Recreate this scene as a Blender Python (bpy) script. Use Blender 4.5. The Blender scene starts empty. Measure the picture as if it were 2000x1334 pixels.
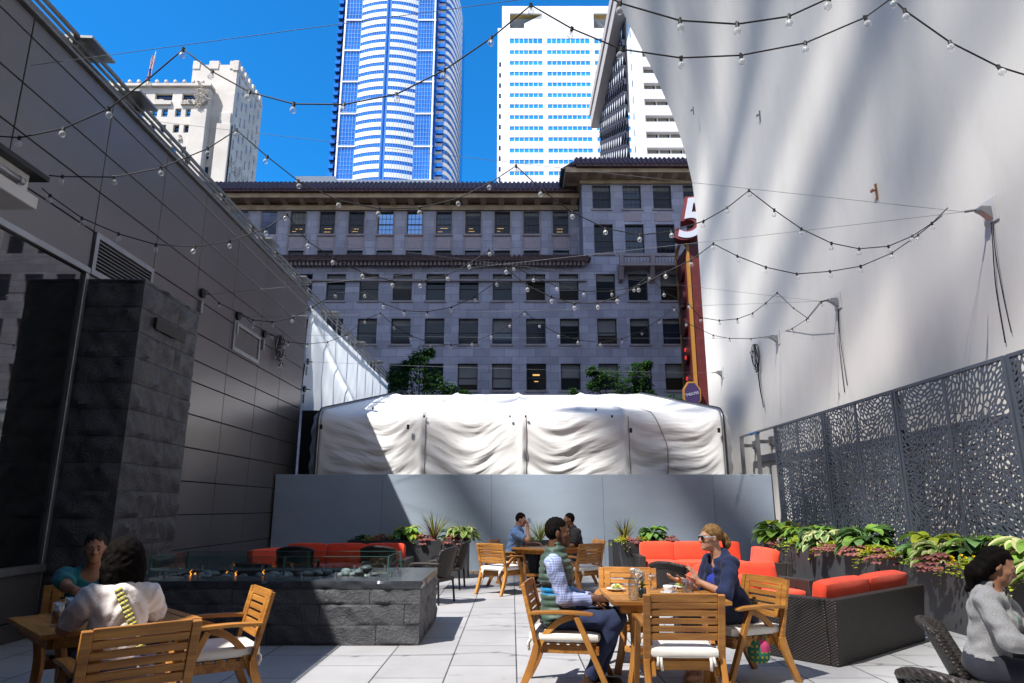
import bpy, math, random
import numpy as np
from mathutils import Vector, Matrix, noise as mnoise
R = math.radians
SC = bpy.context.scene
COL = SC.collection
random.seed(7)
np.random.seed(7)

# ------------------------------------------------------------------ camera, light, exposure
CAM_H, PITCH, FPX = 1.4, R(13.6), 1333.3
cam = bpy.data.cameras.new('camera')
cam_o = bpy.data.objects.new('camera', cam)
COL.objects.link(cam_o)
cam_o.location = (0, 0, CAM_H)
cam_o.rotation_euler = (R(90) + PITCH, 0, 0)
cam.sensor_width = 36.0
cam.lens = 36.0 * FPX / 2000.0
cam.clip_start = 0.05
cam.clip_end = 5000
SC.camera = cam_o

SUN_DIR = Vector((-0.515, -0.42, 1.0)).normalized()      # towards the sun
sun = bpy.data.lights.new('sun', 'SUN')
sun.energy = 5.0
sun.angle = R(0.5)
sun.color = (1.0, 0.955, 0.89)
sun_o = bpy.data.objects.new('sun', sun)
COL.objects.link(sun_o)
sun_o.rotation_euler = SUN_DIR.to_track_quat('Z', 'Y').to_euler()

world = bpy.data.worlds.new('World')
SC.world = world
world.use_nodes = True
wn = world.node_tree
wn.nodes.clear()
sky = wn.nodes.new('ShaderNodeTexSky')
sky.sky_type = 'NISHITA'
sky.sun_disc = False
sky.sun_elevation = math.asin(SUN_DIR.z)
sky.sun_rotation = math.atan2(SUN_DIR.x, SUN_DIR.y)
sky.altitude = 300
sky.air_density = 1.0
sky.dust_density = 0.25
sky.ozone_density = 3.0
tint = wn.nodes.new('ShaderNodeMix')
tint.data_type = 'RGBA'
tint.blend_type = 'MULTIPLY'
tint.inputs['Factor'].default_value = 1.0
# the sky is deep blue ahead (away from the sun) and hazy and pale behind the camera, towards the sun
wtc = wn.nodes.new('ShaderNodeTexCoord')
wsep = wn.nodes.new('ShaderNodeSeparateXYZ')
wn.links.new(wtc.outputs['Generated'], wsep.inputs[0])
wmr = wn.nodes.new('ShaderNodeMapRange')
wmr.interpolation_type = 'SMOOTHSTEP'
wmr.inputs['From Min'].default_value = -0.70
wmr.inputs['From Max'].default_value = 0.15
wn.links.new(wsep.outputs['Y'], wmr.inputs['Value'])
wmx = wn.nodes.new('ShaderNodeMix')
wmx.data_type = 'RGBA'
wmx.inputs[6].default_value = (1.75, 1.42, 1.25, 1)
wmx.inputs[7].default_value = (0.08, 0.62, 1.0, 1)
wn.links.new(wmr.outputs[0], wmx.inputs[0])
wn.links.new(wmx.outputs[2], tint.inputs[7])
bg = wn.nodes.new('ShaderNodeBackground')
bg.inputs['Strength'].default_value = 0.15
wo = wn.nodes.new('ShaderNodeOutputWorld')
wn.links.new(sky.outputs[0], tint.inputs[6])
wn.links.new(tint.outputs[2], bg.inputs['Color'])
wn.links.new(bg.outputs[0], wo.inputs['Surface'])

SC.view_settings.view_transform = 'Standard'
SC.view_settings.look = 'None'
SC.view_settings.exposure = 0.8
SC.view_settings.gamma = 1.0
SC.cycles.max_bounces = 8
SC.cycles.diffuse_bounces = 4
SC.cycles.glossy_bounces = 4
SC.cycles.transparent_max_bounces = 16
SC.cycles.use_denoising = True
SC.cycles.sample_clamp_indirect = 6.0
SC.cycles.caustics_reflective = False
SC.cycles.caustics_refractive = False

# ------------------------------------------------------------------ where a photograph point lies at a known depth
def ray(px, py):
    x, u = (px - 1000) / FPX, (667 - py) / FPX
    c, s = math.cos(PITCH), math.sin(PITCH)
    return Vector((x, c - u * s, s + u * c))
def atY(px, py, Y):
    r = ray(px, py)
    return r * (Y / r.y) + Vector((0, 0, CAM_H))
def atX(px, py, X):
    r = ray(px, py)
    return r * (X / r.x) + Vector((0, 0, CAM_H))
def atZ(px, py, Z=0.0):
    r = ray(px, py)
    return r * ((Z - CAM_H) / r.z) + Vector((0, 0, CAM_H))

# ------------------------------------------------------------------ mesh builder
class MB:
    def __init__(s):
        s.v, s.f, s.m = [], [], []
    def add(s, vs, fs, mi=0):
        o = len(s.v)
        s.v += [tuple(p) for p in vs]
        for f in fs:
            s.f.append(tuple(i + o for i in f))
            s.m.append(mi)
        return s
    def quad(s, a, b, c, d, mi=0):
        return s.add((a, b, c, d), ((0, 1, 2, 3),), mi)
    def hexa(s, p, mi=0):        # p: 4 lower (ccw), 4 upper
        return s.add(p, ((3, 2, 1, 0), (4, 5, 6, 7), (0, 1, 5, 4), (1, 2, 6, 5), (2, 3, 7, 6), (3, 0, 4, 7)), mi)
    def box(s, x0, x1, y0, y1, z0, z1, mi=0):
        return s.hexa([(x0, y0, z0), (x1, y0, z0), (x1, y1, z0), (x0, y1, z0),
                       (x0, y0, z1), (x1, y0, z1), (x1, y1, z1), (x0, y1, z1)], mi)
    def beam(s, a, b, w, h, up=(0, 0, 1), mi=0):      # rectangular bar between two points
        a, b, up = Vector(a), Vector(b), Vector(up)
        d = (b - a).normalized()
        if abs(d.dot(up)) > .99:
            up = Vector((0, 1, 0))
        x = d.cross(up).normalized() * (w / 2)
        y = x.cross(d).normalized() * (h / 2)
        return s.hexa([a - x - y, a + x - y, b + x - y, b - x - y, a - x + y, a + x + y, b + x + y, b - x + y], mi)
    def sweep(s, path, x0, x1, t, mi=0):   # bar following a (y,z) path, spanning x0..x1, thickness t (number or list)
        n = len(path)
        P = [Vector((p[0], p[1])) for p in path]
        vs = []
        for i in range(n):
            d = (P[min(i + 1, n - 1)] - P[max(i - 1, 0)]).normalized()
            k = Vector((-d.y, d.x)) * ((t[i] if isinstance(t, (list, tuple)) else t) / 2)
            a, b = P[i] + k, P[i] - k
            vs += [(x0, a.x, a.y), (x1, a.x, a.y), (x1, b.x, b.y), (x0, b.x, b.y)]
        fs = [(0, 1, 2, 3), tuple(4 * (n - 1) + j for j in (3, 2, 1, 0))]
        for i in range(n - 1):
            for j in range(4):
                q = 4 * i
                fs.append((q + j, q + 4 + j, q + 4 + (j + 1) % 4, q + (j + 1) % 4))
        return s.add(vs, fs, mi)
    def tube(s, pts, r, n=8, mi=0, cap=True, closed=False):
        P = [Vector(p) for p in pts]
        m = len(P)
        rr = r if isinstance(r, (list, tuple)) else [r] * m
        vs, up = [], None
        for i in range(m):
            if closed:
                d = (P[(i + 1) % m] - P[i - 1])
            else:
                d = P[min(i + 1, m - 1)] - P[max(i - 1, 0)]
            d = d.normalized() if d.length > 1e-9 else Vector((0, 0, 1))
            if up is None:
                up = Vector((0, 0, 1)) if abs(d.z) < .9 else Vector((1, 0, 0))
            x = d.cross(up)
            if x.length < 1e-4:
                x = d.orthogonal()
            x.normalize()
            up = x.cross(d).normalized()
            for k in range(n):
                a = 2 * math.pi * k / n
                vs.append(P[i] + (x * math.cos(a) + up * math.sin(a)) * rr[i])
        fs = []
        for i in range(m if closed else m - 1):
            j = (i + 1) % m
            for k in range(n):
                fs.append((i * n + k, i * n + (k + 1) % n, j * n + (k + 1) % n, j * n + k))
        if cap and not closed:
            fs.append(tuple(range(n))[::-1])
            fs.append(tuple((m - 1) * n + k for k in range(n)))
        return s.add(vs, fs, mi)
    def lathe(s, prof, n=16, c=(0, 0, 0), mi=0):      # prof: (radius, z)
        vs, fs = [], []
        for r, z in prof:
            for k in range(n):
                a = 2 * math.pi * k / n
                vs.append((c[0] + r * math.cos(a), c[1] + r * math.sin(a), c[2] + z))
        for i in range(len(prof) - 1):
            for k in range(n):
                fs.append((i * n + k, i * n + (k + 1) % n, (i + 1) * n + (k + 1) % n, (i + 1) * n + k))
        if prof[0][0] > 1e-6:
            fs.append(tuple(range(n))[::-1])
        if prof[-1][0] > 1e-6:
            fs.append(tuple((len(prof) - 1) * n + k for k in range(n)))
        return s.add(vs, fs, mi)
    def grid(s, fn, nu, nv, mi=0):
        vs = [fn(i / nu, j / nv) for j in range(nv + 1) for i in range(nu + 1)]
        fs = [(j * (nu + 1) + i, j * (nu + 1) + i + 1, (j + 1) * (nu + 1) + i + 1, (j + 1) * (nu + 1) + i)
              for j in range(nv) for i in range(nu)]
        return s.add(vs, fs, mi)
    def prism(s, poly, z0, z1, mi=0):        # poly (x,y) ccw
        n = len(poly)
        vs = [(x, y, z0) for x, y in poly] + [(x, y, z1) for x, y in poly]
        fs = [tuple(range(n))[::-1], tuple(range(n, 2 * n))] + [(i, (i + 1) % n, n + (i + 1) % n, n + i) for i in range(n)]
        return s.add(vs, fs, mi)
    def prismy(s, poly, y0, y1, mi=0):       # poly (x,z), ccw seen from -y
        n = len(poly)
        vs = [(x, y0, z) for x, z in poly] + [(x, y1, z) for x, z in poly]
        fs = [tuple(range(n)), tuple(range(n, 2 * n))[::-1]] + [((i + 1) % n, i, n + i, n + (i + 1) % n) for i in range(n)]
        return s.add(vs, fs, mi)
    def rbox(s, c, size, r=.03, puff=.0, n=6, rot=None, mi=0):   # soft cushion: rounded box with puffed faces
        sx, sy, sz = size[0] / 2, size[1] / 2, size[2] / 2
        c = Vector(c)
        for ax in range(3):
            for sg in (-1, 1):
                def fn(u, v):
                    a, b = (u * 2 - 1), (v * 2 - 1)
                    if sg < 0:
                        a = -a
                    p = [0, 0, 0]
                    p[ax], p[(ax + 1) % 3], p[(ax + 2) % 3] = sg, a, b
                    q = Vector((p[0] * sx, p[1] * sy, p[2] * sz))
                    inner = Vector([max(-(h - r), min(h - r, w)) for h, w in zip((sx, sy, sz), q)])
                    d = q - inner
                    if d.length > 1e-9:
                        q = inner + d.normalized() * r
                    q[ax] += sg * puff * (1 - a * a) * (1 - b * b)
                    if rot:
                        q = rot @ q
                    return c + q
                s.grid(fn, n, n, mi)
        return s
    def xform(s, M):
        s.v = [tuple(M @ Vector(p)) for p in s.v]
        return s

def obj(name, mb, mats, parent=None, smooth=False, bevel=0, loc=None, rz=0, angle=None, seg=2):
    me = bpy.data.meshes.new(name)
    me.from_pydata(mb.v, [], mb.f)
    for m in (mats if isinstance(mats, (list, tuple)) else [mats]):
        me.materials.append(m)
    if any(mb.m):
        me.polygons.foreach_set('material_index', mb.m)
    if smooth or angle:
        me.polygons.foreach_set('use_smooth', [True] * len(me.polygons))
        if angle:
            me.set_sharp_from_angle(angle=R(angle))
    me.update()
    o = bpy.data.objects.new(name, me)
    COL.objects.link(o)
    if parent:
        o.parent = parent
    if loc is not None:
        o.location = loc
    o.rotation_euler = (0, 0, rz)
    if bevel:
        b = o.modifiers.new('bevel', 'BEVEL')
        b.width, b.segments, b.limit_method = bevel, seg, 'ANGLE'
        b.harden_normals = False
    return o
def tag(o, label=None, cat=None, group=None, kind=None):
    for k, v in (('label', label), ('category', cat), ('group', group), ('kind', kind)):
        if v:
            o[k] = v
    return o
def thing(name, label, cat, loc=(0, 0, 0), rz=0, group=None):
    o = bpy.data.objects.new(name, None)
    o.empty_display_size = .1
    COL.objects.link(o)
    o.location = loc
    o.rotation_euler = (0, 0, rz)
    return tag(o, label, cat, group)
def dup(root, loc, rz, label=None, group=None, scale=None):
    def cp(o, par):
        c = o.copy()
        COL.objects.link(c)
        c.parent = par
        for ch in list(o.children):
            cp(ch, c)
        return c
    c = cp(root, None)
    c.location, c.rotation_euler = loc, (0, 0, rz)
    if scale:
        c.scale = scale
    if label:
        c['label'] = label
    if group:
        c['group'] = group
    return c
def rz_facing(dx, dy):        # rotation that turns local +Y to (dx,dy)
    return math.atan2(-dx, dy)

# ------------------------------------------------------------------ implicit surfaces for bodies, clothes and hair
def sdf_mesh(prims, h, k=.03, clip=None, warp=None, cuts=None):
    """prims: ('c',a,b,ra,rb[,k]) capsule, ('f',a,b,ra,rb[,k]) capsule cut flat at b, ('e',c,radii,R[,k]) ellipsoid; cuts: same, removed."""
    lo, hi = np.full(3, 1e9), np.full(3, -1e9)
    for p in prims:
        if p[0] in 'cf':
            r = max(p[3], p[4])
            for q in (p[1], p[2]):
                lo, hi = np.minimum(lo, np.array(q) - r), np.maximum(hi, np.array(q) + r)
        else:
            r = max(p[2])
            lo, hi = np.minimum(lo, np.array(p[1]) - r), np.maximum(hi, np.array(p[1]) + r)
    lo -= 4 * h + .02
    hi += 4 * h + .02
    n = np.ceil((hi - lo) / h).astype(int) + 1
    ax = [lo[i] + h * np.arange(n[i]) for i in range(3)]
    D = np.full(n, .2, np.float32)
    def dist(p, X, Y, Z):
        if p[0] in 'cf':
            a, b = np.array(p[1], float), np.array(p[2], float)
            ab = b - a
            L2 = max(ab @ ab, 1e-12)
            px, py, pz = X - a[0], Y - a[1], Z - a[2]
            tt = (px * ab[0] + py * ab[1] + pz * ab[2]) / L2
            t = np.clip(tt, 0, 1)
            d = np.sqrt((px - t * ab[0]) ** 2 + (py - t * ab[1]) ** 2 + (pz - t * ab[2]) ** 2) - (p[3] + t * (p[4] - p[3]))
            if p[0] == 'f':
                d = np.maximum(d, (tt - 1) * math.sqrt(L2))
            return d
        c, r, Rm = np.array(p[1], float), p[2], np.array(p[3], float)
        q = [(X - c[0]) * Rm[0, i] + (Y - c[1]) * Rm[1, i] + (Z - c[2]) * Rm[2, i] for i in range(3)]
        k0 = np.sqrt(sum((q[i] / r[i]) ** 2 for i in range(3)))
        k1 = np.sqrt(sum((q[i] / r[i] ** 2) ** 2 for i in range(3))) + 1e-9
        return np.where(k0 < 1e-6, -min(r), k0 * (k0 - 1) / k1)
    def sub(p, m):
        if p[0] in 'cf':
            r = max(p[3], p[4])
            a = np.minimum(p[1], p[2]) - r - m
            b = np.maximum(p[1], p[2]) + r + m
        else:
            a, b = np.array(p[1]) - max(p[2]) - m, np.array(p[1]) + max(p[2]) + m
        i0 = np.maximum(((a - lo) / h).astype(int), 0)
        i1 = np.minimum(((b - lo) / h).astype(int) + 2, n)
        sl = tuple(slice(i0[i], i1[i]) for i in range(3))
        X, Y, Z = np.meshgrid(*[ax[i][sl[i]] for i in range(3)], indexing='ij')
        return sl, X, Y, Z
    for p in prims:
        kk = k
        if len(p) > (5 if p[0] in 'cf' else 4):
            kk = p[-1]
        sl, X, Y, Z = sub(p, kk + .02)
        d = dist(p, X, Y, Z)
        o = D[sl]
        hh = np.maximum(kk - np.abs(o - d), 0) / kk
        D[sl] = np.minimum(o, d) - hh * hh * kk * .25
    for p in (cuts or []):
        sl, X, Y, Z = sub(p, .03)
        d = -dist(p, X, Y, Z)
        o = D[sl]
        kk = .008
        hh = np.maximum(kk - np.abs(o - d), 0) / kk
        D[sl] = np.maximum(o, d) + hh * hh * kk * .25
    if clip or warp:
        X, Y, Z = np.meshgrid(*ax, indexing='ij')
        if warp:
            D = D - warp(X, Y, Z)
        for c in (clip or []):
            D = np.maximum(D, c(X, Y, Z))
    # surface nets
    S = D < 0
    cnt = np.zeros(np.array(n) - 1, np.int8)
    acc = np.zeros(tuple(np.array(n) - 1) + (3,), np.float32)
    num = np.zeros(np.array(n) - 1, np.int16)
    corners = [(i, j, l) for i in (0, 1) for j in (0, 1) for l in (0, 1)]
    def cs(c):
        return tuple(slice(c[i], n[i] - 1 + c[i]) for i in range(3))
    for c in corners:
        for a in range(3):
            if c[a] == 0:
                e = list(c)
                e[a] = 1
                d0, d1 = D[cs(c)], D[cs(e)]
                cr = (d0 < 0) != (d1 < 0)
                t = np.where(cr, d0 / (d0 - d1 + 1e-12), 0)
                pos = np.zeros(3)
                for b in range(3):
                    val = c[b] + (t if b == a else 0)
                    acc[..., b] += np.where(cr, val, 0)
                num += cr
    act = num > 0
    idx = -np.ones(act.shape, np.int64)
    ii = np.argwhere(act)
    idx[act] = np.arange(len(ii))
    V = (ii + acc[act] / num[act][:, None]) * h + lo
    faces = []
    for a in range(3):
        b, c = (a + 1) % 3, (a + 2) % 3
        s0 = [slice(None)] * 3
        s1 = [slice(None)] * 3
        s0[a], s1[a] = slice(0, n[a] - 1), slice(1, n[a])
        A, B = S[tuple(s0)], S[tuple(s1)]
        for flip, msk in ((False, A & ~B), (True, ~A & B)):
            q = np.argwhere(msk)
            if not len(q):
                continue
            ok = (q[:, b] > 0) & (q[:, c] > 0) & (q[:, b] < n[b] - 1) & (q[:, c] < n[c] - 1)
            q = q[ok]
            def at(db, dc):
                r = q.copy()
                r[:, b] -= db
                r[:, c] -= dc
                return idx[r[:, 0], r[:, 1], r[:, 2]]
            f = np.stack([at(1, 1), at(0, 1), at(0, 0), at(1, 0)], 1)
            faces.append(f[:, ::-1] if flip else f)
    F = np.concatenate(faces) if faces else np.zeros((0, 4), int)
    mb = MB()
    mb.v = V.tolist()
    mb.f = F.tolist()
    mb.m = [0] * len(mb.f)
    mb.V, mb.F = V, F
    return mb

# ------------------------------------------------------------------ materials
def mk(name, col, rough=.6, metal=0., var=0., vscale=4., bump=0., bscale=30., spec=.5, stretch=(1, 1, 1), det=4.,
       col2=None, rand=0., trans=0., alpha=1., ior=1.45, coat=0., sheen=0., rvar=0., brick=None, extra=None, bdist=.02, emit=None):
    m = bpy.data.materials.new(name)
    m.use_nodes = True
    t = m.node_tree
    b = t.nodes['Principled BSDF']
    L = t.links.new
    b.inputs['Base Color'].default_value = (*col, 1)
    b.inputs['Roughness'].default_value = rough
    b.inputs['Metallic'].default_value = metal
    b.inputs['Specular IOR Level'].default_value = spec
    b.inputs['IOR'].default_value = ior
    b.inputs['Transmission Weight'].default_value = trans
    b.inputs['Alpha'].default_value = alpha
    b.inputs['Coat Weight'].default_value = coat
    b.inputs['Sheen Weight'].default_value = sheen
    if emit:
        b.inputs['Emission Color'].default_value = (*emit[0], 1)
        b.inputs['Emission Strength'].default_value = emit[1]
    tc = t.nodes.new('ShaderNodeTexCoord')
    oi = t.nodes.new('ShaderNodeObjectInfo')
    mp = t.nodes.new('ShaderNodeMapping')
    mp.inputs['Scale'].default_value = stretch
    L(tc.outputs['Object'], mp.inputs['Vector'])
    sc = t.nodes.new('ShaderNodeVectorMath')
    sc.operation = 'SCALE'
    cx = t.nodes.new('ShaderNodeCombineXYZ')
    for i in range(3):
        L(oi.outputs['Random'], cx.inputs[i])
    L(cx.outputs[0], sc.inputs[0])
    sc.inputs['Scale'].default_value = 17.3
    ad = t.nodes.new('ShaderNodeVectorMath')
    L(mp.outputs[0], ad.inputs[0])
    L(sc.outputs[0], ad.inputs[1])
    vec = ad.outputs[0]
    m['_v'] = 0
    cout = None
    def noise(scale, detail=det, rgh=.55):
        nz = t.nodes.new('ShaderNodeTexNoise')
        nz.inputs['Scale'].default_value = scale
        nz.inputs['Detail'].default_value = detail
        nz.inputs['Roughness'].default_value = rgh
        L(vec, nz.inputs['Vector'])
        return nz.outputs['Fac']
    def mix(fac, a, bb, mode='MIX'):
        x = t.nodes.new('ShaderNodeMix')
        x.data_type = 'RGBA'
        x.blend_type = mode
        for sock, val in ((x.inputs[0], fac), (x.inputs[6], a), (x.inputs[7], bb)):
            if hasattr(val, 'links'):
                L(val, sock)
            elif isinstance(val, (int, float)):
                sock.default_value = val
            else:
                sock.default_value = (*val, 1)
        return x.outputs[2]
    def ramp(fac, a, bb):
        x = t.nodes.new('ShaderNodeMapRange')
        x.inputs['From Min'].default_value = a
        x.inputs['From Max'].default_value = bb
        L(fac, x.inputs['Value'])
        return x.outputs[0]
    T = dict(t=t, L=L, noise=noise, mix=mix, ramp=ramp, vec=vec, bsdf=b, tc=tc, oi=oi)
    hgt = None
    if var or col2:
        c2 = col2 or tuple(max(0, c * (1 - var)) for c in col)
        c1 = col if col2 else tuple(min(1, c * (1 + var * .6)) for c in col)
        cout = mix(ramp(noise(vscale), .3, .7), c2, c1)
    if brick:
        bt = t.nodes.new('ShaderNodeTexBrick')
        bw, bh, mort, mcol, off, cvar = brick[:6]
        bt.inputs['Scale'].default_value = 1
        bt.inputs['Brick Width'].default_value = bw
        bt.inputs['Row Height'].default_value = bh
        bt.inputs['Mortar Size'].default_value = mort
        bt.inputs['Mortar Smooth'].default_value = .1
        bt.offset = off
        bt.inputs['Color1'].default_value = (1 + cvar, 1 + cvar, 1 + cvar, 1)
        bt.inputs['Color2'].default_value = (1 - cvar, 1 - cvar, 1 - cvar, 1)
        bt.inputs['Mortar'].default_value = (mcol, mcol, mcol, 1)
        T['brick'] = bt
        if len(brick) > 6 and brick[6] == 'wall':      # courses run along x+y and climb with z
            sx_ = t.nodes.new('ShaderNodeSeparateXYZ')
            L(tc.outputs['Object'], sx_.inputs[0])
            ad_ = t.nodes.new('ShaderNodeMath')
            L(sx_.outputs[0], ad_.inputs[0])
            L(sx_.outputs[1], ad_.inputs[1])
            cb_ = t.nodes.new('ShaderNodeCombineXYZ')
            L(ad_.outputs[0], cb_.inputs[0])
            L(sx_.outputs[2], cb_.inputs[1])
            L(cb_.outputs[0], bt.inputs['Vector'])
        else:
            L(tc.outputs['Object'], bt.inputs['Vector'])
        cout = mix(1., cout if cout is not None else col, bt.outputs['Color'], 'MULTIPLY')
    if rand:
        hs = t.nodes.new('ShaderNodeHueSaturation')
        mr = t.nodes.new('ShaderNodeMapRange')
        mr.inputs['To Min'].default_value = 1 - rand
        mr.inputs['To Max'].default_value = 1 + rand
        L(oi.outputs['Random'], mr.inputs['Value'])
        L(mr.outputs[0], hs.inputs['Value'])
        if cout is not None:
            L(cout, hs.inputs['Color'])
        else:
            hs.inputs['Color'].default_value = (*col, 1)
        cout = hs.outputs[0]
    if bump:
        hgt = noise(bscale, 6., .6)
    if extra:
        r = extra(T, cout if cout is not None else col, hgt)
        if r:
            cout, hgt = r
    if cout is not None and hasattr(cout, 'links'):
        L(cout, b.inputs['Base Color'])
    if rvar:
        mr = t.nodes.new('ShaderNodeMapRange')
        mr.inputs['To Min'].default_value = max(0, rough - rvar)
        mr.inputs['To Max'].default_value = min(1, rough + rvar)
        L(noise(vscale * 1.7), mr.inputs['Value'])
        L(mr.outputs[0], b.inputs['Roughness'])
    if hgt is not None:
        bp = t.nodes.new('ShaderNodeBump')
        bp.inputs['Strength'].default_value = bump if bump else .5
        bp.inputs['Distance'].default_value = bdist
        L(hgt, bp.inputs['Height'])
        L(bp.outputs[0], b.inputs['Normal'])
    return m
def math_node(T, op, a, b=None):
    x = T['t'].nodes.new('ShaderNodeMath')
    x.operation = op
    for i, v in enumerate((a, b)):
        if v is None:
            continue
        if hasattr(v, 'links'):
            T['L'](v, x.inputs[i])
        else:
            x.inputs[i].default_value = v
    return x.outputs[0]
def sepxyz(T, v):
    x = T['t'].nodes.new('ShaderNodeSeparateXYZ')
    T['L'](v, x.inputs[0])
    return x.outputs
def wave(T, axis, scale, dist=0., vec=None):
    w = T['t'].nodes.new('ShaderNodeTexWave')
    w.wave_type = 'BANDS'
    w.bands_direction = axis
    w.inputs['Scale'].default_value = scale
    w.inputs['Distortion'].default_value = dist
    w.inputs['Detail'].default_value = 3
    T['L'](vec or T['tc'].outputs['Object'], w.inputs['Vector'])
    return w.outputs['Fac']
def weave(sx):
    def ex(T, col, h):
        s = sepxyz(T, T['tc'].outputs['Object'])
        a = math_node(T, 'ADD', s[0], s[1])
        u = math_node(T, 'SINE', math_node(T, 'MULTIPLY', a, sx * .55))
        v = math_node(T, 'SINE', math_node(T, 'MULTIPLY', s[2], sx))
        w = math_node(T, 'MULTIPLY', u, v)
        f = T['ramp'](w, -.8, .8)
        d = tuple(c * .5 for c in (0.034, 0.027, 0.025))
        return T['mix'](f, d, col), f
    return ex

M = {}
M['panel'] = mk('metal_panel', (.20, .188, .19), .33, .65, var=.10, vscale=.5, rvar=.05, bump=.02, bscale=1.2, rand=.05)
M['seam'] = mk('seam_black', (.012, .012, .013), .8)
M['alu'] = mk('aluminium', (.36, .37, .39), .38, .8, var=.15)
M['steelgrey'] = mk('grey_steel', (.20, .21, .22), .45, .5, var=.2, vscale=8)
M['black'] = mk('black_rubber', (.012, .012, .013), .55)
M['blackmetal'] = mk('black_metal', (.02, .021, .024), .35, .4)
M['glass_dark'] = mk('dark_glass', (.008, .01, .012), .02, 0, spec=.9, ior=1.6)
def _stone(T, c, h):
    n = T['noise'](3.0, 4., .5)
    f = T['noise'](38., 8., .7)
    s = math_node(T, 'ADD', math_node(T, 'MULTIPLY', n, .8), math_node(T, 'MULTIPLY', f, .9))
    sp = T['ramp'](T['noise'](160., 2., .5), .62, .72)
    return T['mix'](math_node(T, 'MULTIPLY', sp, .35), c, (.22, .22, .24)), s
M['stone'] = mk('split_face_stone', (.072, .075, .086), .38, var=.3, vscale=6, bump=.9, extra=_stone, bdist=.03, spec=.6, rand=.12)
M['stoneslab'] = mk('polished_slab', (.045, .05, .06), .22, var=.3, vscale=30, spec=.6)
M['wallwhite'] = mk('pale_concrete', (.60, .60, .60), .85, var=.07, vscale=.35, bump=.12, bscale=9, col2=None)
def _pave(T, c, h):
    s = T['noise'](55., 4., .7)
    g = T['ramp'](T['noise'](1.1, 5., .6), .35, .75)
    sp = T['ramp'](T['noise'](5.0, 3., .6), .64, .74)
    c = T['mix'](math_node(T, 'MULTIPLY', g, .30), c, (.20, .20, .215))
    return T['mix'](math_node(T, 'MULTIPLY', sp, .35), c, (.14, .14, .15)), s
M['paver'] = mk('concrete_paver', (.335, .335, .345), .75, var=.14, vscale=2.2, bump=.10, bscale=60, extra=_pave,
                brick=(.607, .914, .007, .12, .5, .07))
M['ground'] = mk('asphalt', (.05, .05, .052), .9, var=.2, vscale=2)
def _hoard(T, c, h):
    return T['mix'](math_node(T, 'MULTIPLY', T['ramp'](T['noise'](2.0, 6., .65), .45, .85), .16), c, (.23, .265, .32)), h
M['hoard'] = mk('painted_plywood', (.37, .445, .54), .48, var=.05, vscale=1.1, bump=.04, bscale=14, stretch=(1, 1, 3), extra=_hoard)
M['tent'] = mk('white_canvas', (.80, .79, .78), .75, var=.05, vscale=1.3, bump=.18, bscale=45, sheen=.1)
M['tarp'] = mk('white_plastic_sheeting', (.74, .78, .82), .32, var=.08, vscale=2, bump=.4, bscale=6, spec=.5, bdist=.03)
_t = M['tarp'].node_tree
_tr = _t.nodes.new('ShaderNodeBsdfTranslucent')
_tr.inputs['Color'].default_value = (.80, .86, .92, 1)
_mx = _t.nodes.new('ShaderNodeMixShader')
_mx.inputs[0].default_value = .55
_t.links.new(_t.nodes['Principled BSDF'].outputs[0], _mx.inputs[1])
_t.links.new(_tr.outputs[0], _mx.inputs[2])
_t.links.new(_mx.outputs[0], _t.nodes['Material Output'].inputs['Surface'])
def _ash(T, c, h):
    return T['mix'](math_node(T, 'MULTIPLY', T['ramp'](T['noise'](.8, 6., .6), .4, .8), .25), c, (.28, .25, .28)), h
M['ashlar'] = mk('grey_ashlar', (.40, .37, .415), .8, var=.2, vscale=.5, bump=.05, bscale=6, extra=_ash,
                 brick=(1.25, .66, .016, .50, .5, .17, 'wall'))
M['ashplain'] = mk('carved_stone', (.36, .285, .27), .8, var=.2, vscale=1.2, bump=.1, bscale=5)
M['cornice'] = mk('ochre_stone_cornice', (.44, .31, .19), .8, var=.35, vscale=1.0, bump=.1, bscale=5)
M['bracket'] = mk('lit_stone_bracket', (.62, .47, .32), .8, var=.2)  # lighter copy of the cornice stone, light from below put into its colour
M['frieze'] = mk('dark_frieze', (.13, .10, .075), .85, var=.3, vscale=1.0)
M['rooftile'] = mk('purple_brown_tile', (.105, .052, .05), .7, var=.35, vscale=3)
M['bronze'] = mk('bronze_frame', (.055, .045, .038), .5, .2)
M['pane'] = mk('window_pane', (.014, .015, .017), .08, 0, spec=.32)
M['pane2'] = mk('bluish_window_pane', (.022, .028, .042), .05, 0, spec=.6)
M['pane3'] = mk('dim_warm_window_pane', (.032, .024, .017), .1, 0, spec=.3)
M['blind'] = mk('window_blind', (.20, .19, .17), .8, var=.1, vscale=2)
M['spandrel'] = mk('pinkish_spandrel', (.40, .31, .31), .75, var=.1)
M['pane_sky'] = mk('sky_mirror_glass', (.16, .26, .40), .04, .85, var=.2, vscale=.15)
M['white'] = mk('white_tower_panel', (.78, .775, .77), .6, var=.07, vscale=.12)
M['whitecobb'] = mk('cream_terracotta', (.60, .555, .50), .75, var=.14, vscale=.3, bump=.1, bscale=2)
M['towerblue'] = mk('blue_mirror_glass', (.03, .36, .85), .12, .35, var=.25, vscale=.08)
M['towerblue2'] = mk('deep_blue_glass', (.022, .19, .62), .12, .35, var=.3, vscale=.08)
M['towerdark'] = mk('dark_blue_glass', (.02, .05, .12), .08, .6)
M['mullion'] = mk('white_mullion', (.75, .78, .82), .5)
M['lattice'] = mk('bronze_lattice', (.035, .038, .06), .6, var=.2, vscale=.3)
M['conc'] = mk('pale_tower_concrete', (.74, .73, .72), .75, var=.06, vscale=.2)
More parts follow.
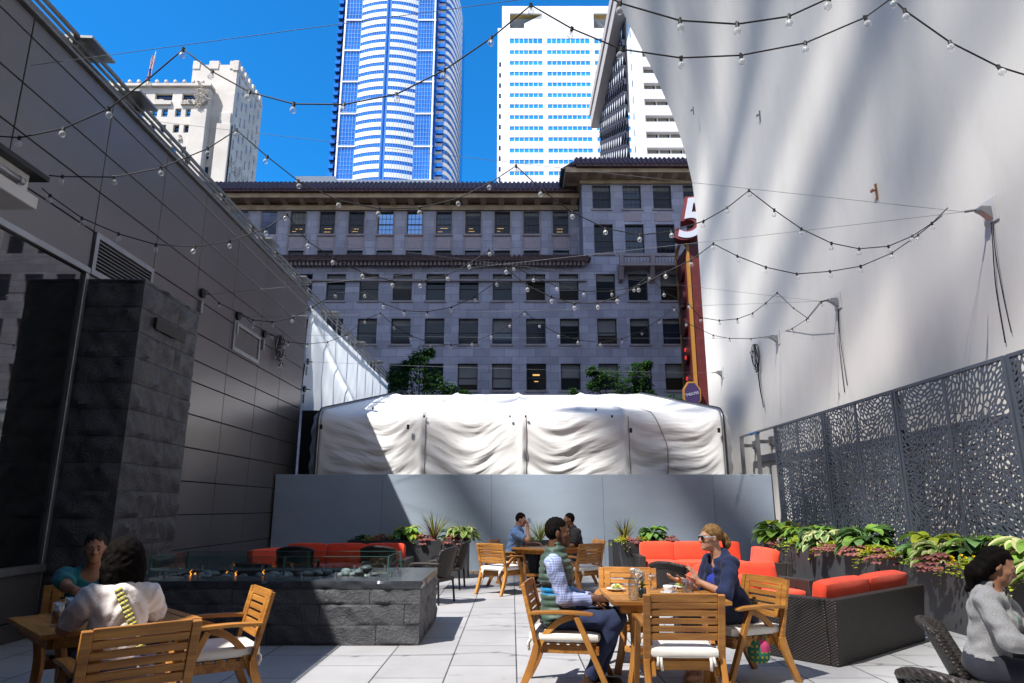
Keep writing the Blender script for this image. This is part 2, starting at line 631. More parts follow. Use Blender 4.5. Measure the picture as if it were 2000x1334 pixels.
def _wood(T, c, h):
    s = T['t'].nodes.new('ShaderNodeMapping')
    s.inputs['Scale'].default_value = (9, 9, 9)
    T['L'](T['vec'], s.inputs['Vector'])
    w = T['noise'](15., 4., .6)
    w2 = T['ramp'](T['noise'](48., 4., .65), .35, .8)
    return T['mix'](math_node(T, 'MULTIPLY', w2, .55), T['mix'](T['ramp'](w, .34, .66), (.30, .115, .022), c), (.12, .042, .012)), w
M['woodx'] = mk('oiled_teak_x', (.56, .26, .055), .42, rand=.2, stretch=(.10, 1, 1), extra=_wood, bump=.05, spec=.5)
M['woody'] = mk('oiled_teak_y', (.56, .26, .055), .42, rand=.2, stretch=(1, .10, .10), extra=_wood, bump=.05, spec=.5)
M['cushion'] = mk('cream_seat_canvas', (.78, .75, .69), .85, var=.04, vscale=12, bump=.12, bscale=160, sheen=.1)
M['red'] = mk('orange_red_fabric', (.80, .065, .022), .8, var=.10, vscale=6, bump=.15, bscale=220, sheen=.15)
M['wicker'] = mk('dark_wicker', (.034, .027, .025), .5, bump=.9, extra=weave(255), bdist=.006, spec=.5)
M['planter'] = mk('charcoal_planter', (.045, .047, .052), .5, var=.25, vscale=2.5, bump=.05, bscale=30)
M['screen'] = mk('slate_screen_metal', (.072, .087, .115), .5, .3, var=.12, vscale=2)
M['soil'] = mk('soil', (.03, .022, .016), .95, var=.4, vscale=20, bump=.5, bscale=40)
# ================================================================== THE SETTING
DAPPLE_BEAMS = [(101.0, 1.5, -19.5, -11), (108.2, 1.6, -19.5, -12), (99.5, .7, -33, -27),  # bars of the invented crown, spaced for the streaks of shade they cast
         (109.5, .9, -27, -12), (112.6, .8, -34, -14), (115.4, 1.3, -30, -12), (118.8, .8, -34, -15), (121.6, 1.5, -34, -12), (125.4, .8, -26, -10),
         (128.4, 1.3, -34, -9), (132, .9, -34, -9), (134.6, 1.6, -34, -8), (110, .6, -8.5, -3)]

def facade(mb, u0, u1, z0, z1, rows, depth, mi=0, y=0., rmi=None):
    """wall in the plane y (facing -y) with real openings; rows = [(za, zb, [(ua, ub), ...]), ...] from the bottom up"""
    rmi = mi if rmi is None else rmi
    z = z0
    def q(a, b, c, d):
        if b > a + 1e-6 and d > c + 1e-6:
            mb.quad((a, y, c), (b, y, c), (b, y, d), (a, y, d), mi)
    for za, zb, ws in rows:
        q(u0, u1, z, za)
        u = u0
        for ua, ub in ws:
            q(u, ua, za, zb)
            u = ub
            yd = y + depth
            mb.quad((ua, y, za), (ua, y, zb), (ua, yd, zb), (ua, yd, za), rmi)
            mb.quad((ub, y, zb), (ub, y, za), (ub, yd, za), (ub, yd, zb), rmi)
            mb.quad((ua, y, zb), (ub, y, zb), (ub, yd, zb), (ua, yd, zb), rmi)
            mb.quad((ub, y, za), (ua, y, za), (ua, yd, za), (ub, yd, za), rmi)
        q(u, u1, za, zb)
        z = zb
    q(u0, u1, z, z1)
    return mb

mb = MB()
mb.quad((-3000, -3000, -.02), (3000, -3000, -.02), (3000, 3000, -.02), (-3000, 3000, -.02))
tag(obj('ground', mb, M['ground']), kind='structure')
mb = MB()
mb.quad((-8, -8, 0), (6.4, -8, 0), (6.4, 16.2, 0), (-8, 16.2, 0))
o = obj('terrace_floor', mb, M['paver'])
tag(o, kind='structure')
# the paving joints run towards the hoarding
br = [n for n in M['paver'].node_tree.nodes if n.type == 'TEX_BRICK'][0]
rotm = M['paver'].node_tree.nodes.new('ShaderNodeMapping')
rotm.inputs['Rotation'].default_value = (0, 0, R(90))
rotm.inputs['Location'].default_value = (.3, -.04, 0)
M['paver'].node_tree.links.new(M['paver'].node_tree.nodes['Texture Coordinate'].outputs['Object'], rotm.inputs['Vector'])
M['paver'].node_tree.links.new(rotm.outputs[0], br.inputs['Vector'])
br.inputs['Brick Width'].default_value = .914
br.inputs['Row Height'].default_value = .607

# ------------------------------------------------------------------ panel-clad building on the left
WX = -5.3
lb = thing('panel_building', 'dark grey metal panel clad building with a railing along its flat roof', 'building', (WX, 7, 0))
def L(y):
    return y - 7
mb = MB()
mb.box(-20, -.03, L(-8), L(17.0), -.01, 6.66)
obj('wall', mb, M['seam'], lb)
zs = [.0, .20, .73, 1.27, 1.80, 2.34, 2.88, 3.42, 3.78, 4.24, 4.79, 5.33, 5.87, 6.44, 6.68]
ys = [-8, -6.2, -4.7, -3.2, -1.75, -.3, 1.2, 2.7, 4.15, 5.6, 6.53, 8.09, 9.56, 10.95, 12.45, 13.95, 15.35, 16.98]
mb = MB()
g = .009
vents = [(8.09, 9.56, 4.24, 4.79), (12.45, 13.95, 4.24, 4.79)]
for i in range(len(ys) - 1):
    for j in range(len(zs) - 1):
        y0, y1, z0, z1 = ys[i] + g, ys[i + 1] - g, zs[j] + g, zs[j + 1] - g
        if y1 < 8.1 and 4.1 > z0 > .70:
            continue                       # the storefront glass
        if i == 11 and j == 9:
            continue
        if y1 < 8.1 and z0 < 4.24 < z1:
            z0 = 4.30
        # a hair of tilt panel by panel, as real cladding has
        t = [random.uniform(-.0012, .0012) for _ in range(4)]
        p = [(-.03, L(y0), z0), (t[0], L(y0), z0), (t[1], L(y1), z0), (-.03, L(y1), z0),
             (-.03, L(y0), z1), (t[2], L(y0), z1), (t[3], L(y1), z1), (-.03, L(y1), z1)]
        mb.hexa([p[0], p[1], p[2], p[3], p[4], p[5], p[6], p[7]])
obj('cladding', mb, M['panel'], lb, bevel=.004, seg=1)
mb = MB()
mb.box(-.35, .05, L(-8), L(17.02), 6.69, 6.73)
obj('coping', mb, M['steelgrey'], lb)
# storefront
mb = MB()
for a, b in ((-6, 1.2), (1.26, 4.60), (4.66, 8.02)):
    mb.box(-.022, -.012, L(a), L(b), .78, 4.22)
obj('storefront_glass', mb, M['glass_dark'], lb)
mb = MB()
mb.box(-.03, .035, L(-6), L(8.09), 4.225, 4.30)
mb.box(-.03, .045, L(-6), L(8.09), .69, .775)
for y in (1.20, 4.60, 8.025):
    mb.box(-.03, .028, L(y), L(y + .06), .775, 4.225)
obj('storefront_frame', mb, M['alu'], lb, bevel=.004, seg=1)
for k, (y0, y1, z0, z1) in enumerate([(8.11, 9.54, 4.235, 4.80), (12.55, 13.92, 4.28, 4.86)]):
    mb = MB()
    w = .07
    mb.box(-.025, .03, L(y0), L(y1), z0, z0 + w)
    mb.box(-.025, .03, L(y0), L(y1), z1 - w, z1)
    mb.box(-.025, .03, L(y0), L(y0 + w), z0 + w, z1 - w)
    mb.box(-.025, .03, L(y1 - w), L(y1), z0 + w, z1 - w)
    f = obj('louver_vent', mb, M['alu'], lb)
    mb = MB()
    mb.box(-.028, -.02, L(y0 + w), L(y1 - w), z0 + w, z1 - w, 1)
    n = 9
    for i in range(n):
        z = z0 + w + (z1 - z0 - 2 * w) * (i + .5) / n
        mb.hexa([(-.015, L(y0 + w), z - .005), (.02, L(y0 + w), z - .02), (.02, L(y1 - w), z - .02), (-.015, L(y1 - w), z - .005),
                 (-.015, L(y0 + w), z + .003), (.02, L(y0 + w), z - .012), (.02, L(y1 - w), z - .012), (-.015, L(y1 - w), z + .003)])
    obj('slat', mb, [M['alu'], M['black']], f)
# roof railing
def railing(parent, y0, y1, step, zb):
    mb = MB()
    for dz in (.30, .21, .12):
        mb.box(-.05, -.01, L(y0), L(y1), zb + dz - .02, zb + dz + .02 if dz == .30 else zb + dz)
    obj('rail', mb, M['steelgrey'], parent)
    y = y0 + .6
    while y < y1:
        mb = MB()
        mb.box(-.10, -.055, L(y - .045), L(y + .045), zb - .06, zb + .34)
        mb.box(-.055, .012, L(y - .03), L(y + .03), zb - .02, zb + .03)
        mb.beam((-.08, L(y - .04), zb), (-.02, L(y + .05), zb + .30), .03, .05)
        obj('rail_post', mb, M['steelgrey'], parent)
        y += step
railing(lb, 5.2, 17.0, 1.47, 6.72)
for y in (7.25, 8.35, 13.7, 16.2):      # flat floodlight heads on the rail
    mb = MB()
    mb.hexa([(-.55, L(y), 7.00), (.16, L(y), 6.98), (.16, L(y + .5), 6.98), (-.55, L(y + .5), 7.00),
             (-.55, L(y), 7.05), (.16, L(y), 7.01), (.16, L(y + .5), 7.01), (-.55, L(y + .5), 7.05)])
    mb.box(-.16, -.06, L(y + .2), L(y + .3), 6.75, 7.0)
    obj('roof_panel', mb, M['alu'], lb)
# glazed steel canopy over the storefront
cp = thing('canopy', 'pale steel canopy with a glazed soffit and tube lamps, at the top of the storefront', 'canopy', (WX, 5.13, 4.25))
mb = MB()
mb.box(.003, .80, -3.4, .86, -.12, .0)
obj('body', mb, M['wallwhite'], cp, bevel=.01)
mb = MB()
mb.box(.003, .82, -3.4, .93, .20, .25)
obj('top_plate', mb, M['blackmetal'], cp)
mb = MB()
mb.box(.66, .72, -3.4, .80, .0005, .20)
obj('fascia', mb, M['wallwhite'], cp)
mb = MB()
mb.box(.12, .56, -3.2, .42, -.132, -.122)
obj('soffit_glass', mb, M['glass_dark'], cp)
mb = MB()
mb.box(.10, .60, .42, .46, -.14, -.121)
mb.box(.56, .60, -3.2, .42, -.14, -.121)
obj('soffit_frame', mb, M['alu'], cp)
for y in (-.55, .2):
    mb = MB()
    mb.tube([(.76, y, .08), (.76, y + .42, .08)], .030, 10)
    mb.tube([(.76, y + .42, .08), (.76, y + .48, .08)], .037, 10)
    obj('tube_lamp', mb, M['alu'], cp, smooth=True)

# plastic sheeting continuing the wall line
def tarp_fn(u, v):
    y = 17.06 + u * 11.6
    top = 6.52 - .02 * u
    bot = 3.78 + .15 * u - .55 * math.sin(min(1, u * 7) * math.pi) * (1 - u) * .6 + .75 * u ** 2
    z = bot + (top - bot) * v
    x = WX + .02 * math.sin(y * 1.1 + 2 * v) + .007 * math.sin(y * 5.3 + z * 3.7) + .005 * math.sin(y * 9 - z * 4.1) + .012 * math.sin(y * 3.1 + z * 6) * (1 - v)
    fold = math.exp(-((z - (6.3 - u * 3.2)) / .12) ** 2)
    x += .06 * fold
    return (x, y, z)
tp = thing('plastic_sheet', 'translucent white plastic sheeting stretched along the scaffold beyond the panel building', 'tarp', (WX, 22, 0))
mb = MB()
mb.grid(tarp_fn, 160, 50)
mb.xform(Matrix.Translation((-WX, -22, 0)))
o = obj('sheet', mb, M['tarp'], tp, smooth=True)
mb = MB()
for y in np.arange(17.2, 28.6, 1.4):
    mb.box(-.14, -.08, y - 22, y - 21.95, 0, 6.6)
mb.box(-.14, -.08, 17.2 - 22, 6.6, 6.5, 6.56)
obj('scaffold', mb, M['steelgrey'], tp)
mb = MB()
for z in (6.72, 6.84, 6.95):
    mb.box(-.05, -.02, -4.9, 6.6, z, z + .03)
for y in np.arange(-4.9, 6.6, .62):
    mb.box(-.08, -.05, y, y + .06, 6.5, 7.0)
for y in (-2.6, 1.2, 4.4):
    mb.box(-.4, .14, y, y + .5, 6.98, 7.02)
obj('rail', mb, M['steelgrey'], tp)
pb = MB()
pb.box(-.02, .02, -.7, .7, 3.0, 5.35)
pb.box(-.03, .03, -.76, -.7, 0, 5.4)
tag(obj('plywood_board', pb, mk('bare_plywood', (.50, .42, .29), .8, var=.2), None, loc=(WX + .05, 29.7, 0)),
    'bare plywood board standing past the far end of the plastic sheeting', 'board')

# black boards put in for the shadow in the gap between wall and tent
mb = MB()
mb.box(-.34, .34, -.02, .02, 0, 3.75)
mb.box(-.34, -.30, .021, 2.5, 0, 3.75)
tag(obj('gap_shade_board', mb, M['black'], None, loc=(WX + .37, 17.1, 0)), 'black board put in for the dark gap between the panel wall and the tent', 'board')
# split-face stone pier
def rough_block(mb, x0, x1, y0, y1, z0, z1, faces, amp=.02, res=.09):
    """box whose listed faces ('-y', '+x', '+y') are split rock; seeded lumps are real relief"""
    ph = [random.uniform(0, 6.28) for _ in range(8)]
    def lump(a, b):
        return amp * (.5 * math.sin(a * 11 + ph[0] + 2 * math.sin(b * 7 + ph[1])) + .4 * math.sin(b * 17 + ph[2] + a * 5) + .35 * math.sin(a * 29 + b * 23 + ph[3])
                      + .6 * random.uniform(-.5, .5))
    def edge(u, v):
        return min(1, min(u, 1 - u, v, 1 - v) * 9)
    if '-y' in faces:
        nu, nv = max(2, int((x1 - x0) / res)), max(2, int((z1 - z0) / res) + 1)
        mb.grid(lambda u, v: (x0 + (x1 - x0) * u, y0 - (.5 * amp + lump(x0 + u * (x1 - x0), v * (z1 - z0))) * edge(u, v), z0 + (z1 - z0) * v), nu, nv)
    else:
        mb.quad((x0, y0, z0), (x1, y0, z0), (x1, y0, z1), (x0, y0, z1))
    if '+x' in faces:
        nu, nv = max(2, int((y1 - y0) / res)), max(2, int((z1 - z0) / res) + 1)
        mb.grid(lambda u, v: (x1 + (.5 * amp + lump(y0 + u * (y1 - y0), v * (z1 - z0))) * edge(u, v), y0 + (y1 - y0) * u, z0 + (z1 - z0) * v), nu, nv)
    else:
        mb.quad((x1, y0, z0), (x1, y1, z0), (x1, y1, z1), (x1, y0, z1))
    mb.quad((x1, y1, z0), (x0, y1, z0), (x0, y1, z1), (x1, y1, z1))
    mb.quad((x0, y1, z0), (x0, y0, z0), (x0, y0, z1), (x0, y1, z1))
    mb.quad((x0, y0, z1), (x1, y0, z1), (x1, y1, z1), (x0, y1, z1))
    mb.quad((x0, y1, z0), (x1, y1, z0), (x1, y0, z0), (x0, y0, z0))
pier = thing('stone_pier', 'tall charcoal split-face stone pier standing against the panel wall', 'pier', (WX, 8.11, 0))
mb = MB()
z = .0
row = 0
PX, PY = .72, 1.52
while z < 4.15:
    z1 = min(z + .317, 4.17)
    cut = (.36, PX * .5)[row % 2]
    rough_block(mb, .01, PX, 0, PY * (.42 if row % 2 else .62), z + .004, z1 - .004, ('-y', '+x'), .034, .06)
    rough_block(mb, .01, PX, PY * (.42 if row % 2 else .62) + .006, PY, z + .004, z1 - .004, ('+x',), .034, .06)
    z = z1
    row += 1
mb.box(.02, PX - .012, .012, PY - .012, 0, 4.165, 0)
obj('masonry', mb, M['stone'], pier, angle=40)
mb = MB()
mb.box(PX - .005, PX + .05, .30, 1.10, 3.60, 3.75)  # raised black block, its colour standing for the shade of a recess
obj('slot', mb, M['black'], pier)

# ------------------------------------------------------------------ flared pale concrete base of the tower on the right
FLZ = [11, 12, 12.8, 13.77, 14.9, 16.1, 17.3, 18.48, 19.6, 20.7, 25, 30]
FLD = [0, .045, .13, .265, .48, .75, 1.05, 1.367, 1.66, 1.95, 3.1, 4.6]
def flare(z):
    return float(np.interp(z, FLZ, FLD))
mb = MB()
zz = [-.01] + list(np.linspace(1, 11, 6)) + list(np.linspace(11.5, 30, 38))
vs, fs = [], []
for z in zz:
    d = flare(z)
    vs += [(6.1 - d, -14 - d, z), (38, -14 - d, z), (38, 21 + d, z), (6.1 - d, 21 + d, z)]
for i in range(len(zz) - 1):
    for j in range(4):
        a, b = 4 * i + j, 4 * i + (j + 1) % 4
        fs.append((a, b, b + 4, a + 4))
k = 4 * (len(zz) - 1)
fs += [(3, 2, 1, 0), (k, k + 1, k + 2, k + 3)]
mb.add(vs, fs)
def _wallstain(T, c, h):
    n1 = T['ramp'](T['noise'](.25, 7., .65), .4, .8)
    n2 = T['ramp'](T['noise'](2.4, 6., .7), .52, .72)
    c = T['mix'](math_node(T, 'MULTIPLY', n2, .16), c, (.40, .37, .34))
    n3 = T['ramp'](math_node(T, 'ABSOLUTE', math_node(T, 'SUBTRACT', T['noise'](.55, 2., .4), .5)), .0, .006)
    c = T['mix'](math_node(T, 'SUBTRACT', .14, math_node(T, 'MULTIPLY', n3, .14)), c, (.74, .73, .71))
    c = T['mix'](math_node(T, 'MULTIPLY', n1, .28), c, (.48, .455, .43))
    return c, h
M['wallwhite2'] = mk('smooth_pale_concrete', (.66, .64, .61), .82, var=.06, vscale=.9, bump=.10, bscale=7, stretch=(1, 1, .35), extra=_wallstain)
for p_ in ('wallwhite2',):
    pass
pc = obj('tower_pedestal', mb, M['wallwhite2'], angle=35)
tag(pc, 'smooth pale concrete tower base that curves outward over the terrace', 'building')
# fixings left in the wall
def wall_x(z):
    return 6.1 - flare(z)
for k, (px, py, lab) in enumerate([(1713, 372, 'rusty bolt with a dark drip, alone high on the pale wall'),
                                   (1355, 215, 'small rusty fixing near the edge of the pale wall'),
                                   (1485, 225, 'small wire stub high on the pale wall between light strings')]):
    p = atX(px, py, 6.1)
    p = atX(px, py, wall_x(p.z))
    mb = MB()
    mb.tube([(0, 0, 0), (-.07, 0, .0)], .018, 8)
    mb.box(-.03, .0, -.012, .012, -.16, .12)
    mb.box(-.09, -.06, -.02, .05, -.02, .02)
    o = obj('wall_fixing', mb, mk('rusty_iron', (.25, .10, .04), .7) if k == 0 else M['steelgrey'], loc=p)
    tag(o, lab, 'fixing')

# ------------------------------------------------------------------ grey hoarding and the white tent behind it
hd = thing('hoarding', 'slate grey painted plywood hoarding closing the end of the terrace', 'fence', (0, 15.5, 0))
edges = [-5.27, -2.88, -.45, 2.02, 4.47, 5.78]
for i in range(len(edges) - 1):
    mb = MB()
    mb.box(edges[i] + .0025, edges[i + 1] - .0025, 0, .02, .025, 2.10)
    obj('board', mb, M['hoard'], hd, bevel=.003, seg=1)
mb = MB()
mb.box(-5.27, 5.78, .025, .11, .0, 2.08)
mb.box(-5.27, 5.78, -.06, 0, .001, .05)
obj('backing', mb, mk('timber_sill', (.30, .22, .15), .8, var=.2), hd)

tn = thing('white_tent', 'long white canvas tent with folded drapes behind the grey hoarding', 'tent', (0, 16.4, 0))
XL, XR = -4.62, 5.05
prof = []
for i in range(41):                    # y, z of the hoop
    t = i / 40
    if t < .42:
        prof.append((0 + .04 * t, 1.9 + (3.32 - 1.9) * (t / .42)))
    elif t < .56:
        a = (t - .42) / .14 * R(68)
        prof.append((.02 + .42 * (1 - math.cos(a)), 3.32 + .42 * math.sin(a)))
    else:
        k = (t - .56) / .44
        y0, z0 = .02 + .42 * (1 - math.cos(R(68))), 3.32 + .42 * math.sin(R(68))
        prof.append((y0 + (10.4 - y0) * k, z0 + (5.75 - z0) * k))
PR = np.array(prof)
def hoop(t):
    f = t * 40
    i = min(39, int(f))
    return PR[i] + (PR[i + 1] - PR[i]) * (f - i)
seams = [XL, -2.17, .24, 2.70, XR]
def tent_fn(u, v):
    x = XL + (XR - XL) * u
    p = hoop(v)
    b = max(i for i in range(4) if x >= seams[i] - 1e-6)
    s = (x - seams[b]) / (seams[b + 1] - seams[b])
    c = 2 * s - 1
    sag = (1 - c * c)
    wallf = max(0, 1 - max(0, v - .45) * 2.6)
    ph = b * 1.7
    # swags: folds hang between the ribs, deeper towards the bottom
    k = (v + .15 * sag * (1 + .3 * math.sin(3 * c + ph)) * wallf)
    low = 1.25 - 1.3 * max(0, v - .08) if v < .45 else .77
    fold = math.sin(k * (38 + 5 * math.sin(ph)) + 2 * ph + .8 * c + .9 * math.sin(k * 11 + ph)) + .55 * math.sin(k * 22 + 2.1 * ph - 1.5 * c) + .35 * math.sin(k * 77 + ph + 2 * c)
    d = (.075 * mnoise.noise((c * .9 + b * 7, k * 8.5 + .4 * c, 0)) + .040 * mnoise.noise((c * 1.6 + b * 9, k * 19 - c, 5)) + .010 * mnoise.noise((c * 4 + b * 5, k * 70, 9))) * sag ** .55 * low
    # diagonal pulls near the ribs
    e = math.exp(-min(s, 1 - s) * 7)
    d += .012 * e * math.sin(v * 44 + (18 * min(s, 1 - s)) + ph) * (v < .5)
    sm_ = min(1, max(0, (v - .30) / .5))
    d += -.10 * sag * (.4 + .6 * sm_ * sm_ * (3 - 2 * sm_))
    rib = math.exp(-(min(s, 1 - s) / .03) ** 2)
    d += .05 * rib
    d += .04 * math.exp(-(abs(c * 1) / .5) ** 2) * math.sin(9 * v + ph)
    if v > .5:
        d += min(1, (v - .5) * 8) * .10 * math.sin(13 * v + x * .6 + ph) * sag * .7
    an = R(80) * min(1, max(0, (v - .36) / .26))
    n = Vector((0, -math.cos(an), math.sin(an)))
    edge = min(1, u * 40, (1 - u) * 40)
    return (x, p[0] + n.y * d * edge, p[1] + n.z * d * edge)
mb = MB()
mb.grid(tent_fn, 260, 170)
o = obj('cover', mb, M['tent'], tn, smooth=True)
sm = o.modifiers.new('solid', 'SOLIDIFY')
sm.thickness = .008
for sx, side in ((XL - .035, -1), (XR + .035, 1)):
    mb = MB()
    pts = [(sx, p[0] - .02, p[1] + .01) for p in prof]
    pts[0] = (sx, -.02, 0)
    mb.tube(pts, .045, 8)
    f = obj('hoop', mb, M['alu'], tn, smooth=True)
    mb = MB()
    mb.tube([(sx - side * .012, y - .065, z + .03) for _, y, z in pts], .02, 6)
    obj('gasket', mb, M['black'], f, smooth=True)
    # the white end wall flap beyond the hoop
    mb = MB()
    def flap(u, v, sx=sx, side=side):
        p = hoop(v * .6)
        return (sx + side * (.05 + .20 * u + .02 * math.sin(v * 30)), p[0] + .05 + .3 * u, p[1] - .08 * u)
    mb.grid(flap, 4, 30)
    obj('end_flap', mb, M['tent'], tn, smooth=True)
mb = MB()
mb.quad((XL - .1, 10.4, 0), (XL - .1, .4, 0), (XL - .1, .4, 3.3), (XL - .1, 10.4, 5.6))
mb.quad((XR + .1, .4, 0), (XR + .1, 10.4, 0), (XR + .1, 10.4, 5.6), (XR + .1, .4, 3.3))
mb.quad((XL, 10.42, 0), (XR, 10.42, 0), (XR, 10.42, 5.7), (XL, 10.42, 5.7))
obj('end_wall', mb, M['tent'], tn)
for (px, py, big) in [(627, 837, 1), (797, 837, 1), (828, 813, 0), (996, 814, 0), (1027, 815, 0), (1196, 815, 0), (1232, 843, 1), (1404, 843, 1), (719, 787, 0), (1166, 795, 0)]:
    p = atY(px, py, 16.33)
    v = min(range(41), key=lambda i: abs(prof[i][1] - p.z))
    mb = MB()
    w, h = (.03, .055) if big else (.022, .028)
    mb.box(-w, w, -.02, .01, -h, h)
    obj('toggle', mb, M['black'], tn, loc=(p.x, prof[v][0] - .09, prof[v][1]))
mb = MB()
for s in seams[1:4]:
    pts = []
    for i in range(3, 20):
        p = tent_fn((s + .10 - XL) / (XR - XL), i / 40)
        pts.append((p[0], p[1] - .012, p[2]))
    mb.tube(pts, .006, 5)
obj('lacing', mb, M['black'], tn)
mb = MB()
pts = []
for i in range(0, 38):
    t = i / 40
    p = tent_fn((3.66 - .45 * max(0, (t - .3)) * 2 + .05 * math.sin(t * 9) - XL) / (XR - XL), t)
    pts.append((p[0], p[1] - .02, p[2] + .01))
mb.tube(pts, .012, 6)
obj('guy_rope', mb, mk('grey_rope', (.35, .33, .31), .8), tn, smooth=True)

# ------------------------------------------------------------------ old stone block across the street
SY = 54.0
sk = thing('stone_block', 'long grey stone office block with tiled cornices across the street', 'building', (0, SY, 0))
def wz(py, px=1000, Y=SY):
    return atY(px, py, Y).z
def wx(px, py, Y=SY):
    return atY(px, py, Y).x
low_c = [wx(981, 560) + 2.765 * k for k in range(-10, 3)]
pav_c = [wx(1183, 560) + 2.68 * k for k in range(18)]
PVL = wx(1139, 470)
hw = .80
rowsL = []
for t, b in ((762, 710), (672, 622), (587, 535)):
    rowsL.append((wz(t), wz(b), [(c - hw, c + hw) for c in low_c + pav_c]))
zsk = wz(500)
mb = MB()
z_low = wz(504)
facade(mb, -34, PVL, 0, z_low, [(a, b, [w for w in ws if w[1] < PVL]) for a, b, ws in rowsL], .38)
rowsP = [(a, b, [w for w in ws if w[0] > PVL]) for a, b, ws in rowsL]
rowsP.append((wz(495), wz(438), [(c - hw, c + hw) for c in [wx(1179, 465) + 2.62 * k for k in range(18)]]))
rowsP.append((wz(408), wz(362), [(c - hw * .98, c + hw * .98) for c in [wx(1175, 385) + 2.6 * k for k in range(18)]]))
zpt = wz(352)
facade(mb, PVL, 62, 0, zpt, rowsP, .38)
mb.quad((PVL, 14, 0), (PVL, 0, 0), (PVL, 0, zpt), (PVL, 14, zpt))
mb.quad((62, 0, 0), (62, 14, 0), (62, 14, zpt), (62, 0, zpt))
mb.quad((-34, 14, 0), (-34, 0, 0), (-34, 0, z_low), (-34, 14, z_low))
mb.box(-34, PVL, 8, 14, 0, wz(362, Y=SY + 3))
mb.box(PVL + .1, 62, 8, 14, 0, zpt)
UY = 3.0
up_c = [wx(981, 435, SY + UY) + (wx(1038, 435, SY + UY) - wx(981, 435, SY + UY)) * k for k in range(-10, 3)]
uw = .70
ur = [(wz(500, Y=SY + UY) - .8, wz(489, Y=SY + UY), [(c - uw, c + uw) for c in up_c]),
      (wz(458, Y=SY + UY), wz(413, Y=SY + UY), [(c - uw, c + uw) for c in up_c])]
zut = wz(404, Y=SY + UY)
facade(mb, -34, PVL, z_low - 1.5, zut, ur, .3, y=UY)
obj('wall', mb, M['ashlar'], sk)
wr_ = random.Random(17)
def win(parent, c, w, za, zb, y, style, kind, sill=True):
    mb = MB()
    f = .07
    mb.box(c - w, c - w + f, y - .06, y + .02, za, zb)
    mb.box(c + w - f, c + w, y - .06, y + .02, za, zb)
    mb.box(c - w + f, c + w - f, y - .06, y + .02, zb - f, zb)
    mb.box(c - w + f, c + w - f, y - .06, y + .02, za, za + f)
    zm = za + (zb - za) * .47
    mb.box(c - w + f, c + w - f, y - .075, y + .02, zm - .035, zm + .035)
    if style == 'grid':
        for k in range(1, 4):
            x = c - w + 2 * w * k / 4
            mb.box(x - .015, x + .015, y - .03, y + .02, za + f, zb - f)
        for zq in (.25, .72):
            z = za + (zb - za) * zq
            mb.box(c - w + f, c + w - f, y - .031, y + .02, z - .015, z + .015)
    if style == 'louver':
        for k in range(9):
            z = za + .15 + (zm - za - .2) * k / 9
            mb.box(c - w + f, c + w - f, y - .10, y - .03, z, z + .06)
    o = obj('window', mb, M['bronze'], parent)
    mb = MB()
    mb.quad((c - w + f, y, za + f), (c + w - f, y, za + f), (c + w - f, y, zb - f), (c - w + f, y, zb - f))
    if kind == 'pane':
        kind = wr_.choice(['pane', 'pane', 'pane', 'pane2', 'pane3'])
    obj('pane', mb, M[kind], o)
    if sill:
        mb = MB()
        mb.box(c - w - .12, c + w + .12, y - .44, y - .04, za - .16, za - .002)
        obj('sill', mb, M['ashplain'], o)
    return o
def part_blind(o, c, w, zb, drop, y, m='blind'):
    mb = MB()
    mb.box(c - w + .08, c + w - .08, y - .022, y - .006, zb - .07 - drop, zb - .07)
    obj('blind', mb, M[m], o)
def mk_light(name, c, e):
    return mk(name, c, .6, emit=(c, e))
M['officelamp'] = mk_light('warm_office_lamp', (.9, .5, .14), .55)
rnd = random.Random(3)
for ri, (za, zb, ws) in enumerate(rowsL):
    for ci, (a, b) in enumerate(ws):
        c = (a + b) / 2
        if c < (-15.5 if ri == 2 else -13 if ri == 1 else -6) or c > 15:
            continue
        o = win(sk, c, hw, za, zb, .34, 'louver' if (ri == 2 and ci == 7) else 'plain', 'pane')
        if ri == 0:
            d = rnd.choice([1.0, 1.6, 1.7, 1.1])
            if ci == 11:
                mb = MB()
                mb.box(c - .28, c + .28, .325, .331, zb - .95, zb - .82)
                mb.box(c - .16, c + .16, .325, .331, zb - 1.45, zb - 1.38)
                obj('lamp_glow', mb, M['officelamp'], o)
            else:
                part_blind(o, c, hw, zb, d if ci != 10 else 1.85, .34)
        else:
            part_blind(o, c, hw, zb, rnd.choice([.22, .28, .25, .5, .3]), .34, 'blinddim')if False else part_blind(o, c, hw, zb, rnd.choice([.2, .25, .3, .3, .5, .9, 1.3]), .34)
kinds = {4: 'blind', 5: 'sky2', 6: 'lit', 7: 'lit', 8: 'sky', 9: 'sky', 10: 'lit'}
for ri, (za, zb, ws) in enumerate(ur):
    for ci, (a, b) in enumerate(ws):
        c = (a + b) / 2
        if c < -21.5:
            continue
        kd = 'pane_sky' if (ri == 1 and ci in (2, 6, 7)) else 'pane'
        o = win(sk, c, uw, za, zb, UY + .27, 'grid', kd)
        if ri == 1:
            if ci in (2, 3):
                part_blind(o, c, uw, zb, (zb - za) * (.93 if ci == 2 else .5), UY + .27)
            elif ci in (9, 11, 12):
                part_blind(o, c, uw, zb, .3, UY + .27)
            if ci in (3, 4, 5, 8, 9, 10, 12):
                mb = MB()
                for k in range(2):
                    x0 = c - uw + .15 + rnd.uniform(0, .3)
                    z = za + .35 + .30 * k + rnd.uniform(-.05, .05)
                    mb.box(x0, x0 + rnd.uniform(.25, .75), UY + .255, UY + .262, z, z + .035)
                obj('lamp_glow', mb, M['officelamp'], o)
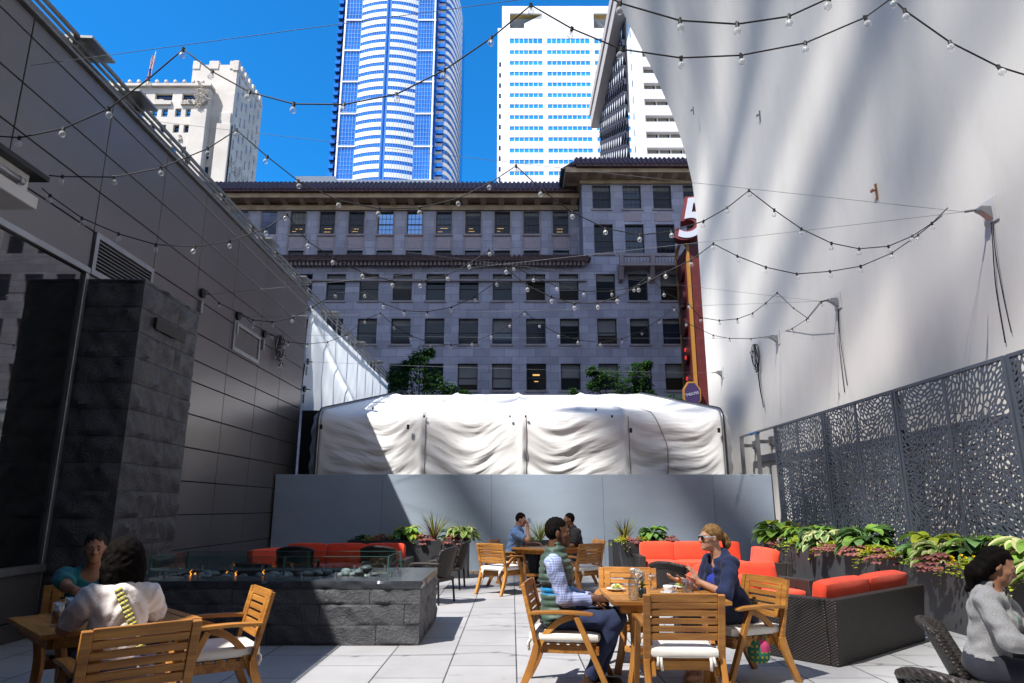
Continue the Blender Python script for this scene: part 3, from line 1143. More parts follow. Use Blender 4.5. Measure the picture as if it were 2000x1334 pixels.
for ri, (za, zb, ws) in enumerate(rowsP[3:]):
    for ci, (a, b) in enumerate(ws[:4]):
        o = win(sk, (a + b) / 2, (b - a) / 2, za, zb, .34, 'grid', 'pane')
        if ri == 1:
            part_blind(o, (a + b) / 2, (b - a) / 2, zb, .35, .34)
# jambs and spandrel panels of the set-back floors
mb = MB()
for a, b in ur[1][2]:
    mb.box(a - .16, a - .02, UY - .06, UY + .2, ur[0][0], ur[1][1] + .15)
    mb.box(b + .02, b + .16, UY - .06, UY + .2, ur[0][0], ur[1][1] + .15)
obj('jambs', mb, M['ashplain'], sk)
def spandrel(x0, x1, y0, y1, z0, z1):
    mb = MB()
    mb.box(x0, x1, y0, y1, z0, z1)
    obj('spandrel', mb, M['spandrel'], sk, bevel=.03, seg=1)
for a, b in ur[1][2]:
    spandrel(a + .06, b - .06, UY - .035, UY + .1, ur[0][1] + .12, ur[1][0] - .2)
for i in (1, 2, 3, 4, 5):
    a, b = rowsP[4][2][i]
    spandrel(a + .02, b - .02, -.04, .1, rowsP[3][1] + .25, rowsP[4][0] - .35)
def tiles(mb, x0, x1, ya, za, yb, zb, step=.40):
    n = int((x1 - x0) / step)
    mb.hexa([(x0, ya, za - .14), (x1, ya, za - .14), (x1, yb, za - .14), (x0, yb, za - .14), (x0, ya, za), (x1, ya, za), (x1, yb, zb), (x0, yb, zb)])
    for i in range(n):
        x = x0 + step * (i + .5)
        mb.tube([(x, ya - .05, za + .02), (x, yb, zb + .02)], .13, 6)
# skirt roof between the blocks
mb = MB()
tiles(mb, -34, PVL + .5, -1.1, wz(501, Y=SY - 1.1), UY - .04, wz(489, Y=SY - 1.1) + 1.0)
obj('roof', mb, M['rooftile'], sk, angle=40)
mb = MB()
zz0, zz1 = wz(520, Y=SY), wz(502, Y=SY - 1)
mb.box(-34, PVL + .3, -1.0, -.002, zz1 - .20, zz1)
mb.box(-34, PVL + .2, -.35, -.003, zz0, zz0 + .22)
x = -34
while x < PVL:
    mb.box(x, x + .17, -.62, -.004, zz1 - .55, zz1 - .202)
    x += .34
mb.box(-34, PVL + .15, -.22, -.002, zz0 - 1.35, zz0 - 1.2)
obj('cornice', mb, M['ashplain'], sk)
# main cornice of the set-back floors
mb = MB()
za = wz(403, Y=SY + UY)
ztop = wz(373, Y=SY + UY - 1.5)
mb.box(-34, PVL - .05, UY - .25, UY - .003, za - .45, za)
mb.box(-34, PVL - .05, UY - 1.35, UY + .5, ztop - .55, ztop)
mb.box(-34, PVL - .05, UY - .12, UY + .3, za, ztop - .55, 1)
x = -34 + .4
while x < PVL - .4:
    mb.hexa([(x, UY - .95, za + .22), (x + .5, UY - .95, za + .22), (x + .5, UY - .13, za + .05), (x, UY - .13, za + .05),
             (x, UY - 1.2, ztop - .56), (x + .5, UY - 1.2, ztop - .56), (x + .5, UY - .13, ztop - .56), (x, UY - .13, ztop - .56)], 2)
    x += 1.62
obj('cornice', mb, [M['cornice'], M['frieze'], M['bracket']], sk)
mb = MB()
tiles(mb, -34, PVL - .05, UY - 1.7, ztop + .03, UY + 1.2, ztop + 2.15)
obj('roof', mb, M['rooftile'], sk, angle=40)
# pavilion cornice
mb = MB()
zpb, zpc = wz(352, Y=SY), wz(324, Y=SY - 1.6)
PX0 = PVL - 1.5
mb.box(PVL - .2, 62, -.2, UY + 2, zpb - .4, zpb)
mb.box(PVL - .1, 62, -.1, UY + 2, zpb, zpc - .5, 1)
mb.box(PX0, 62, -1.45, UY + 4, zpc - .5, zpc)
x = PVL - .05
while x < 60:
    mb.hexa([(x, -1.0, zpb + .25), (x + .45, -1.0, zpb + .25), (x + .45, -.11, zpb + .05), (x, -.11, zpb + .05),
             (x, -1.3, zpc - .51), (x + .45, -1.3, zpc - .51), (x + .45, -.11, zpc - .51), (x, -.11, zpc - .51)], 2)
    x += 1.28
y = .6
while y < 6:
    mb.box(PVL - 1.2, PVL - .11, y, y + .45, zpb + .3, zpc - .51, 2)
    y += 1.3
obj('cornice', mb, [M['cornice'], M['frieze'], M['bracket']], sk)
mb = MB()
tiles(mb, PX0 + .9, 62, -1.8, zpc + .03, -.1, zpc + 1.5)
for i in range(12):
    y = -1.6 + i * .42
    mb.tube([(PX0 - .3 + max(0, (-y - .9)) * 1.2, y, zpc + .05), (PX0 + 1.5, max(y, -.2), zpc + 1.5)], .13, 6)
mb.quad((PX0 - .2, 5, zpc + .03), (PX0 - .2, -.9, zpc + .03), (PX0 + 1.5, -.1, zpc + 1.5), (PX0 + 1.5, 5, zpc + 1.5))
mb.quad((PX0 - .2, -.9, zpc + .03), (PX0 + .9, -1.8, zpc + .03), (PX0 + 1.5, -.1, zpc + 1.5), (PX0 + 1.5, -.1, zpc + 1.5))
obj('roof', mb, M['rooftile'], sk, angle=40)
# balcony of the pavilion
bal = MB()
bx0, bx1 = wx(1206, 510), 15
bz0, bz1 = wz(519, Y=SY - 1), wz(497, Y=SY - 1)
bal.box(bx0, bx1, -1.1, -.002, bz0, bz0 + .22)
bal.box(bx0, bx1, -1.05, -.85, bz1 - .16, bz1)
for x in np.arange(bx0 + .05, bx1, .26):
    bal.lathe([(.05, bz0 + .22), (.085, bz0 + .40), (.04, bz0 + .6), (.06, bz1 - .16)], 6, (x + .1, -.95, 0))
for x in (bx0, bx0 + 2.55, bx0 + 5.1, bx0 + 7.6):
    bal.box(x, x + .36, -1.12, -.80, bz0 + .22, bz1 + .03)
    bal.hexa([(x, -.5, bz0 - 1.0), (x + .36, -.5, bz0 - 1.0), (x + .36, -.003, bz0 - 1.2), (x, -.003, bz0 - 1.2),
              (x, -1.0, bz0 - .003), (x + .36, -1.0, bz0 - .003), (x + .36, -.003, bz0 - .003), (x, -.003, bz0 - .003)])
obj('balcony', bal, M['ashplain'], sk, angle=40)
mb = MB()
p0 = atY(577, 352, SY + 9)
p1 = atY(655, 344, SY + 9)
mb.box(p0.x, p1.x, 9, 13.5, zut, p1.z)
p2 = atY(886, 351, SY + 9.5)
mb.box(p1.x + .02, p2.x, 9.5, 13.2, zut, p2.z)
obj('penthouse', mb, M['white'], sk)

# vertical theatre sign beyond the edge of the pedestal
sg = thing('blade_sign', 'tall red vertical blade sign topped by a big white number 5', 'sign', (0, 50, 0))
q0, q1 = atY(1352, 480, 49), atY(1385, 780, 49)
M['signred'] = mk('sign_red', (.13, .019, .015), .55, var=.25, vscale=2)
M['signyel'] = mk('sign_ochre', (.42, .20, .035), .5)
M['bulbrow'] = mk('sign_bulbs', (.8, .55, .4), .4)
sx0 = atY(1349, 600, 49).x
sx1 = sx0 + 1.5
st, sb = q0.z, 3.5
mb = MB()
mb.box(sx0, sx1, -1, 2.4, sb, st)
obj('blade', mb, M['signred'], sg)
mb = MB()
mb.box(sx0 - .04, sx0 + .12, -1.06, -.98, sb, st + .1)
mb.box(sx0 - .06, sx0 - .002, -.98, -.80, sb, st + .1)
mb.box(sx0 - .06, sx0 - .002, 2.2, 2.45, sb, st + .1)
mb.lathe([(.75, -.06), (.75, .0)], 20, (0, 0, 0))
obj('trim', mb, M['signyel'], sg) if False else None
mb = MB()
mb.box(sx0 - .04, sx0 + .14, -1.07, -1.003, sb, st + .1)
mb.box(sx0 - .06, sx0 - .003, -.95, -.75, sb, st + .1)
mb.box(sx0 - .06, sx0 - .003, 2.15, 2.42, sb, st + .1)
mb.tube([(sx0 - .02, .75 + 1.5 * math.cos(a), st + .1 + .8 * math.sin(a)) for a in np.linspace(0, math.pi, 12)], .13, 6)
obj('trim', mb, M['signyel'], sg)
mb = MB()
z = sb + .2
while z < st:
    for x in (sx1 - .05,):
        mb.box(x - .05, x + .03, -1.05, -1.003, z, z + .12)
    z += .26
obj('bulb_row', mb, M['bulbrow'], sg)
M['redlamp'] = mk('red_lamp', (.5, .02, .02), .4, emit=((1, .05, .04), .35))
for k in range(7):
    z = st - 1.6 - k * 2.2
    mb = MB()
    mb.tube([(sx0 - .25, .7, z), (sx0 - .005, .7, z)], .75, 14)
    lo_ = obj('letter_drum', mb, mk('dark_red_drum', (.07, .012, .014), .5) if k == 0 else bpy.data.materials['dark_red_drum'], sg, angle=40)
    if k >= 3:
        mb = MB()
        for dz in (-.3, .3):
            mb.tube([(sx0 - .33, .2, z + dz), (sx0 - .252, .2, z + dz)], .16, 8)
        obj('red_lamp', mb, M['redlamp'], lo_)
def to_mesh(o):
    bpy.context.view_layer.update()
    me = bpy.data.meshes.new_from_object(o.evaluated_get(bpy.context.evaluated_depsgraph_get()))
    n = bpy.data.objects.new(o.name, me)
    nm = o.name
    COL.objects.link(n)
    n.parent, n.location, n.rotation_euler, n.scale = o.parent, o.location, o.rotation_euler, o.scale
    bpy.data.objects.remove(o)
    n.name = nm
    return n
def text(name, body, size, ext, mats, parent, loc, rot, shear=0., xs=1.):
    c = bpy.data.curves.new(name, 'FONT')
    c.body = body
    c.size = size
    c.extrude = ext
    c.shear = shear
    c.align_x = 'CENTER'
    c.resolution_u = 6
    for m in (mats if isinstance(mats, list) else [mats]):
        c.materials.append(m)
    o = bpy.data.objects.new(name, c)
    COL.objects.link(o)
    o.parent = parent
    o.location = loc
    o.rotation_euler = rot
    o.scale = (xs, 1, 1)
    return to_mesh(o)
pc5 = atY(1345, 468, 49)
h5 = atY(1355, 392, 49).z - pc5.z
def fat5(name, mat, off, y, ext):
    c = bpy.data.curves.new(name, 'FONT')
    c.body = '5'
    c.size = h5 / .70
    c.extrude = ext
    c.offset = off
    c.shear = .22
    c.align_x = 'CENTER'
    c.materials.append(mat)
    o = bpy.data.objects.new(name, c)
    COL.objects.link(o)
    o.parent = sg
    o.location = (atY(1343, 430, 49).x, y, pc5.z)
    o.rotation_euler = (R(90), 0, R(-14))
    return to_mesh(o)
M['sign5'] = mk('sign_dark_red', (.16, .012, .018), .5)
M['sign5w'] = mk('sign_white', (.50, .52, .58), .4)
fat5('numeral_body', M['sign5'], .16, -1.0, .55)
fat5('numeral_face', M['sign5w'], .03, -1.58, .05)
pb_ = atY(1352, 770, 48.6)
bd = thing('theatre_badge', 'octagonal ochre badge reading THEATRE low on the red blade sign', 'sign', (pb_.x, 48.6, pb_.z))
bd.scale = (.8, 1, .8)
mb = MB()
mb.prismy([(.85 * math.cos(a), 1.25 * math.sin(a)) for a in np.linspace(R(22), R(382), 8, endpoint=False)], 0, .3)
obj('rim', mb, M['signyel'], bd)
mb = MB()
mb.prismy([(.72 * math.cos(a), 1.1 * math.sin(a)) for a in np.linspace(R(22), R(382), 8, endpoint=False)], -.03, -.003)
obj('face', mb, mk('badge_navy', (.05, .03, .10), .5), bd)
text('lettering', 'THEATRE', .36, .01, M['sign5w'], bd, (0, -.045, -.1), (R(90), R(-12), 0), xs=.85)

# ------------------------------------------------------------------ towers
# white tower with ribbon windows
TY = 230.0
t1 = thing('white_tower', 'tall flat white office tower with rows of blue ribbon windows', 'building', (0, TY, 0))
x0, x1 = wx(980, 200, TY), wx(1260, 200, TY)
ztop = wz(12, 1000, TY)
strips = [(wx(995.6, 200, TY), wx(1060.5, 200, TY)), (wx(1070, 200, TY), wx(1155, 200, TY)), (wx(1164.5, 200, TY), wx(1230, 200, TY))]
rowp = [80, 102, 123, 144, 165, 186, 207.5, 229, 250.5, 272, 294, 316, 338.5, 361, 384, 407]
rws = []
for i, py in enumerate(rowp[::-1]):
    hh = 5.0 if py == 80 else 3.9
    rws.append((wz(py + hh, 1000, TY), wz(py - hh, 1000, TY), strips))
zn0, zn1 = wz(55, 1000, TY), wz(26, 1000, TY)
rws.append((zn0, zn1, [strips[0], strips[2]]))
mb = MB()
facade(mb, x0, x1, 0, rws[-1][0], rws[:-1], .22)
facade(mb, x0, x1, rws[-1][0], ztop, rws[-1:], .8)
mb.quad((x0, 45, 0), (x0, 0, 0), (x0, 0, ztop), (x0, 45, ztop))
mb.quad((x1, 0, 0), (x1, 45, 0), (x1, 45, ztop), (x1, 0, ztop))
mb.quad((x0, 0, ztop), (x1, 0, ztop), (x1, 45, ztop), (x0, 45, ztop))
xs0 = wx(971.5, 200, TY + 14)
mb.box(xs0, x0 - .02, 14, 40, 0, wz(55, 1000, TY + 14))
obj('wall', mb, M['white'], t1)
# notches under the parapet
for k, (a, b) in enumerate((strips[0], strips[2])):
    mb = MB()
    mb.quad((a, 9, zn0), (b, 9, zn0), (b, 9, zn1), (a, 9, zn1), 0)
    s = a + (b - a) * .45
    if k == 0:
        mb.add([(s, .82, zn0), (b, .82, zn0), (b, .82, zn1), (s, 8.8, zn0), (s, .84, zn1 - 4)], [(0, 1, 2), (0, 2, 4)], 0)
        mb.add([(s, .82, zn0), (s, 8.9, zn0), (s, 8.9, zn1), (s, .84, zn1 - 4)], [(0, 1, 2, 3)], 0)
    else:
        mb.add([(a, .82, zn1), (s, .82, zn0 - 1), (s, 8.9, zn0)], [(0, 1, 2)], 0)
    mb.quad((a, .8, zn1 - .03), (b, .8, zn1 - .03), (b, 3.2, zn1 - .03), (a, 3.2, zn1 - .03), 1)
    mb.quad((a, 3.2, zn1 - .03), (b, 3.2, zn1 - .03), (b, 9, zn1 - .03), (a, 9, zn1 - .03), 0)
    mb.quad((a, .8, zn0), (a, 9, zn0), (a, 9, zn1), (a, .8, zn1), 0)
    obj('notch', mb, [M['conc'], mk('ochre_soffit', (.65, .42, .12), .7) if k == 0 else bpy.data.materials['ochre_soffit']], t1)
for za, zb, ss in rws[:-1]:
    for a, b in ss:
        mb = MB()
        mb.quad((a, .18, za), (b, .18, za), (b, .18, zb), (a, .18, zb), 0)
        n = max(3, int((b - a) / 1.75))
        for i in range(1, n):
            x = a + (b - a) * i / n
            mb.box(x - .11, x + .11, .06, .17, za, zb, 1)
        obj('ribbon_window', mb, [M['towerblue'], M['mullion']], t1)
mb = MB()
for py in rowp:
    z = wz(py + 6, 985, TY)
    mb.quad((xs0 - .05, 39, z), (xs0 - .05, 15, z), (xs0 - .05, 15, z + 2.2), (xs0 - .05, 39, z + 2.2))
    mb.box(xs0 + .6, x0 - .6, 13.9, 13.99, z, z + 2.0)
obj('side_window', mb, M['towerdark'], t1)

# curved blue and white tower
CY = 240.0
t2 = thing('curved_tower', 'tall blue glass tower with curved white spandrel bands', 'building', (0, CY, 0))
X = lambda px: wx(px, 180, CY)
arc = [(X(699) + (X(811) - X(699)) * i / 24, -2.6 * (1 - (2 * i / 24 - 1) ** 2)) for i in range(25)]
rc = []
rcx0, rcx1 = X(866), X(888)
for i in range(21):
    a = R(90) * i / 20 + R(0)
    rc.append((rcx0 + (rcx1 - rcx0) * math.sin(a), 3 + 26 * (1 - math.cos(a))))
plan = [(X(655), 34), (X(655), 8), (X(666), 1.5), (X(666), 0), (X(699), 0)] + arc[1:-1] + [(X(811), 0), (X(848), 0), (X(849), 2.9)] + rc + [(rcx1, 45), (X(655), 45)]
zt2 = wz(-60, 750, CY)
mb = MB()
mb.prism(plan, 0, zt2)
obj('glass_body', mb, M['towerblue2'], t2)
def band(pl, za, zb, off, name, m):
    mb = MB()
    n = len(pl)
    out = []
    for i in range(n):
        a, b = pl[max(0, i - 1)], pl[min(n - 1, i + 1)]
        d = Vector((b[0] - a[0], b[1] - a[1])).normalized()
        out.append((pl[i][0] + d.y * off, pl[i][1] - d.x * off))
    vs = [(x, y, za) for x, y in pl] + [(x, y, za) for x, y in out] + [(x, y, zb) for x, y in pl] + [(x, y, zb) for x, y in out]
    fs = []
    for i in range(n - 1):
        fs += [(n + i, n + i + 1, 3 * n + i + 1, 3 * n + i), (2 * n + i, 3 * n + i, 3 * n + i + 1, 2 * n + i + 1), (i + 1, n + i + 1, n + i, i)]
    fs += [(0, n, 3 * n, 2 * n), (n - 1, 3 * n - 1 - 0, 4 * n - 1, 2 * n - 1)]
    fs[-1] = (n - 1, 3 * n - 1, 4 * n - 1, 2 * n - 1) if False else (2 * n - 1, n - 1, 3 * n - 1, 4 * n - 1)
    mb.add(vs, fs)
    return obj(name, mb, m, t2)
mid0, mid1 = 10.6 / 24, 12.6 / 24
Lseg, Rseg = arc[0:12], arc[13:25]
fh = 3.56
zb0 = wz(352, 750, CY)
k = 0
z = zb0
z -= 2 * fh
while z < zt2 - 3:
    band(Lseg, z, z + 1.95, .16, 'floor_band', M['white'])
    band(Rseg, z, z + 1.95, .16, 'floor_band', M['white'])
    band(rc, z + .3, z + 2.0, .25, 'floor_band', M['white'])
    z += fh
    k += 1
mb = MB()
def lines(xa, xb, y, n, zstep, zoff=0.):
    for i in range(n + 1):
        x = xa + (xb - xa) * i / n
        mb.box(x - .07, x + .07, y - .15, y - .003, 60, zt2)
    z = zb0 - 10.
    while z < zt2:
        mb.box(xa, xb, y - .12, y - .002, z, z + .14)
        z += zstep
lines(X(668), X(698), 0, 5, fh / 2)
lines(X(813), X(846), 0, 6, fh / 2)
for i in (11.35, 12, 12.65):
    p = Vector(arc[int(i)]).lerp(Vector(arc[int(i) + 1]), i - int(i))
    mb.box(p.x - .06, p.x + .06, p.y - .2, p.y, 60, zt2)
for i in range(0, 25):
    mb.box(arc[i][0] - .06, arc[i][0] + .06, arc[i][1] - .2, arc[i][1] - .004, 60, zt2)
obj('mullion_grid', mb, mk('pale_blue_mullion', (.16, .36, .72), .5), t2)
mb = MB()
for x in (X(666), X(845.5)):
    mb.box(x - .3, x + .3, -.5, -.16, 60, zt2)
z = zb0 - .4
k = 0
while z < zt2:
    mb.box(X(666), X(699), -.45, -.17, z, z + .6)
    mb.box(X(812), X(848), -.45, -.17, z, z + .6)
    z += fh * 4
obj('white_frame', mb, M['mullion'], t2)
mb, m2 = MB(), MB()  # stepped corner blocks in dark and blue glass, with grey spandrels
z = zb0 - 8
while z < zt2:
    mb.box(X(650), X(660), 3, 9, z + 1.5, z + fh, 0)
    mb.box(X(647.5), X(657), 2, 8, z, z + 1.6, 1)
    m2.box(X(851), X(865.5), 1.9, 2.6, z + 1.9, z + fh - .15, 2)
    m2.box(X(853), X(866), 1.2, 2.2, z + .2, z + 1.7, 1)
    z += fh
gm_ = [M['towerdark'], M['towerblue2'], mk('grey_spandrel', (.42, .42, .45), .7)]
obj('corner_block', mb, gm_, t2)
obj('corner_block', m2, gm_, t2)

# concrete tower with lattice side, partly behind the pedestal
GY = 150.0
gx = wx(1243, 200, GY)
t3 = thing('lattice_tower', 'pale concrete tower with a dark lattice side and deep window slots', 'building', (gx, GY, 0))
gt = atY(1175, 220, GY * 1.4).z
rws = []
for py in (391, 359, 327, 295, 264, 232, 200, 168.5, 137, 105, 73, 40, 8, -25):
    rws.append((wz(py + 6, 1290, GY), wz(py - 7, 1290, GY), [(2.0, 24)]))
mb = MB()
facade(mb, 0, 26, 0, gt, rws, 1.6)
mb.quad((0, 9, 0), (0, 0, 0), (0, 0, gt), (0, 9, gt))
mb.quad((26, 0, 0), (26, 60, 0), (26, 60, gt), (26, 0, gt))
mb.quad((0, 0, gt), (26, 0, gt), (26, 60, gt), (0, 60, gt))
obj('wall', mb, M['conc'], t3)
mb = MB()
for py in range(-4, 12):
    z = wz(py * 32 + 5, 1240, GY + 4)
    mb.prism([(-.08, 4.0), (-.08, 3.3), (.05, 3.3), (.05, 4.0)], z - .8, z + .8)
obj('slot', mb, M['towerdark'], t3)
mb = MB()
for za, zb, ss in rws:
    mb.quad((2, 1.5, za), (24, 1.5, za), (24, 1.5, zb), (2, 1.5, zb), 0)
    for i in range(8):
        x = 2.2 + i * 2.9
        mb.box(x, x + .25, 1.2, 1.48, za, zb, 1)
        mb.box(x + .3, x + 2.5, 1.35, 1.49, zb - .9, zb - .05, 2)
    mb.box(2, 24, .7, .78, za + .45, za + .52, 1)
obj('window_band', mb, [M['towerdark'], M['conc'], M['blind']], t3)
mb = MB()
mb.quad((-.4, 60, 0), (-.4, 9.02, 0), (-.4, 9.02, gt - 3), (-.4, 60, gt - 3))
obj('side_glass', mb, M['towerdark'], t3)
mb = MB()
nr = 13
zlo, zhi, zs_ = 30., gt - 3., 3.94
for i in range(nr):
    ya, yb = 9.2 + i * 50.6 / nr, 9.2 + (i + 1) * 50.6 / nr
    ym = (ya + yb) / 2
    z = zlo + (zs_ / 2 if i % 2 else 0)
    while z < zhi - zs_:
        for (p, q) in (((ym, z), (ya + .3, z + zs_ * .28)), ((ym, z), (yb - .3, z + zs_ * .28)), ((ya + .3, z + zs_ * .28), (ya + .3, z + zs_ * .72)),
                       ((ya + .3, z + zs_ * .72), (ym, z + zs_)), ((yb - .3, z + zs_ * .72), (ym, z + zs_))):
            mb.beam((-.75, p[0], p[1]), (-.75, q[0], q[1]), .5, .55, up=(1, 0, 0), mi=0)
        if (i * 7 + int(z)) % 3:
            mb.box(-.9, -.42, ym - .7, ym + .75, z + .9, z + 3.0, 1)
        z += zs_
obj('lattice', mb, [M['lattice'], M['conc']], t3)
mb = MB()
mb.box(-3.4, -.02, -2, 63, gt - 4.2, gt + .5)
mb.box(-3.8, -.03, -2, 63, gt + .6, gt + 4)
obj('roof_fascia', mb, mk('taupe_fascia', (.42, .37, .34), .8, var=.15), t3)

# cream terracotta tower on the left
KY = 103.0
kx = wx(406, 200, KY)
t4 = thing('terracotta_tower', 'cream terracotta tower with carved parapets and a flag on its roof', 'building', (0, KY, 0))
ktop = wz(162, 400, KY)
def Kx(cx):
    return wx(240 + .21 * cx, 200, KY)
def Kz(cy):
    return wz(90 + .21 * cy, 350, KY)
cols2 = [(-800, -740), (-700, -640), (-600, -540), (-500, -440), (-380, -320), (-280, -220), (-160, -100), (-55, 5), (75, 130), (160, 215), (275, 333), (372, 430), (497, 553), (593, 648)]
rws = []
for (a, b) in ((1840, 1760), (1690, 1610), (1540, 1460), (1390, 1310), (1170, 1092), (1010, 935), (805, 730), (657, 580)):
    rws.append((Kz(a), Kz(b), [(Kx(p), Kx(q)) for p, q in cols2]))
big = [(-560, -400), (-330, -170), (-90, 60), (85, 205), (292, 455), (545, 672)]
rws.append((Kz(505), Kz(440), [(Kx(p), Kx(q)) for p, q in big]))
kr = wx(406, 200, KY)
mb = MB()
facade(mb, -90, kr, 0, ktop, rws, .6)
mb.quad((kr, 0, 0), (kr, 1.5, 0), (kr, 1.5, ktop), (kr, 0, ktop))
mb.quad((-90, 0, ktop), (kr, 0, ktop), (kr, 12, ktop), (-90, 12, ktop))
# corner pier of the wing
mb.box(Kx(655), kr + .25, -.5, 1.2, 0, Kz(600))
# tall shaft
kx2, kx3 = wx(368, 200, KY + 1.5), wx(457, 200, KY + 1.5)
kt = wz(126, 450, KY + 1.5)
slit = []
mb.box(kx2, kx3, 1.55, 13.6, ktop - 8, kt)
mb.box(kr + .02, kx3, 1.5, 13.6, 0, ktop - 8)
for i in range(7):                         # stepped crown blocks
    mb.box(kx3 - .8, kx3 + .18, 1.4 + i * 1.75, 2.3 + i * 1.75, kt - 1.2, kt + .8)
for a, b in ((.0, .16), (.36, .58), (.82, 1.0)):
    mb.box(kx2 + (kx3 - kx2) * a, kx2 + (kx3 - kx2) * b, 1.42, 2.2, kt - .9, kt + .7)
# buttress steps on the shaft front
for (a, b, t) in ((905, 1010, 410), (890, 1000, 595), (880, 1010, 700)):
    mb.box(Kx(a), Kx(b), .9 - (t - 400) * .0012, 1.52, 0, Kz(t))
obj('wall', mb, M['whitecobb'], t4, bevel=.05, seg=1)
mb = MB()
rk = random.Random(5)
x = -90
while x < kr:
    mb.lathe([(.36, 0), (.34, .3), (.1, .55)], 6, (x, -.2, ktop - .1))
    x += 1.55
mb.box(-90, kr + .45, -.55, 1.3, ktop - .85, ktop - .4)
for a, b in big:
    n = 9
    for i in range(n):
        xx = Kx(a) + (Kx(b) - Kx(a)) * i / n
        mb.box(xx, xx + .35, -.35, .1, Kz(550), Kz(515) + rk.uniform(-.1, .25))
for _ in range(70):                       # carved eagle, swags and lozenges
    cx, cy = rk.gauss(735, 28), rk.gauss(480, 40)
    mb.lathe([(.0, -.25), (.32, 0), (.0, .25)], 5, (Kx(cx), -.55 + rk.uniform(-.2, .1), Kz(cy)))
for _ in range(90):
    yy = rk.uniform(2, 13)
    mb.lathe([(.0, -.3), (.22, 0), (.0, .3)], 5, (kx3 + .05, yy, Kz(1000) - yy * .15 + rk.gauss(0, 1.0)))
for _ in range(40):
    cx = rk.choice([480, 575, 800])
    mb.lathe([(.0, -.2), (.2, 0), (.0, .2)], 5, (Kx(cx + rk.uniform(-12, 12)), -.1, Kz(850 + rk.uniform(-25, 25))))
obj('carving', mb, M['whitecobb'], t4)
for ri, (za, zb, ss) in enumerate(rws):
    for a, b in ss:
        if b < Kx(40) or zb < Kz(1400):
            continue
        mb = MB()
        mb.quad((a, .55, za), (b, .55, za), (b, .55, zb), (a, .55, zb), 0)
        mb.box(a, b, .45, .54, (za + zb) / 2 - .05, (za + zb) / 2 + .05, 1)
        mb.box(a, b, .47, .53, za, za + .35, 2)
        obj('window', mb, [M['towerblue'] if ri % 2 else M['towerdark'], M['bronze'], M['blind']], t4)
mb = MB()
for i in range(6):
    for j in range(9):
        y = 2.6 + i * 1.85
        z = kt - 3.2 - j * 3.1 - (i % 2) * .9
        m1 = MB()
        m1.box(kx3 + .01, kx3 + .04, y, y + .42, z, z + 1.7)
        obj('slit_window', m1, M['towerdark'], t4)
for cx, cy in ((765, 970), (775, 1130), (905, 1160), (905, 1000)):
    m1 = MB()
    m1.box(Kx(cx), Kx(cx + 55), 1.3, 1.34, Kz(cy + 40), Kz(cy - 40))
    obj('slit_window', m1, M['towerdark'], t4)
fp_ = atY(290, 160, KY + 2)
fl = thing('flag', 'small red and white striped flag hanging from a rooftop pole', 'flag', (fp_.x, KY + 2, ktop))
ft = atY(290, 100, KY + 2).z - ktop
mb = MB()
mb.tube([(0, 0, 0), (.55, 0, ft)], [.09, .05], 6)
obj('pole', mb, M['white'], fl)
mb = MB()
for i in range(7):
    for j in range(5):
        def fp(u, v):
            z = ft * (.93 - .62 * v)
            return (.55 * z / ft + .05 - u * (.5 + .35 * v), .25 * math.sin(u * 5 + v * 4), z - .5 * u)
        u0, u1, v0, v1 = i / 7, (i + 1) / 7, j / 5, (j + 1) / 5
        mb.quad(fp(u0, v0), fp(u1, v0), fp(u1, v1), fp(u0, v1), 2 if (j >= 3 and i < 4) else i % 2)
obj('cloth', mb, [mk('flag_red', (.55, .03, .04), .8), M['white'], mk('flag_blue', (.03, .04, .2), .8)], fl)

# added high-rise, unseen to the left, that keeps the stone block in shade
mb = MB()
mb.box(-16, 16, -22, 22, 0, 168)
t5 = thing('shade_highrise', 'tall dark high-rise added out of view on the left to shade the stone block', 'building', (-64, 22, 0))
obj('wall', mb, M['towerdark'], t5)
mb = MB()
for i in range(46):
    mb.box(-16.12, 16.12, -22.12, 22.12, 2 + i * 3.6, 3.2 + i * 3.6)
obj('floor_band', mb, M['conc'], t5)
# invented high-rise out of view, its crown shaped to dapple the terrace with shade
t6 = thing('dapple_highrise', 'invented high-rise out of view, its open steel crown shaped to dapple the terrace', 'building', (-69, -39.7, 0))
mb = MB()
mb.box(-6, 4, -20, 12, 0, 109)
obj('wall', mb, M['conc'], t6)
rc_ = random.Random(4)
mb = MB()
for y in (-18, -9, 0, 9):
    mb.box(3.4, 3.9, y - .12, y + .12, 109, 165)
obj('column', mb, M['steelgrey'], t6)
mb = MB()
for c_, w_, ya, yb in DAPPLE_BEAMS:
    za, zb = 29.1 + c_ - .6 * (ya + 20), 29.1 + c_ - .6 * (yb + 20)
    mb.beam((4, ya + 16, za), (4, yb + 16, zb), .3, w_, up=(0, .6, 1))
obj('dapple_beam', mb, M['steelgrey'], t6)
# the rear wing that closes the terrace behind the camera
mb = MB()
mb.box(-25, 6.0, -17, -10, 0, 30.5)
tag(obj('rear_wing', mb, M['panel']), 'dark wing of the panel building closing the terrace behind the camera', 'building')
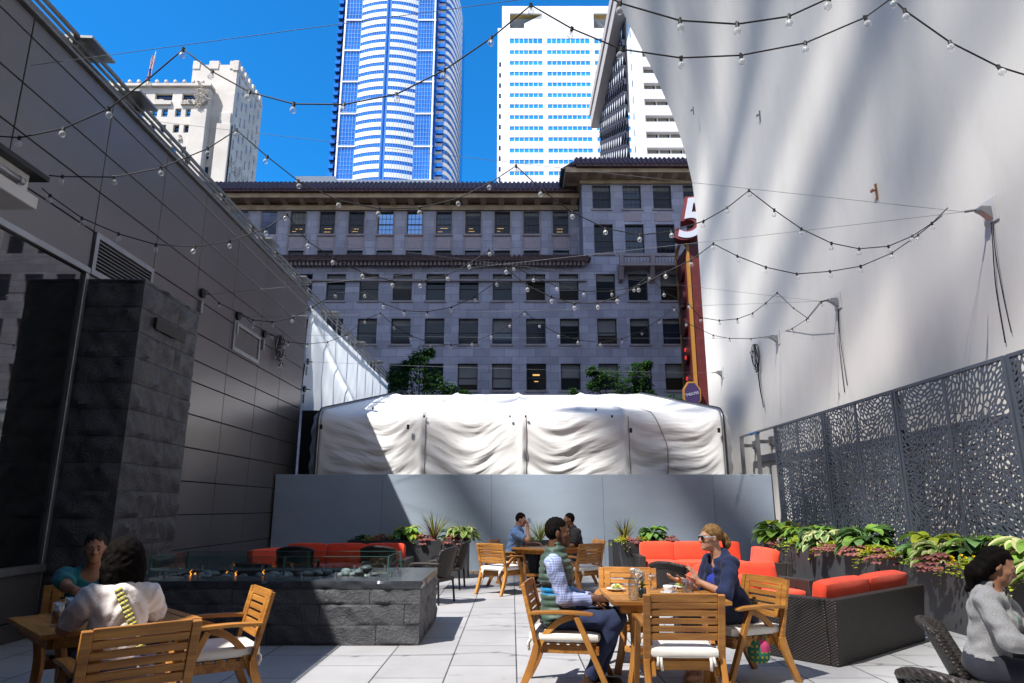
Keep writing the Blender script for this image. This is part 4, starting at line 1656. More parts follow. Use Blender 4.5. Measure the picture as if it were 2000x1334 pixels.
# ================================================================== FURNITURE ON THE TERRACE
def bez(pts, n=10):
    """smooth curve through 2-D or 3-D points (Catmull-Rom)"""
    P = [Vector(p) for p in pts]
    P = [P[0] * 2 - P[1]] + P + [P[-1] * 2 - P[-2]]
    out = []
    for i in range(1, len(P) - 2):
        for k in range(n):
            t = k / n
            a, b, c, d = P[i - 1], P[i], P[i + 1], P[i + 2]
            out.append(.5 * ((2 * b) + (c - a) * t + (2 * a - 5 * b + 4 * c - d) * t * t + (3 * b - a - 3 * c + d) * t ** 3))
    out.append(P[-2])
    return out
SEAT, ARM, BACK = .385, .595, .80
def make_chair(name, label, group):
    t = thing(name, label, 'chair', (0, 0, 0), 0, group)
    hwid = .285
    # back: posts with slats between (faces +y is forward; back at y=-.26)
    def lean(z):
        return -.245 - max(0, z - .36) * .24
    mb = MB()
    for s in (-1, 1):
        x0, x1 = (s * hwid - s * .0, s * (hwid - .05))
        x0, x1 = min(x0, x1), max(x0, x1)
        mb.sweep([(lean(z), z) for z in (.355, .5, .65, BACK)], x0, x1, .032)
    n = 5
    zt = BACK - .02
    for k in range(n + 1):
        z = .515 + (zt - .515) * k / n
        hh = .058 if k == n else .040 if k else .05
        y = lean(z)
        mb.beam((-hwid + .0505, y, z), (hwid - .0505, y, z), .018, hh, up=(0, -.24, 1))
    for s in (-1, 1):
        mb.sweep([(lean(z) + .012, z) for z in (.50, .62, BACK - .04)], min(s * (hwid - .06), s * (hwid - .115)), max(s * (hwid - .06), s * (hwid - .115)), .010)
    obj('backrest', mb, M['woodx'], t, bevel=.004)
    for s in (-1, 1):
        x0, x1 = sorted((s * hwid, s * (hwid - .042)))
        # rear leg: sabre curve running into the post
        mb = MB()
        P = bez([(-.385, 0), (-.315, .14), (-.265, .27), (-.245, .36)], 5)
        mb.sweep([(p.x, p.y) for p in P], x0, x1, [.045 + .012 * math.sin(i / (len(P) - 1) * 3.14) for i in range(len(P))])
        obj('leg', mb, M['woody'], t, bevel=.004)
        # straight front leg slanting forward from under the arm
        mb = MB()
        mb.sweep([(.07, ARM - .025), (.325, 0)], x0 + .003 * s, x1 + .003 * s, .042)
        obj('leg', mb, M['woody'], t, bevel=.004)
        # bent brace from the rear leg up to the arm
        mb = MB()
        P = bez([(-.262, .25), (-.20, .40), (-.08, .52), (.06, ARM - .022)], 6)
        y0_, y1_ = sorted((s * (hwid - .046), s * (hwid - .080)))
        mb.sweep([(p.x, p.y) for p in P], y0_, y1_, .046)
        obj('arm_brace', mb, M['woody'], t, bevel=.004)
        mb = MB()
        P = bez([(-.285, ARM - .005), (-.1, ARM + .004), (.08, ARM + .002), (.20, ARM - .008)], 4)
        a0, a1 = sorted((s * (hwid + .012), s * (hwid - .058)))
        mb.sweep([(p.x, p.y) for p in P], a0, a1, [.026] * (len(P) - 2) + [.024, .016])
        obj('armrest', mb, M['woody'], t, bevel=.005)
    mb = MB()
    for y in (.225, -.235):
        mb.box(-hwid + .043, hwid - .043, y - .011, y + .011, SEAT - .095, SEAT - .035)
    for s in (-1, 1):
        x0, x1 = sorted((s * (hwid - .081), s * (hwid - .103)))
        mb.box(x0, x1, -.223, .213, SEAT - .095, SEAT - .035)
    for k in range(6):
        y = -.20 + k * .078
        mb.box(-hwid + .082, hwid - .082, y - .028, y + .028, SEAT - .034, SEAT - .018)
    obj('seat_frame', mb, M['woodx'], t, bevel=.003)
    mb = MB()
    mb.rbox((0, -.035, SEAT + .024), (.475, .55, .076), .030, .010, 8)
    c = obj('seat_cushion', mb, M['cushion'], t, smooth=True)
    mb = MB()
    for s in (-1, 1):
        mb = MB()
        mb.tube([(s * .17, -.295, SEAT + .005), (s * .172, -.318, SEAT - .03), (s * .168, -.316, SEAT - .085)], .011, 5)
        mb.tube([(s * .19, -.295, SEAT + .005), (s * .193, -.320, SEAT - .02), (s * .20, -.318, SEAT - .055)], .010, 5)
        obj('tie', mb, M['cushion'], c, smooth=True)
    return t
GC = 'wooden armchairs around the dining tables'
ch0 = make_chair('wooden_armchair', 'wooden armchair with cream cushion, its slatted back to the camera, empty at the near table', GC)
ch0.location = (1.215, 5.42, 0)
ch0.rotation_euler = (0, 0, rz_facing(.03, 1))
chairs = [
    (.475, 5.92, (.985, -.17), 'wooden armchair carrying the man in the green quilted vest'),
    (1.90, 6.20, (-.93, -.37), 'wooden armchair carrying the woman in the navy cardigan'),
    (1.09, 6.88, (-.2, -.98), 'wooden armchair facing the camera on the far side of the near table'),
    (-.155, 12.05, (.61, .79), 'empty slatted wooden armchair in front of the man drinking'),
    (1.11, 12.05, (-.6, .8), 'empty wooden armchair turned half away, beside the man in black'),
    (.0, 13.15, (.93, -.3), 'wooden armchair carrying the man in the blue shirt'),
    (1.28, 13.10, (-.95, -.25), 'wooden armchair carrying the man in the black polo'),
    (-2.14, 4.06, (-.66, .75), 'wooden armchair carrying the woman in the white blouse, its back to the camera'),
    (-2.17, 5.25, (-.82, -.56), 'empty wooden armchair with a sunlit back beside the fire pit'),
    (-3.22, 5.50, (.55, -.80), 'wooden armchair carrying the woman in the teal shirt, in deep shade'),
    (-3.10, 3.98, (.72, .70), 'wooden armchair cut off by the edge of the photo, facing the shaded table'),
]
for x, y, d, lab in chairs:
    dup(ch0, (x, y, 0), rz_facing(*d), lab)

def make_table(name, label, group):
    t = thing(name, label, 'table', (0, 0, 0), 0, group)
    H, a = .69, .455
    mb = MB()
    for s in (-1, 1):
        mb.box(-a, a, s * a - (.075 if s > 0 else 0), s * a + (.075 if s < 0 else 0), H - .03, H)
        mb.box(s * a - (.075 if s > 0 else 0), s * a + (.075 if s < 0 else 0), -a + .076, a - .076, H - .03, H)
    n = 9
    w = 2 * (a - .078) / n
    for i in range(n):
        x = -a + .078 + w * i
        mb.box(x + .003, x + w - .003, -a + .078, a - .078, H - .026, H - .003)
    obj('tabletop', mb, M['woodx'], t, bevel=.003)
    mb = MB()
    for s in (-1, 1):
        mb.box(-a + .07, a - .07, s * (a - .07) - .011, s * (a - .07) + .011, H - .095, H - .032)
        mb.box(s * (a - .07) - .011, s * (a - .07) + .011, -a + .083, a - .083, H - .095, H - .032)
    obj('apron', mb, M['woodx'], t)
    for sx in (-1, 1):
        for sy in (-1, 1):
            mb = MB()
            P = bez([(0, H - .04), (-.055, .5), (-.06, .3), (.015, 0)], 5)
            mb.sweep([(p.x, p.y) for p in P], -.02, .02, .055)
            mb.xform(Matrix.Translation((sx * (a - .13), sy * (a - .13), 0)) @ Matrix.Rotation(math.atan2(-sx, sy), 4, 'Z'))
            obj('leg', mb, M['woody'], t, bevel=.004)
    mb = MB()
    mb.beam((-.3, -.3, .22), (.3, .3, .22), .03, .045)
    mb.beam((-.3, .3, .221), (.3, -.3, .221), .03, .045)
    obj('stretcher', mb, M['woodx'], t)
    return t
tb0 = make_table('wooden_table', 'square wooden table set with coffee and a white orchid', 'square wooden dining tables')
tb0.location = (1.24, 6.03, 0)
dup(tb0, (.62, 12.75, 0), R(45), 'square wooden table between the two men by the hoarding')
dup(tb0, (-2.68, 4.80, 0), R(-45), 'square wooden table in shade between the two women')

# ------------------------------------------------------------------ things on the near table
TT = .692
def thin_glass(name, tint, lo, hi):
    m = mk(name, (.9, .93, .95), .03, spec=.9)
    t = m.node_tree
    tr, gl_, lw_, mr2, mx = [t.nodes.new(k) for k in ('ShaderNodeBsdfTransparent', 'ShaderNodeBsdfGlossy', 'ShaderNodeLayerWeight', 'ShaderNodeMapRange', 'ShaderNodeMixShader')]
    tr.inputs['Color'].default_value = (*tint, 1)
    gl_.inputs['Roughness'].default_value = .03
    lw_.inputs['Blend'].default_value = .3
    mr2.inputs['To Min'].default_value, mr2.inputs['To Max'].default_value = lo, hi
    t.links.new(lw_.outputs['Facing'], mr2.inputs['Value'])
    t.links.new(mr2.outputs[0], mx.inputs[0])
    t.links.new(tr.outputs[0], mx.inputs[1])
    t.links.new(gl_.outputs[0], mx.inputs[2])
    t.links.new(mx.outputs[0], t.nodes['Material Output'].inputs['Surface'])
    return m
clear = thin_glass('clear_glass', (.93, .95, .96), .08, .75)
M['clear'] = clear
porc = mk('white_porcelain', (.82, .82, .82), .15, spec=.6)
bt = thing('water_bottle', 'embossed clear glass water bottle with a white stopper', 'bottle', (*atZ(1238, 1172, TT).xy, TT))
mb = MB()
mb.lathe([(0, .0), (.036, .001), (.039, .01), (.039, .13), (.036, .15), (.018, .175), (.015, .20), (.017, .215), (.016, .218), (.013, .2), (.034, .148), (.036, .13), (.036, .012), (0, .008)], 20)
for k in range(6):
    for z in (.04, .075, .11):
        a = k * math.pi / 3 + z * 9
        mb.lathe([(0, -.010), (.010, 0), (0, .010)], 6, (.039 * math.cos(a), .039 * math.sin(a), z))
obj('glass_body', mb, clear, bt, smooth=True)
mb = MB()
mb.lathe([(0, .216), (.019, .2165), (.019, .232), (.012, .238), (0, .239)], 14)
obj('stopper', mb, porc, bt, smooth=True)
def leafblade(mb, base, d, length, width, droop, mi=0, n=6, fold=.15, edge_mi=None):
    """curved leaf from base along d, tip drooping"""
    d = Vector(d).normalized()
    side = d.cross(Vector((0, 0, 1)))
    if side.length < 1e-3:
        side = Vector((1, 0, 0))
    side.normalize()
    p = Vector(base)
    rows = []
    dd = d.copy()
    for i in range(n + 1):
        t = i / n
        w = width * math.sin(math.pi * (t * .94 + .03) ** .8) ** .8 if t < 1 else .001
        up = side.cross(dd).normalized()
        rows.append((p - side * w + up * w * fold * 2, p - side * w * .62 + up * w * fold, p.copy(), p + side * w * .62 + up * w * fold, p + side * w + up * w * fold * 2))
        p = p + dd * (length / n)
        dd = (dd + Vector((0, 0, -droop / n))).normalized()
    vs = [q for r in rows for q in r]
    e = mi if edge_mi is None else edge_mi
    for i in range(n):
        for j in range(4):
            q = 5 * i + j
            mb.add([vs[q], vs[q + 1], vs[q + 6], vs[q + 5]], [(0, 1, 2, 3)], e if j in (0, 3) else mi)
def leafmat(name, col, var=.45, rough=.6, thin=.35):
    m = mk(name, col, rough, var=var, vscale=11, spec=.22)
    t = m.node_tree
    tr = t.nodes.new('ShaderNodeBsdfTranslucent')
    b = t.nodes['Principled BSDF']
    src = b.inputs['Base Color'].links
    if src:
        t.links.new(src[0].from_socket, tr.inputs['Color'])
    else:
        tr.inputs['Color'].default_value = (*col, 1)
    mx = t.nodes.new('ShaderNodeMixShader')
    mx.inputs[0].default_value = thin
    t.links.new(b.outputs[0], mx.inputs[1])
    t.links.new(tr.outputs[0], mx.inputs[2])
    t.links.new(mx.outputs[0], t.nodes['Material Output'].inputs['Surface'])
    return m
M['leaf'] = leafmat('green_leaf', (.20, .36, .06))
M['leafmid'] = leafmat('mid_green_leaf', (.15, .29, .10))
M['leaflime'] = leafmat('lime_leaf', (.34, .40, .035))
M['leafcream'] = leafmat('cream_leaf_edge', (.55, .56, .28))
M['leafplum'] = leafmat('dusty_plum_leaf', (.34, .13, .115))
M['leafdark'] = leafmat('dark_leaf', (.045, .09, .03))
M['leafred'] = leafmat('bronze_blade', (.12, .06, .04))
M['petaly'] = leafmat('yellow_petal', (.80, .55, .02))
M['petalw'] = leafmat('white_petal', (.82, .80, .76))
M['stem'] = mk('plant_stem', (.10, .13, .03), .6)
ov = thing('orchid_vase', 'small dark glass vase holding a white orchid', 'vase', (*atZ(1254, 1166, TT).xy, TT))
mb = MB()
mb.lathe([(0, 0), (.034, .001), (.036, .01), (.036, .07), (.032, .071), (.032, .015), (0, .012)], 18)
obj('vase', mb, mk('smoky_black_glass', (.02, .022, .024), .06, spec=.8), ov, smooth=True)
mb = MB()
mb.tube(bez([(0, 0, .03), (.01, 0, .10), (-.01, 0, .17), (-.025, 0, .20)]), .003, 5)
leafblade(mb, (0, 0, .07), (1, .3, .7), .09, .016, 1.0)
leafblade(mb, (0, 0, .07), (-1, -.3, .6), .08, .016, 1.2)
leafblade(mb, (0, 0, .07), (.3, .8, 1.5), .10, .012, .5)
obj('leaves', mb, M['leaf'], ov, smooth=True)
mb = MB()
rr = random.Random(2)
for k in range(7):
    c = Vector((-.02 + rr.uniform(-.035, .035), rr.uniform(-.02, .02), .165 + rr.uniform(-.03, .05)))
    for q in range(5):
        a = q * 1.257 + k
        leafblade(mb, c, (math.cos(a), -.5, math.sin(a)), .034, .014, .1, 0, 4)
obj('blossom', mb, M['petalw'], ov, smooth=True)
cg = thing('coupe_glass', 'stemmed coupe glass of pale cocktail', 'glass', (*atZ(1274, 1150, TT).xy, TT))
mb = MB()
mb.lathe([(.032, 0), (.032, .003), (.004, .008), (.004, .065), (.025, .078), (.040, .10), (.043, .12), (.041, .12), (.037, .10), (.022, .081), (0, .074)], 18)
obj('bowl', mb, clear, cg, smooth=True)
mb = MB()
mb.lathe([(0, .076), (.021, .083), (.035, .101), (.037, .110), (0, .111)], 18)
obj('drink', mb, mk('pale_pink_drink', (.75, .58, .50), .3), cg, smooth=True)
def plate(px, py, r, label, food, seed):
    p = atZ(px, py, TT)
    t = thing('plate_of_food', label, 'plate', (p.x, p.y, TT))
    mb = MB()
    mb.lathe([(0, .004), (r * .6, .003), (r * .62, .0), (r * .66, .004), (r, .017), (r * .99, .020), (r * .64, .009), (0, .007)], 24)
    obj('dish', mb, porc, t, smooth=True)
    q = random.Random(seed)
    mb = MB()
    for k in range(16):
        a, d = q.uniform(0, 6.28), q.uniform(0, r * .5)
        mb.rbox((d * math.cos(a), d * math.sin(a), .022 + q.uniform(0, .02)), (.04, .022, .018), .008, .003, 3, Matrix.Rotation(q.uniform(0, 3), 3, 'Z') @ Matrix.Rotation(q.uniform(-.5, .5), 3, 'X'), q.randrange(len(food)))
    obj('food', mb, food, t, smooth=True)
    return t
fy, fg, fw = mk('scrambled_egg', (.75, .50, .10), .5, var=.3, vscale=40), mk('salad_green', (.18, .30, .05), .5), mk('pale_bread', (.75, .62, .40), .7, var=.2, vscale=30)
plate(1203, 1153, .085, 'white plate of egg and greens left of the bottle', [fy, fg, fw], 1)
plate(1330, 1149, .07, 'small white plate of food behind the coffee cup', [fy, fg], 2)
cs = thing('coffee_cup', 'white coffee cup standing on its saucer', 'cup', (*atZ(1306, 1160, TT).xy, TT))
mb = MB()
mb.lathe([(0, .004), (.03, .003), (.032, 0), (.036, .004), (.072, .014), (.071, .017), (.03, .009), (0, .009)], 24)
obj('saucer', mb, porc, cs, smooth=True)
mb = MB()
mb.lathe([(0, .0105), (.024, .011), (.030, .016), (.042, .045), (.045, .068), (.043, .068), (.040, .045), (.027, .018), (0, .015)], 22)
mb.tube([(.042, 0, .058), (.062, 0, .060), (.066, 0, .045), (.055, 0, .030), (.036, 0, .028)], .005, 6)
obj('cup', mb, porc, cs, smooth=True)
def tumbler(name, label, p, h=.12, r=.028, fill=None, group=None):
    t = thing(name, label, 'glass', (p.x, p.y, p.z), 0, group)
    mb = MB()
    mb.lathe([(0, 0), (r * .9, 0), (r, h), (r * .94, h), (r * .84, .012), (0, .010)], 18)
    obj('glass_body', mb, clear, t, smooth=True)
    if fill:
        mb = MB()
        mb.lathe([(0, .0105), (r * .83, .0125), (r * .91, h * fill[1]), (0, h * fill[1] + .0005)], 18)
        obj('drink', mb, fill[0], t, smooth=True)
    return t
water = thin_glass('water', (.93, .95, .96), .06, .5)
tumbler('tumbler', 'slim clear tumbler of water by her wrist', Vector((*atZ(1338, 1163, TT).xy, TT)), .13, .024, (water, .5))
tumbler('tumbler', 'clear tumbler just right of the slim one, by her elbow', Vector((*atZ(1349, 1160, TT).xy, TT)), .12, .026)
tea = mk('iced_tea', (.16, .045, .012), .1)
tumbler('tumbler', 'tall glass of iced tea at the near corner of the shaded table', Vector((*atZ(109, 1222, TT).xy, TT)), .135, .033, (tea, .62), None)
tumbler('tumbler', 'glass of iced tea farther in on the shaded table', Vector((*atZ(132, 1212, TT).xy, TT)), .14, .033, (tea, .75), None)
# woven bag hung on the woman's chair
bg_ = thing('woven_bag', 'green and pink woven pouch hanging under the seat of a wooden chair', 'bag', (2.02, 6.02, .20))
mb = MB()
mb.rbox((0, 0, .05), (.16, .07, .16), .035, .012, 8)
def _stripes(T, c, h):
    s = sepxyz(T, T['tc'].outputs['Object'])
    a = math_node(T, 'GREATER_THAN', math_node(T, 'SINE', math_node(T, 'MULTIPLY', s[2], 150)), .2)
    b = math_node(T, 'GREATER_THAN', math_node(T, 'SINE', math_node(T, 'MULTIPLY', s[0], 170)), .3)
    p = math_node(T, 'GREATER_THAN', s[2], .05)
    x = T['mix'](math_node(T, 'MULTIPLY', a, b), c, (.45, .38, .03))
    return T['mix'](math_node(T, 'MULTIPLY', p, math_node(T, 'GREATER_THAN', s[0], 0.0)), x, (.50, .05, .16)), h
obj('pouch', mb, mk('woven_green', (.03, .16, .10), .85, extra=_stripes), bg_, smooth=True)
mb = MB()
mb.tube([(-.06, 0, .12), (-.05, .0, .18), (.05, 0, .18), (.06, 0, .12)], .008, 6)
obj('strap', mb, M['leafdark'] if False else mk('green_strap', (.03, .16, .10), .85), bg_, smooth=True)

# ------------------------------------------------------------------ fire pit
FX0, FX1, FY0, FY1, FH = -4.25, -.965, 7.62, 9.25, .635
fpit = thing('fire_pit', 'long low fire pit of split charcoal stone with a glass guard', 'fire pit', (0, 0, 0))
mb = MB()
rows_ = [(0.004, .195, [-4.25, -2.55, -1.42, -.965]), (.199, .40, [-4.25, -3.2, -2.02, -1.13, -.965]), (.404, .553, [-4.25, -2.95, -1.50, -.965])]
for z0, z1, xs in rows_:
    for i in range(len(xs) - 1):
        last = i == len(xs) - 2
        rough_block(mb, xs[i] + .003, xs[i + 1] - .003, FY0, FY0 + .35, z0, z1, ('-y', '+x') if last else ('-y',), .012, .022)
    rough_block(mb, FX1 - .3, FX1 - .003, FY0 + .354, FY0 + .95 + z0 * .4, z0, z1, ('+x',), .030, .05)
    rough_block(mb, FX1 - .3, FX1 - .003, FY0 + .956 + z0 * .4, FY1, z0, z1, ('+x',), .030, .05)
mb.box(FX0, FX1 - .02, FY0 + .02, FY1, 0, .55)
obj('masonry', mb, M['stone'], fpit, angle=35)
mb = MB()
TX0, TX1, TY0, TY1 = -3.9, -1.52, 8.12, 8.80
ol = .004
q = MB()
rough_block(mb, FX0, FX1 + ol, FY0 - ol, TY0, .557, FH, ('-y', '+x'), .014, .03)
mb.box(FX0, FX1 + ol, TY1, FY1 + ol, .557, FH)
mb.box(FX0, TX0, TY0 + .0005, TY1 - .0005, .557, FH)
mb.box(TX1, FX1 + ol, TY0 + .0005, TY1 - .0005, .557, FH)
obj('slab_top', mb, M['stoneslab'], fpit, angle=35)
mb = MB()
mb.box(TX0, TX1, TY0, TY1, .556, .575)
obj('burner_tray', mb, M['black'], fpit)
gl = thin_glass('guard_glass', (.86, .95, .94), .05, .45)
def _gl(T):
    pass
M['guard'] = gl
GY0, GY1, GX0, GX1, GH = 8.0, 8.93, -4.05, -1.385, FH + .02
gt_ = GH + .20
M['gedge'] = mk('glass_edge', (.05, .16, .15), .1, spec=.8)
def gpane(a, b):
    mb = MB()
    a, b = Vector(a), Vector(b)
    d = (b - a).normalized()
    n = Vector((-d.y, d.x)) * .005
    mb.hexa([(*(a - n), GH), (*(b - n), GH), (*(b + n), GH), (*(a + n), GH), (*(a - n), gt_), (*(b - n), gt_), (*(b + n), gt_), (*(a + n), gt_)])
    g_ = obj('glass_panel', mb, gl, fpit)
    mb = MB()
    mb.hexa([(*(a - n * 1.1), gt_ + .0005), (*(b - n * 1.1), gt_ + .0005), (*(b + n * 1.1), gt_ + .0005), (*(a + n * 1.1), gt_ + .0005), (*(a - n * 1.1), gt_ + .004), (*(b - n * 1.1), gt_ + .004), (*(b + n * 1.1), gt_ + .004), (*(a + n * 1.1), gt_ + .004)])
    for p in (a, b):
        mb.box(p.x - .005, p.x + .005, p.y - .0052, p.y + .0052, GH, gt_)
    obj('glass_edge', mb, M['gedge'], g_)
    L_ = (b - a).length
    for k in range(max(1, int(L_ / .36))):
        p = a + d * (L_ * (k + .5) / max(1, int(L_ / .36)))
        mb = MB()
        mb.tube([(p.x, p.y, FH), (p.x, p.y, FH + .055)], .013, 8)
        mb.lathe([(.018, 0), (.018, .006)], 10, (p.x, p.y, FH))
        obj('clip', mb, M['alu'], fpit, smooth=False)
gpane((GX0, GY0), (-2.55, GY0))
gpane((-2.54, GY0), (GX1, GY0))
gpane((GX0, GY1), (-2.55, GY1))
gpane((-2.54, GY1), (GX1, GY1))
gpane((GX1, GY0 + .012), (GX1, GY1 - .012))
gpane((GX0, GY0 + .012), (GX0, GY1 - .012))
# river stones lying in the tray
M['pebble'] = mk('river_stone', (.16, .175, .18), .55, var=.35, vscale=9, rand=.35, bump=.05)
rq = random.Random(11)
base_st = []
for v_ in range(5):
    mb = MB()
    a, b, c = rq.uniform(.05, .085), rq.uniform(.04, .06), rq.uniform(.025, .04)
    for _ in (0,):
        def sp(u, v):
            th, ph = u * 2 * math.pi, (v - .5) * math.pi
            k = 1 + .10 * math.sin(2 * th + v_) + .06 * math.sin(3 * ph + th)
            return (a * k * math.cos(ph) * math.cos(th), b * k * math.cos(ph) * math.sin(th), c * math.sin(ph))
        mb.grid(sp, 14, 8)
    base_st.append(mb)
stone_labels = ['smooth grey river stone lying in the fire pit tray', ]
first = [None] * 5
for k in range(62):
    v_ = k % 5
    x, y = rq.uniform(TX0 + .1, TX1 - .08), rq.uniform(TY0 + .07, TY1 - .07)
    big_ = x > -2.5
    z = .61 + (.05 * rq.random() if big_ else .0)
    if first[v_] is None:
        o = obj('river_stone', base_st[v_], M['pebble'], smooth=True)
        first[v_] = o
    else:
        o = first[v_].copy()
        COL.objects.link(o)
    s = rq.uniform(.75, 1.15)
    o.location, o.rotation_euler, o.scale = (x, y, z), (rq.uniform(-.2, .2), rq.uniform(-.2, .2), rq.uniform(0, 6)), (s, s, s)
    tag(o, stone_labels[0], 'stone', 'river stones in the fire pit')
o = first[2].copy()
COL.objects.link(o)
o.location, o.scale = (-1.70, 8.36, .70), (1.3, 1.3, 1.2)
tag(o, 'big dark river stone topping the heap at the right end of the fire pit', 'stone')
o.data = o.data.copy()
o.data.materials[0] = mk('dark_river_stone', (.05, .055, .06), .5)
fm = mk('flame', (1, .35, .03), .5, emit=((1., .30, .03), 1.6))
for k, px in enumerate((372, 381, 443, 460, 514)):
    p = atZ(px, 1122, .62)
    y = 8.3 + .1 * (k % 3)
    x = (px - 1000) / FPX * (y * .972 - .17)
    mb = MB()
    h = (.07, .03, .035, .055, .06)[k]
    mb.tube(bez([(0, 0, 0), (.012, 0, h * .35), (-.004, 0, h * .6), (.018, 0, h)], 4), [.006 * (1 - i / 14) + .001 for i in range(13)], 6)
    o = obj('flame', mb, fm, smooth=True, loc=(x, y, .62))
    tag(o, ['tall flame leftmost among the stones of the fire pit', 'low flame just beside the leftmost one in the fire pit', 'low flame near the middle of the fire pit', 'leaning flame near the middle of the fire pit', 'curled flame nearest the sunlit stones of the fire pit'][k], 'flame')

# ------------------------------------------------------------------ wicker sofas with orange-red cushions
def sofa(name, label, loc, rz, w, d=.80, seats=2, h=.56, arms=(1, 1), ch=.74, group='outdoor wicker sofas'):
    """local: front faces +y, centre of the footprint at the origin"""
    t = thing(name, label, 'sofa', (loc[0], loc[1], 0), rz, group)
    mb = MB()
    mb.hexa([(-w / 2 + .03, -d / 2 + .05, .0), (w / 2 - .03, -d / 2 + .05, 0), (w / 2 - .03, -d / 2 + .12, 0), (-w / 2 + .03, -d / 2 + .12, 0),
             (-w / 2, -d / 2, h), (w / 2, -d / 2, h), (w / 2, -d / 2 + .11, h), (-w / 2, -d / 2 + .11, h)])
    obj('wicker_back', mb, M['wicker'], t, bevel=.012)
    for s, on in ((-1, arms[0]), (1, arms[1])):
        if on:
            mb = MB()
            x0, x1 = sorted((s * w / 2, s * (w / 2 - .13)))
            i0, i1 = sorted((s * (w / 2 - .03), s * (w / 2 - .13)))
            mb.hexa([(i0, -d / 2 + .121, 0), (i1, -d / 2 + .121, 0), (i1, d / 2, 0), (i0, d / 2, 0),
                     (x0, -d / 2 + .111, h), (x1, -d / 2 + .111, h), (x1, d / 2, h), (x0, d / 2, h)])
            obj('wicker_arm', mb, M['wicker'], t, bevel=.012)
    xa, xb = -w / 2 + (.135 if arms[0] else .02), w / 2 - (.135 if arms[1] else .02)
    mb = MB()
    mb.box(xa, xb, -d / 2 + .125, d / 2 - .01, .05, .26)
    obj('wicker_base', mb, M['wicker'], t, bevel=.012)
    for i in range(seats):
        a, b = xa + (xb - xa) * i / seats, xa + (xb - xa) * (i + 1) / seats
        mb = MB()
        mb.rbox(((a + b) / 2, .06, .33), (b - a - .006, d - .19, .15), .035, .012, 8)
        obj('seat_cushion', mb, M['red'], t, smooth=True)
        mb = MB()
        mb.rbox((0, 0, 0), (b - a - .006, .16, ch - .36), .04, .014, 8, Matrix.Rotation(R(9), 3, 'X'))
        mb.xform(Matrix.Translation(((a + b) / 2, -d / 2 + .235, .39 + (ch - .36) / 2 - .03)))
        obj('back_cushion', mb, M['red'], t, smooth=True)
    return t
dA = Vector((.77, .64)).normalized()
nA = Vector((-dA.y, dA.x))                   # away from the camera
cA = Vector((2.93, 6.56))
# near sofa: long back towards the camera
pc_ = cA + dA * 1.02 + nA * .42
sofa('wicker_sofa', 'near dark wicker sofa with its broad back turned to the camera', pc_, math.atan2(dA.y, dA.x), 2.04, .84, 2, .575, (1, 0), .71)
# its return along the left
pc_ = cA + nA * 1.38 + dA * .42
sofa('wicker_sofa', 'wicker sofa turned sideways beside the woman in navy, joining the near one', pc_, math.atan2(dA.y, dA.x) - R(90), 1.0, .84, 1, .575, (1, 0), .70)
sofa('wicker_sofa', 'wicker armchair with two orange-red cushions facing the camera behind the near sofa', (2.92, 9.0), R(180 + 22), 1.5, .82, 2, .52, (1, 1), .70)
# back right sectional in front of the hoarding
sofa('wicker_sofa', 'orange-red sectional against the hoarding behind the woman in navy', (3.42, 13.75), R(180), 2.1, .85, 3, .50, (0, 1), .73)
sofa('wicker_sofa', 'sideways end of the orange-red sectional beside the long planter', (4.22, 12.35), R(90), 1.2, .80, 1, .50, (1, 0), .70)
# back left sofa in the shade
sofa('wicker_sofa', 'long red sofa in the shade beyond the fire pit', (-2.98, 12.9), R(180), 2.3, .85, 3, .50, (1, 0), .74)
sofa('wicker_sofa', 'angled red sofa end deep in the shade at the foot of the panel wall', (-4.0, 12.1), R(-118), 1.1, .80, 1, .50, (0, 1), .70)
def ctable(label, x, y, rz, w=.62, d=.55, h=.36):
    t = thing('wicker_table', label, 'table', (x, y, 0), rz, 'low wicker tables')
    mb = MB()
    mb.box(-w / 2, w / 2, -d / 2, d / 2, .02, h - .03)
    obj('base', mb, M['wicker'], t, bevel=.01)
    mb = MB()
    mb.box(-w / 2 - .01, w / 2 + .01, -d / 2 - .01, d / 2 + .01, h - .029, h)
    obj('top', mb, mk('dark_table_top', (.07, .06, .06), .35) if 'dark_table_top' not in bpy.data.materials else bpy.data.materials['dark_table_top'], t, bevel=.006)
    return t
ctable('low wicker table nearer the dining chairs, in front of the orange sectional', 2.17, 10.6, 0)
ctable('low wicker table beside the navy woman, in front of the orange sectional', 2.72, 10.9, R(8))
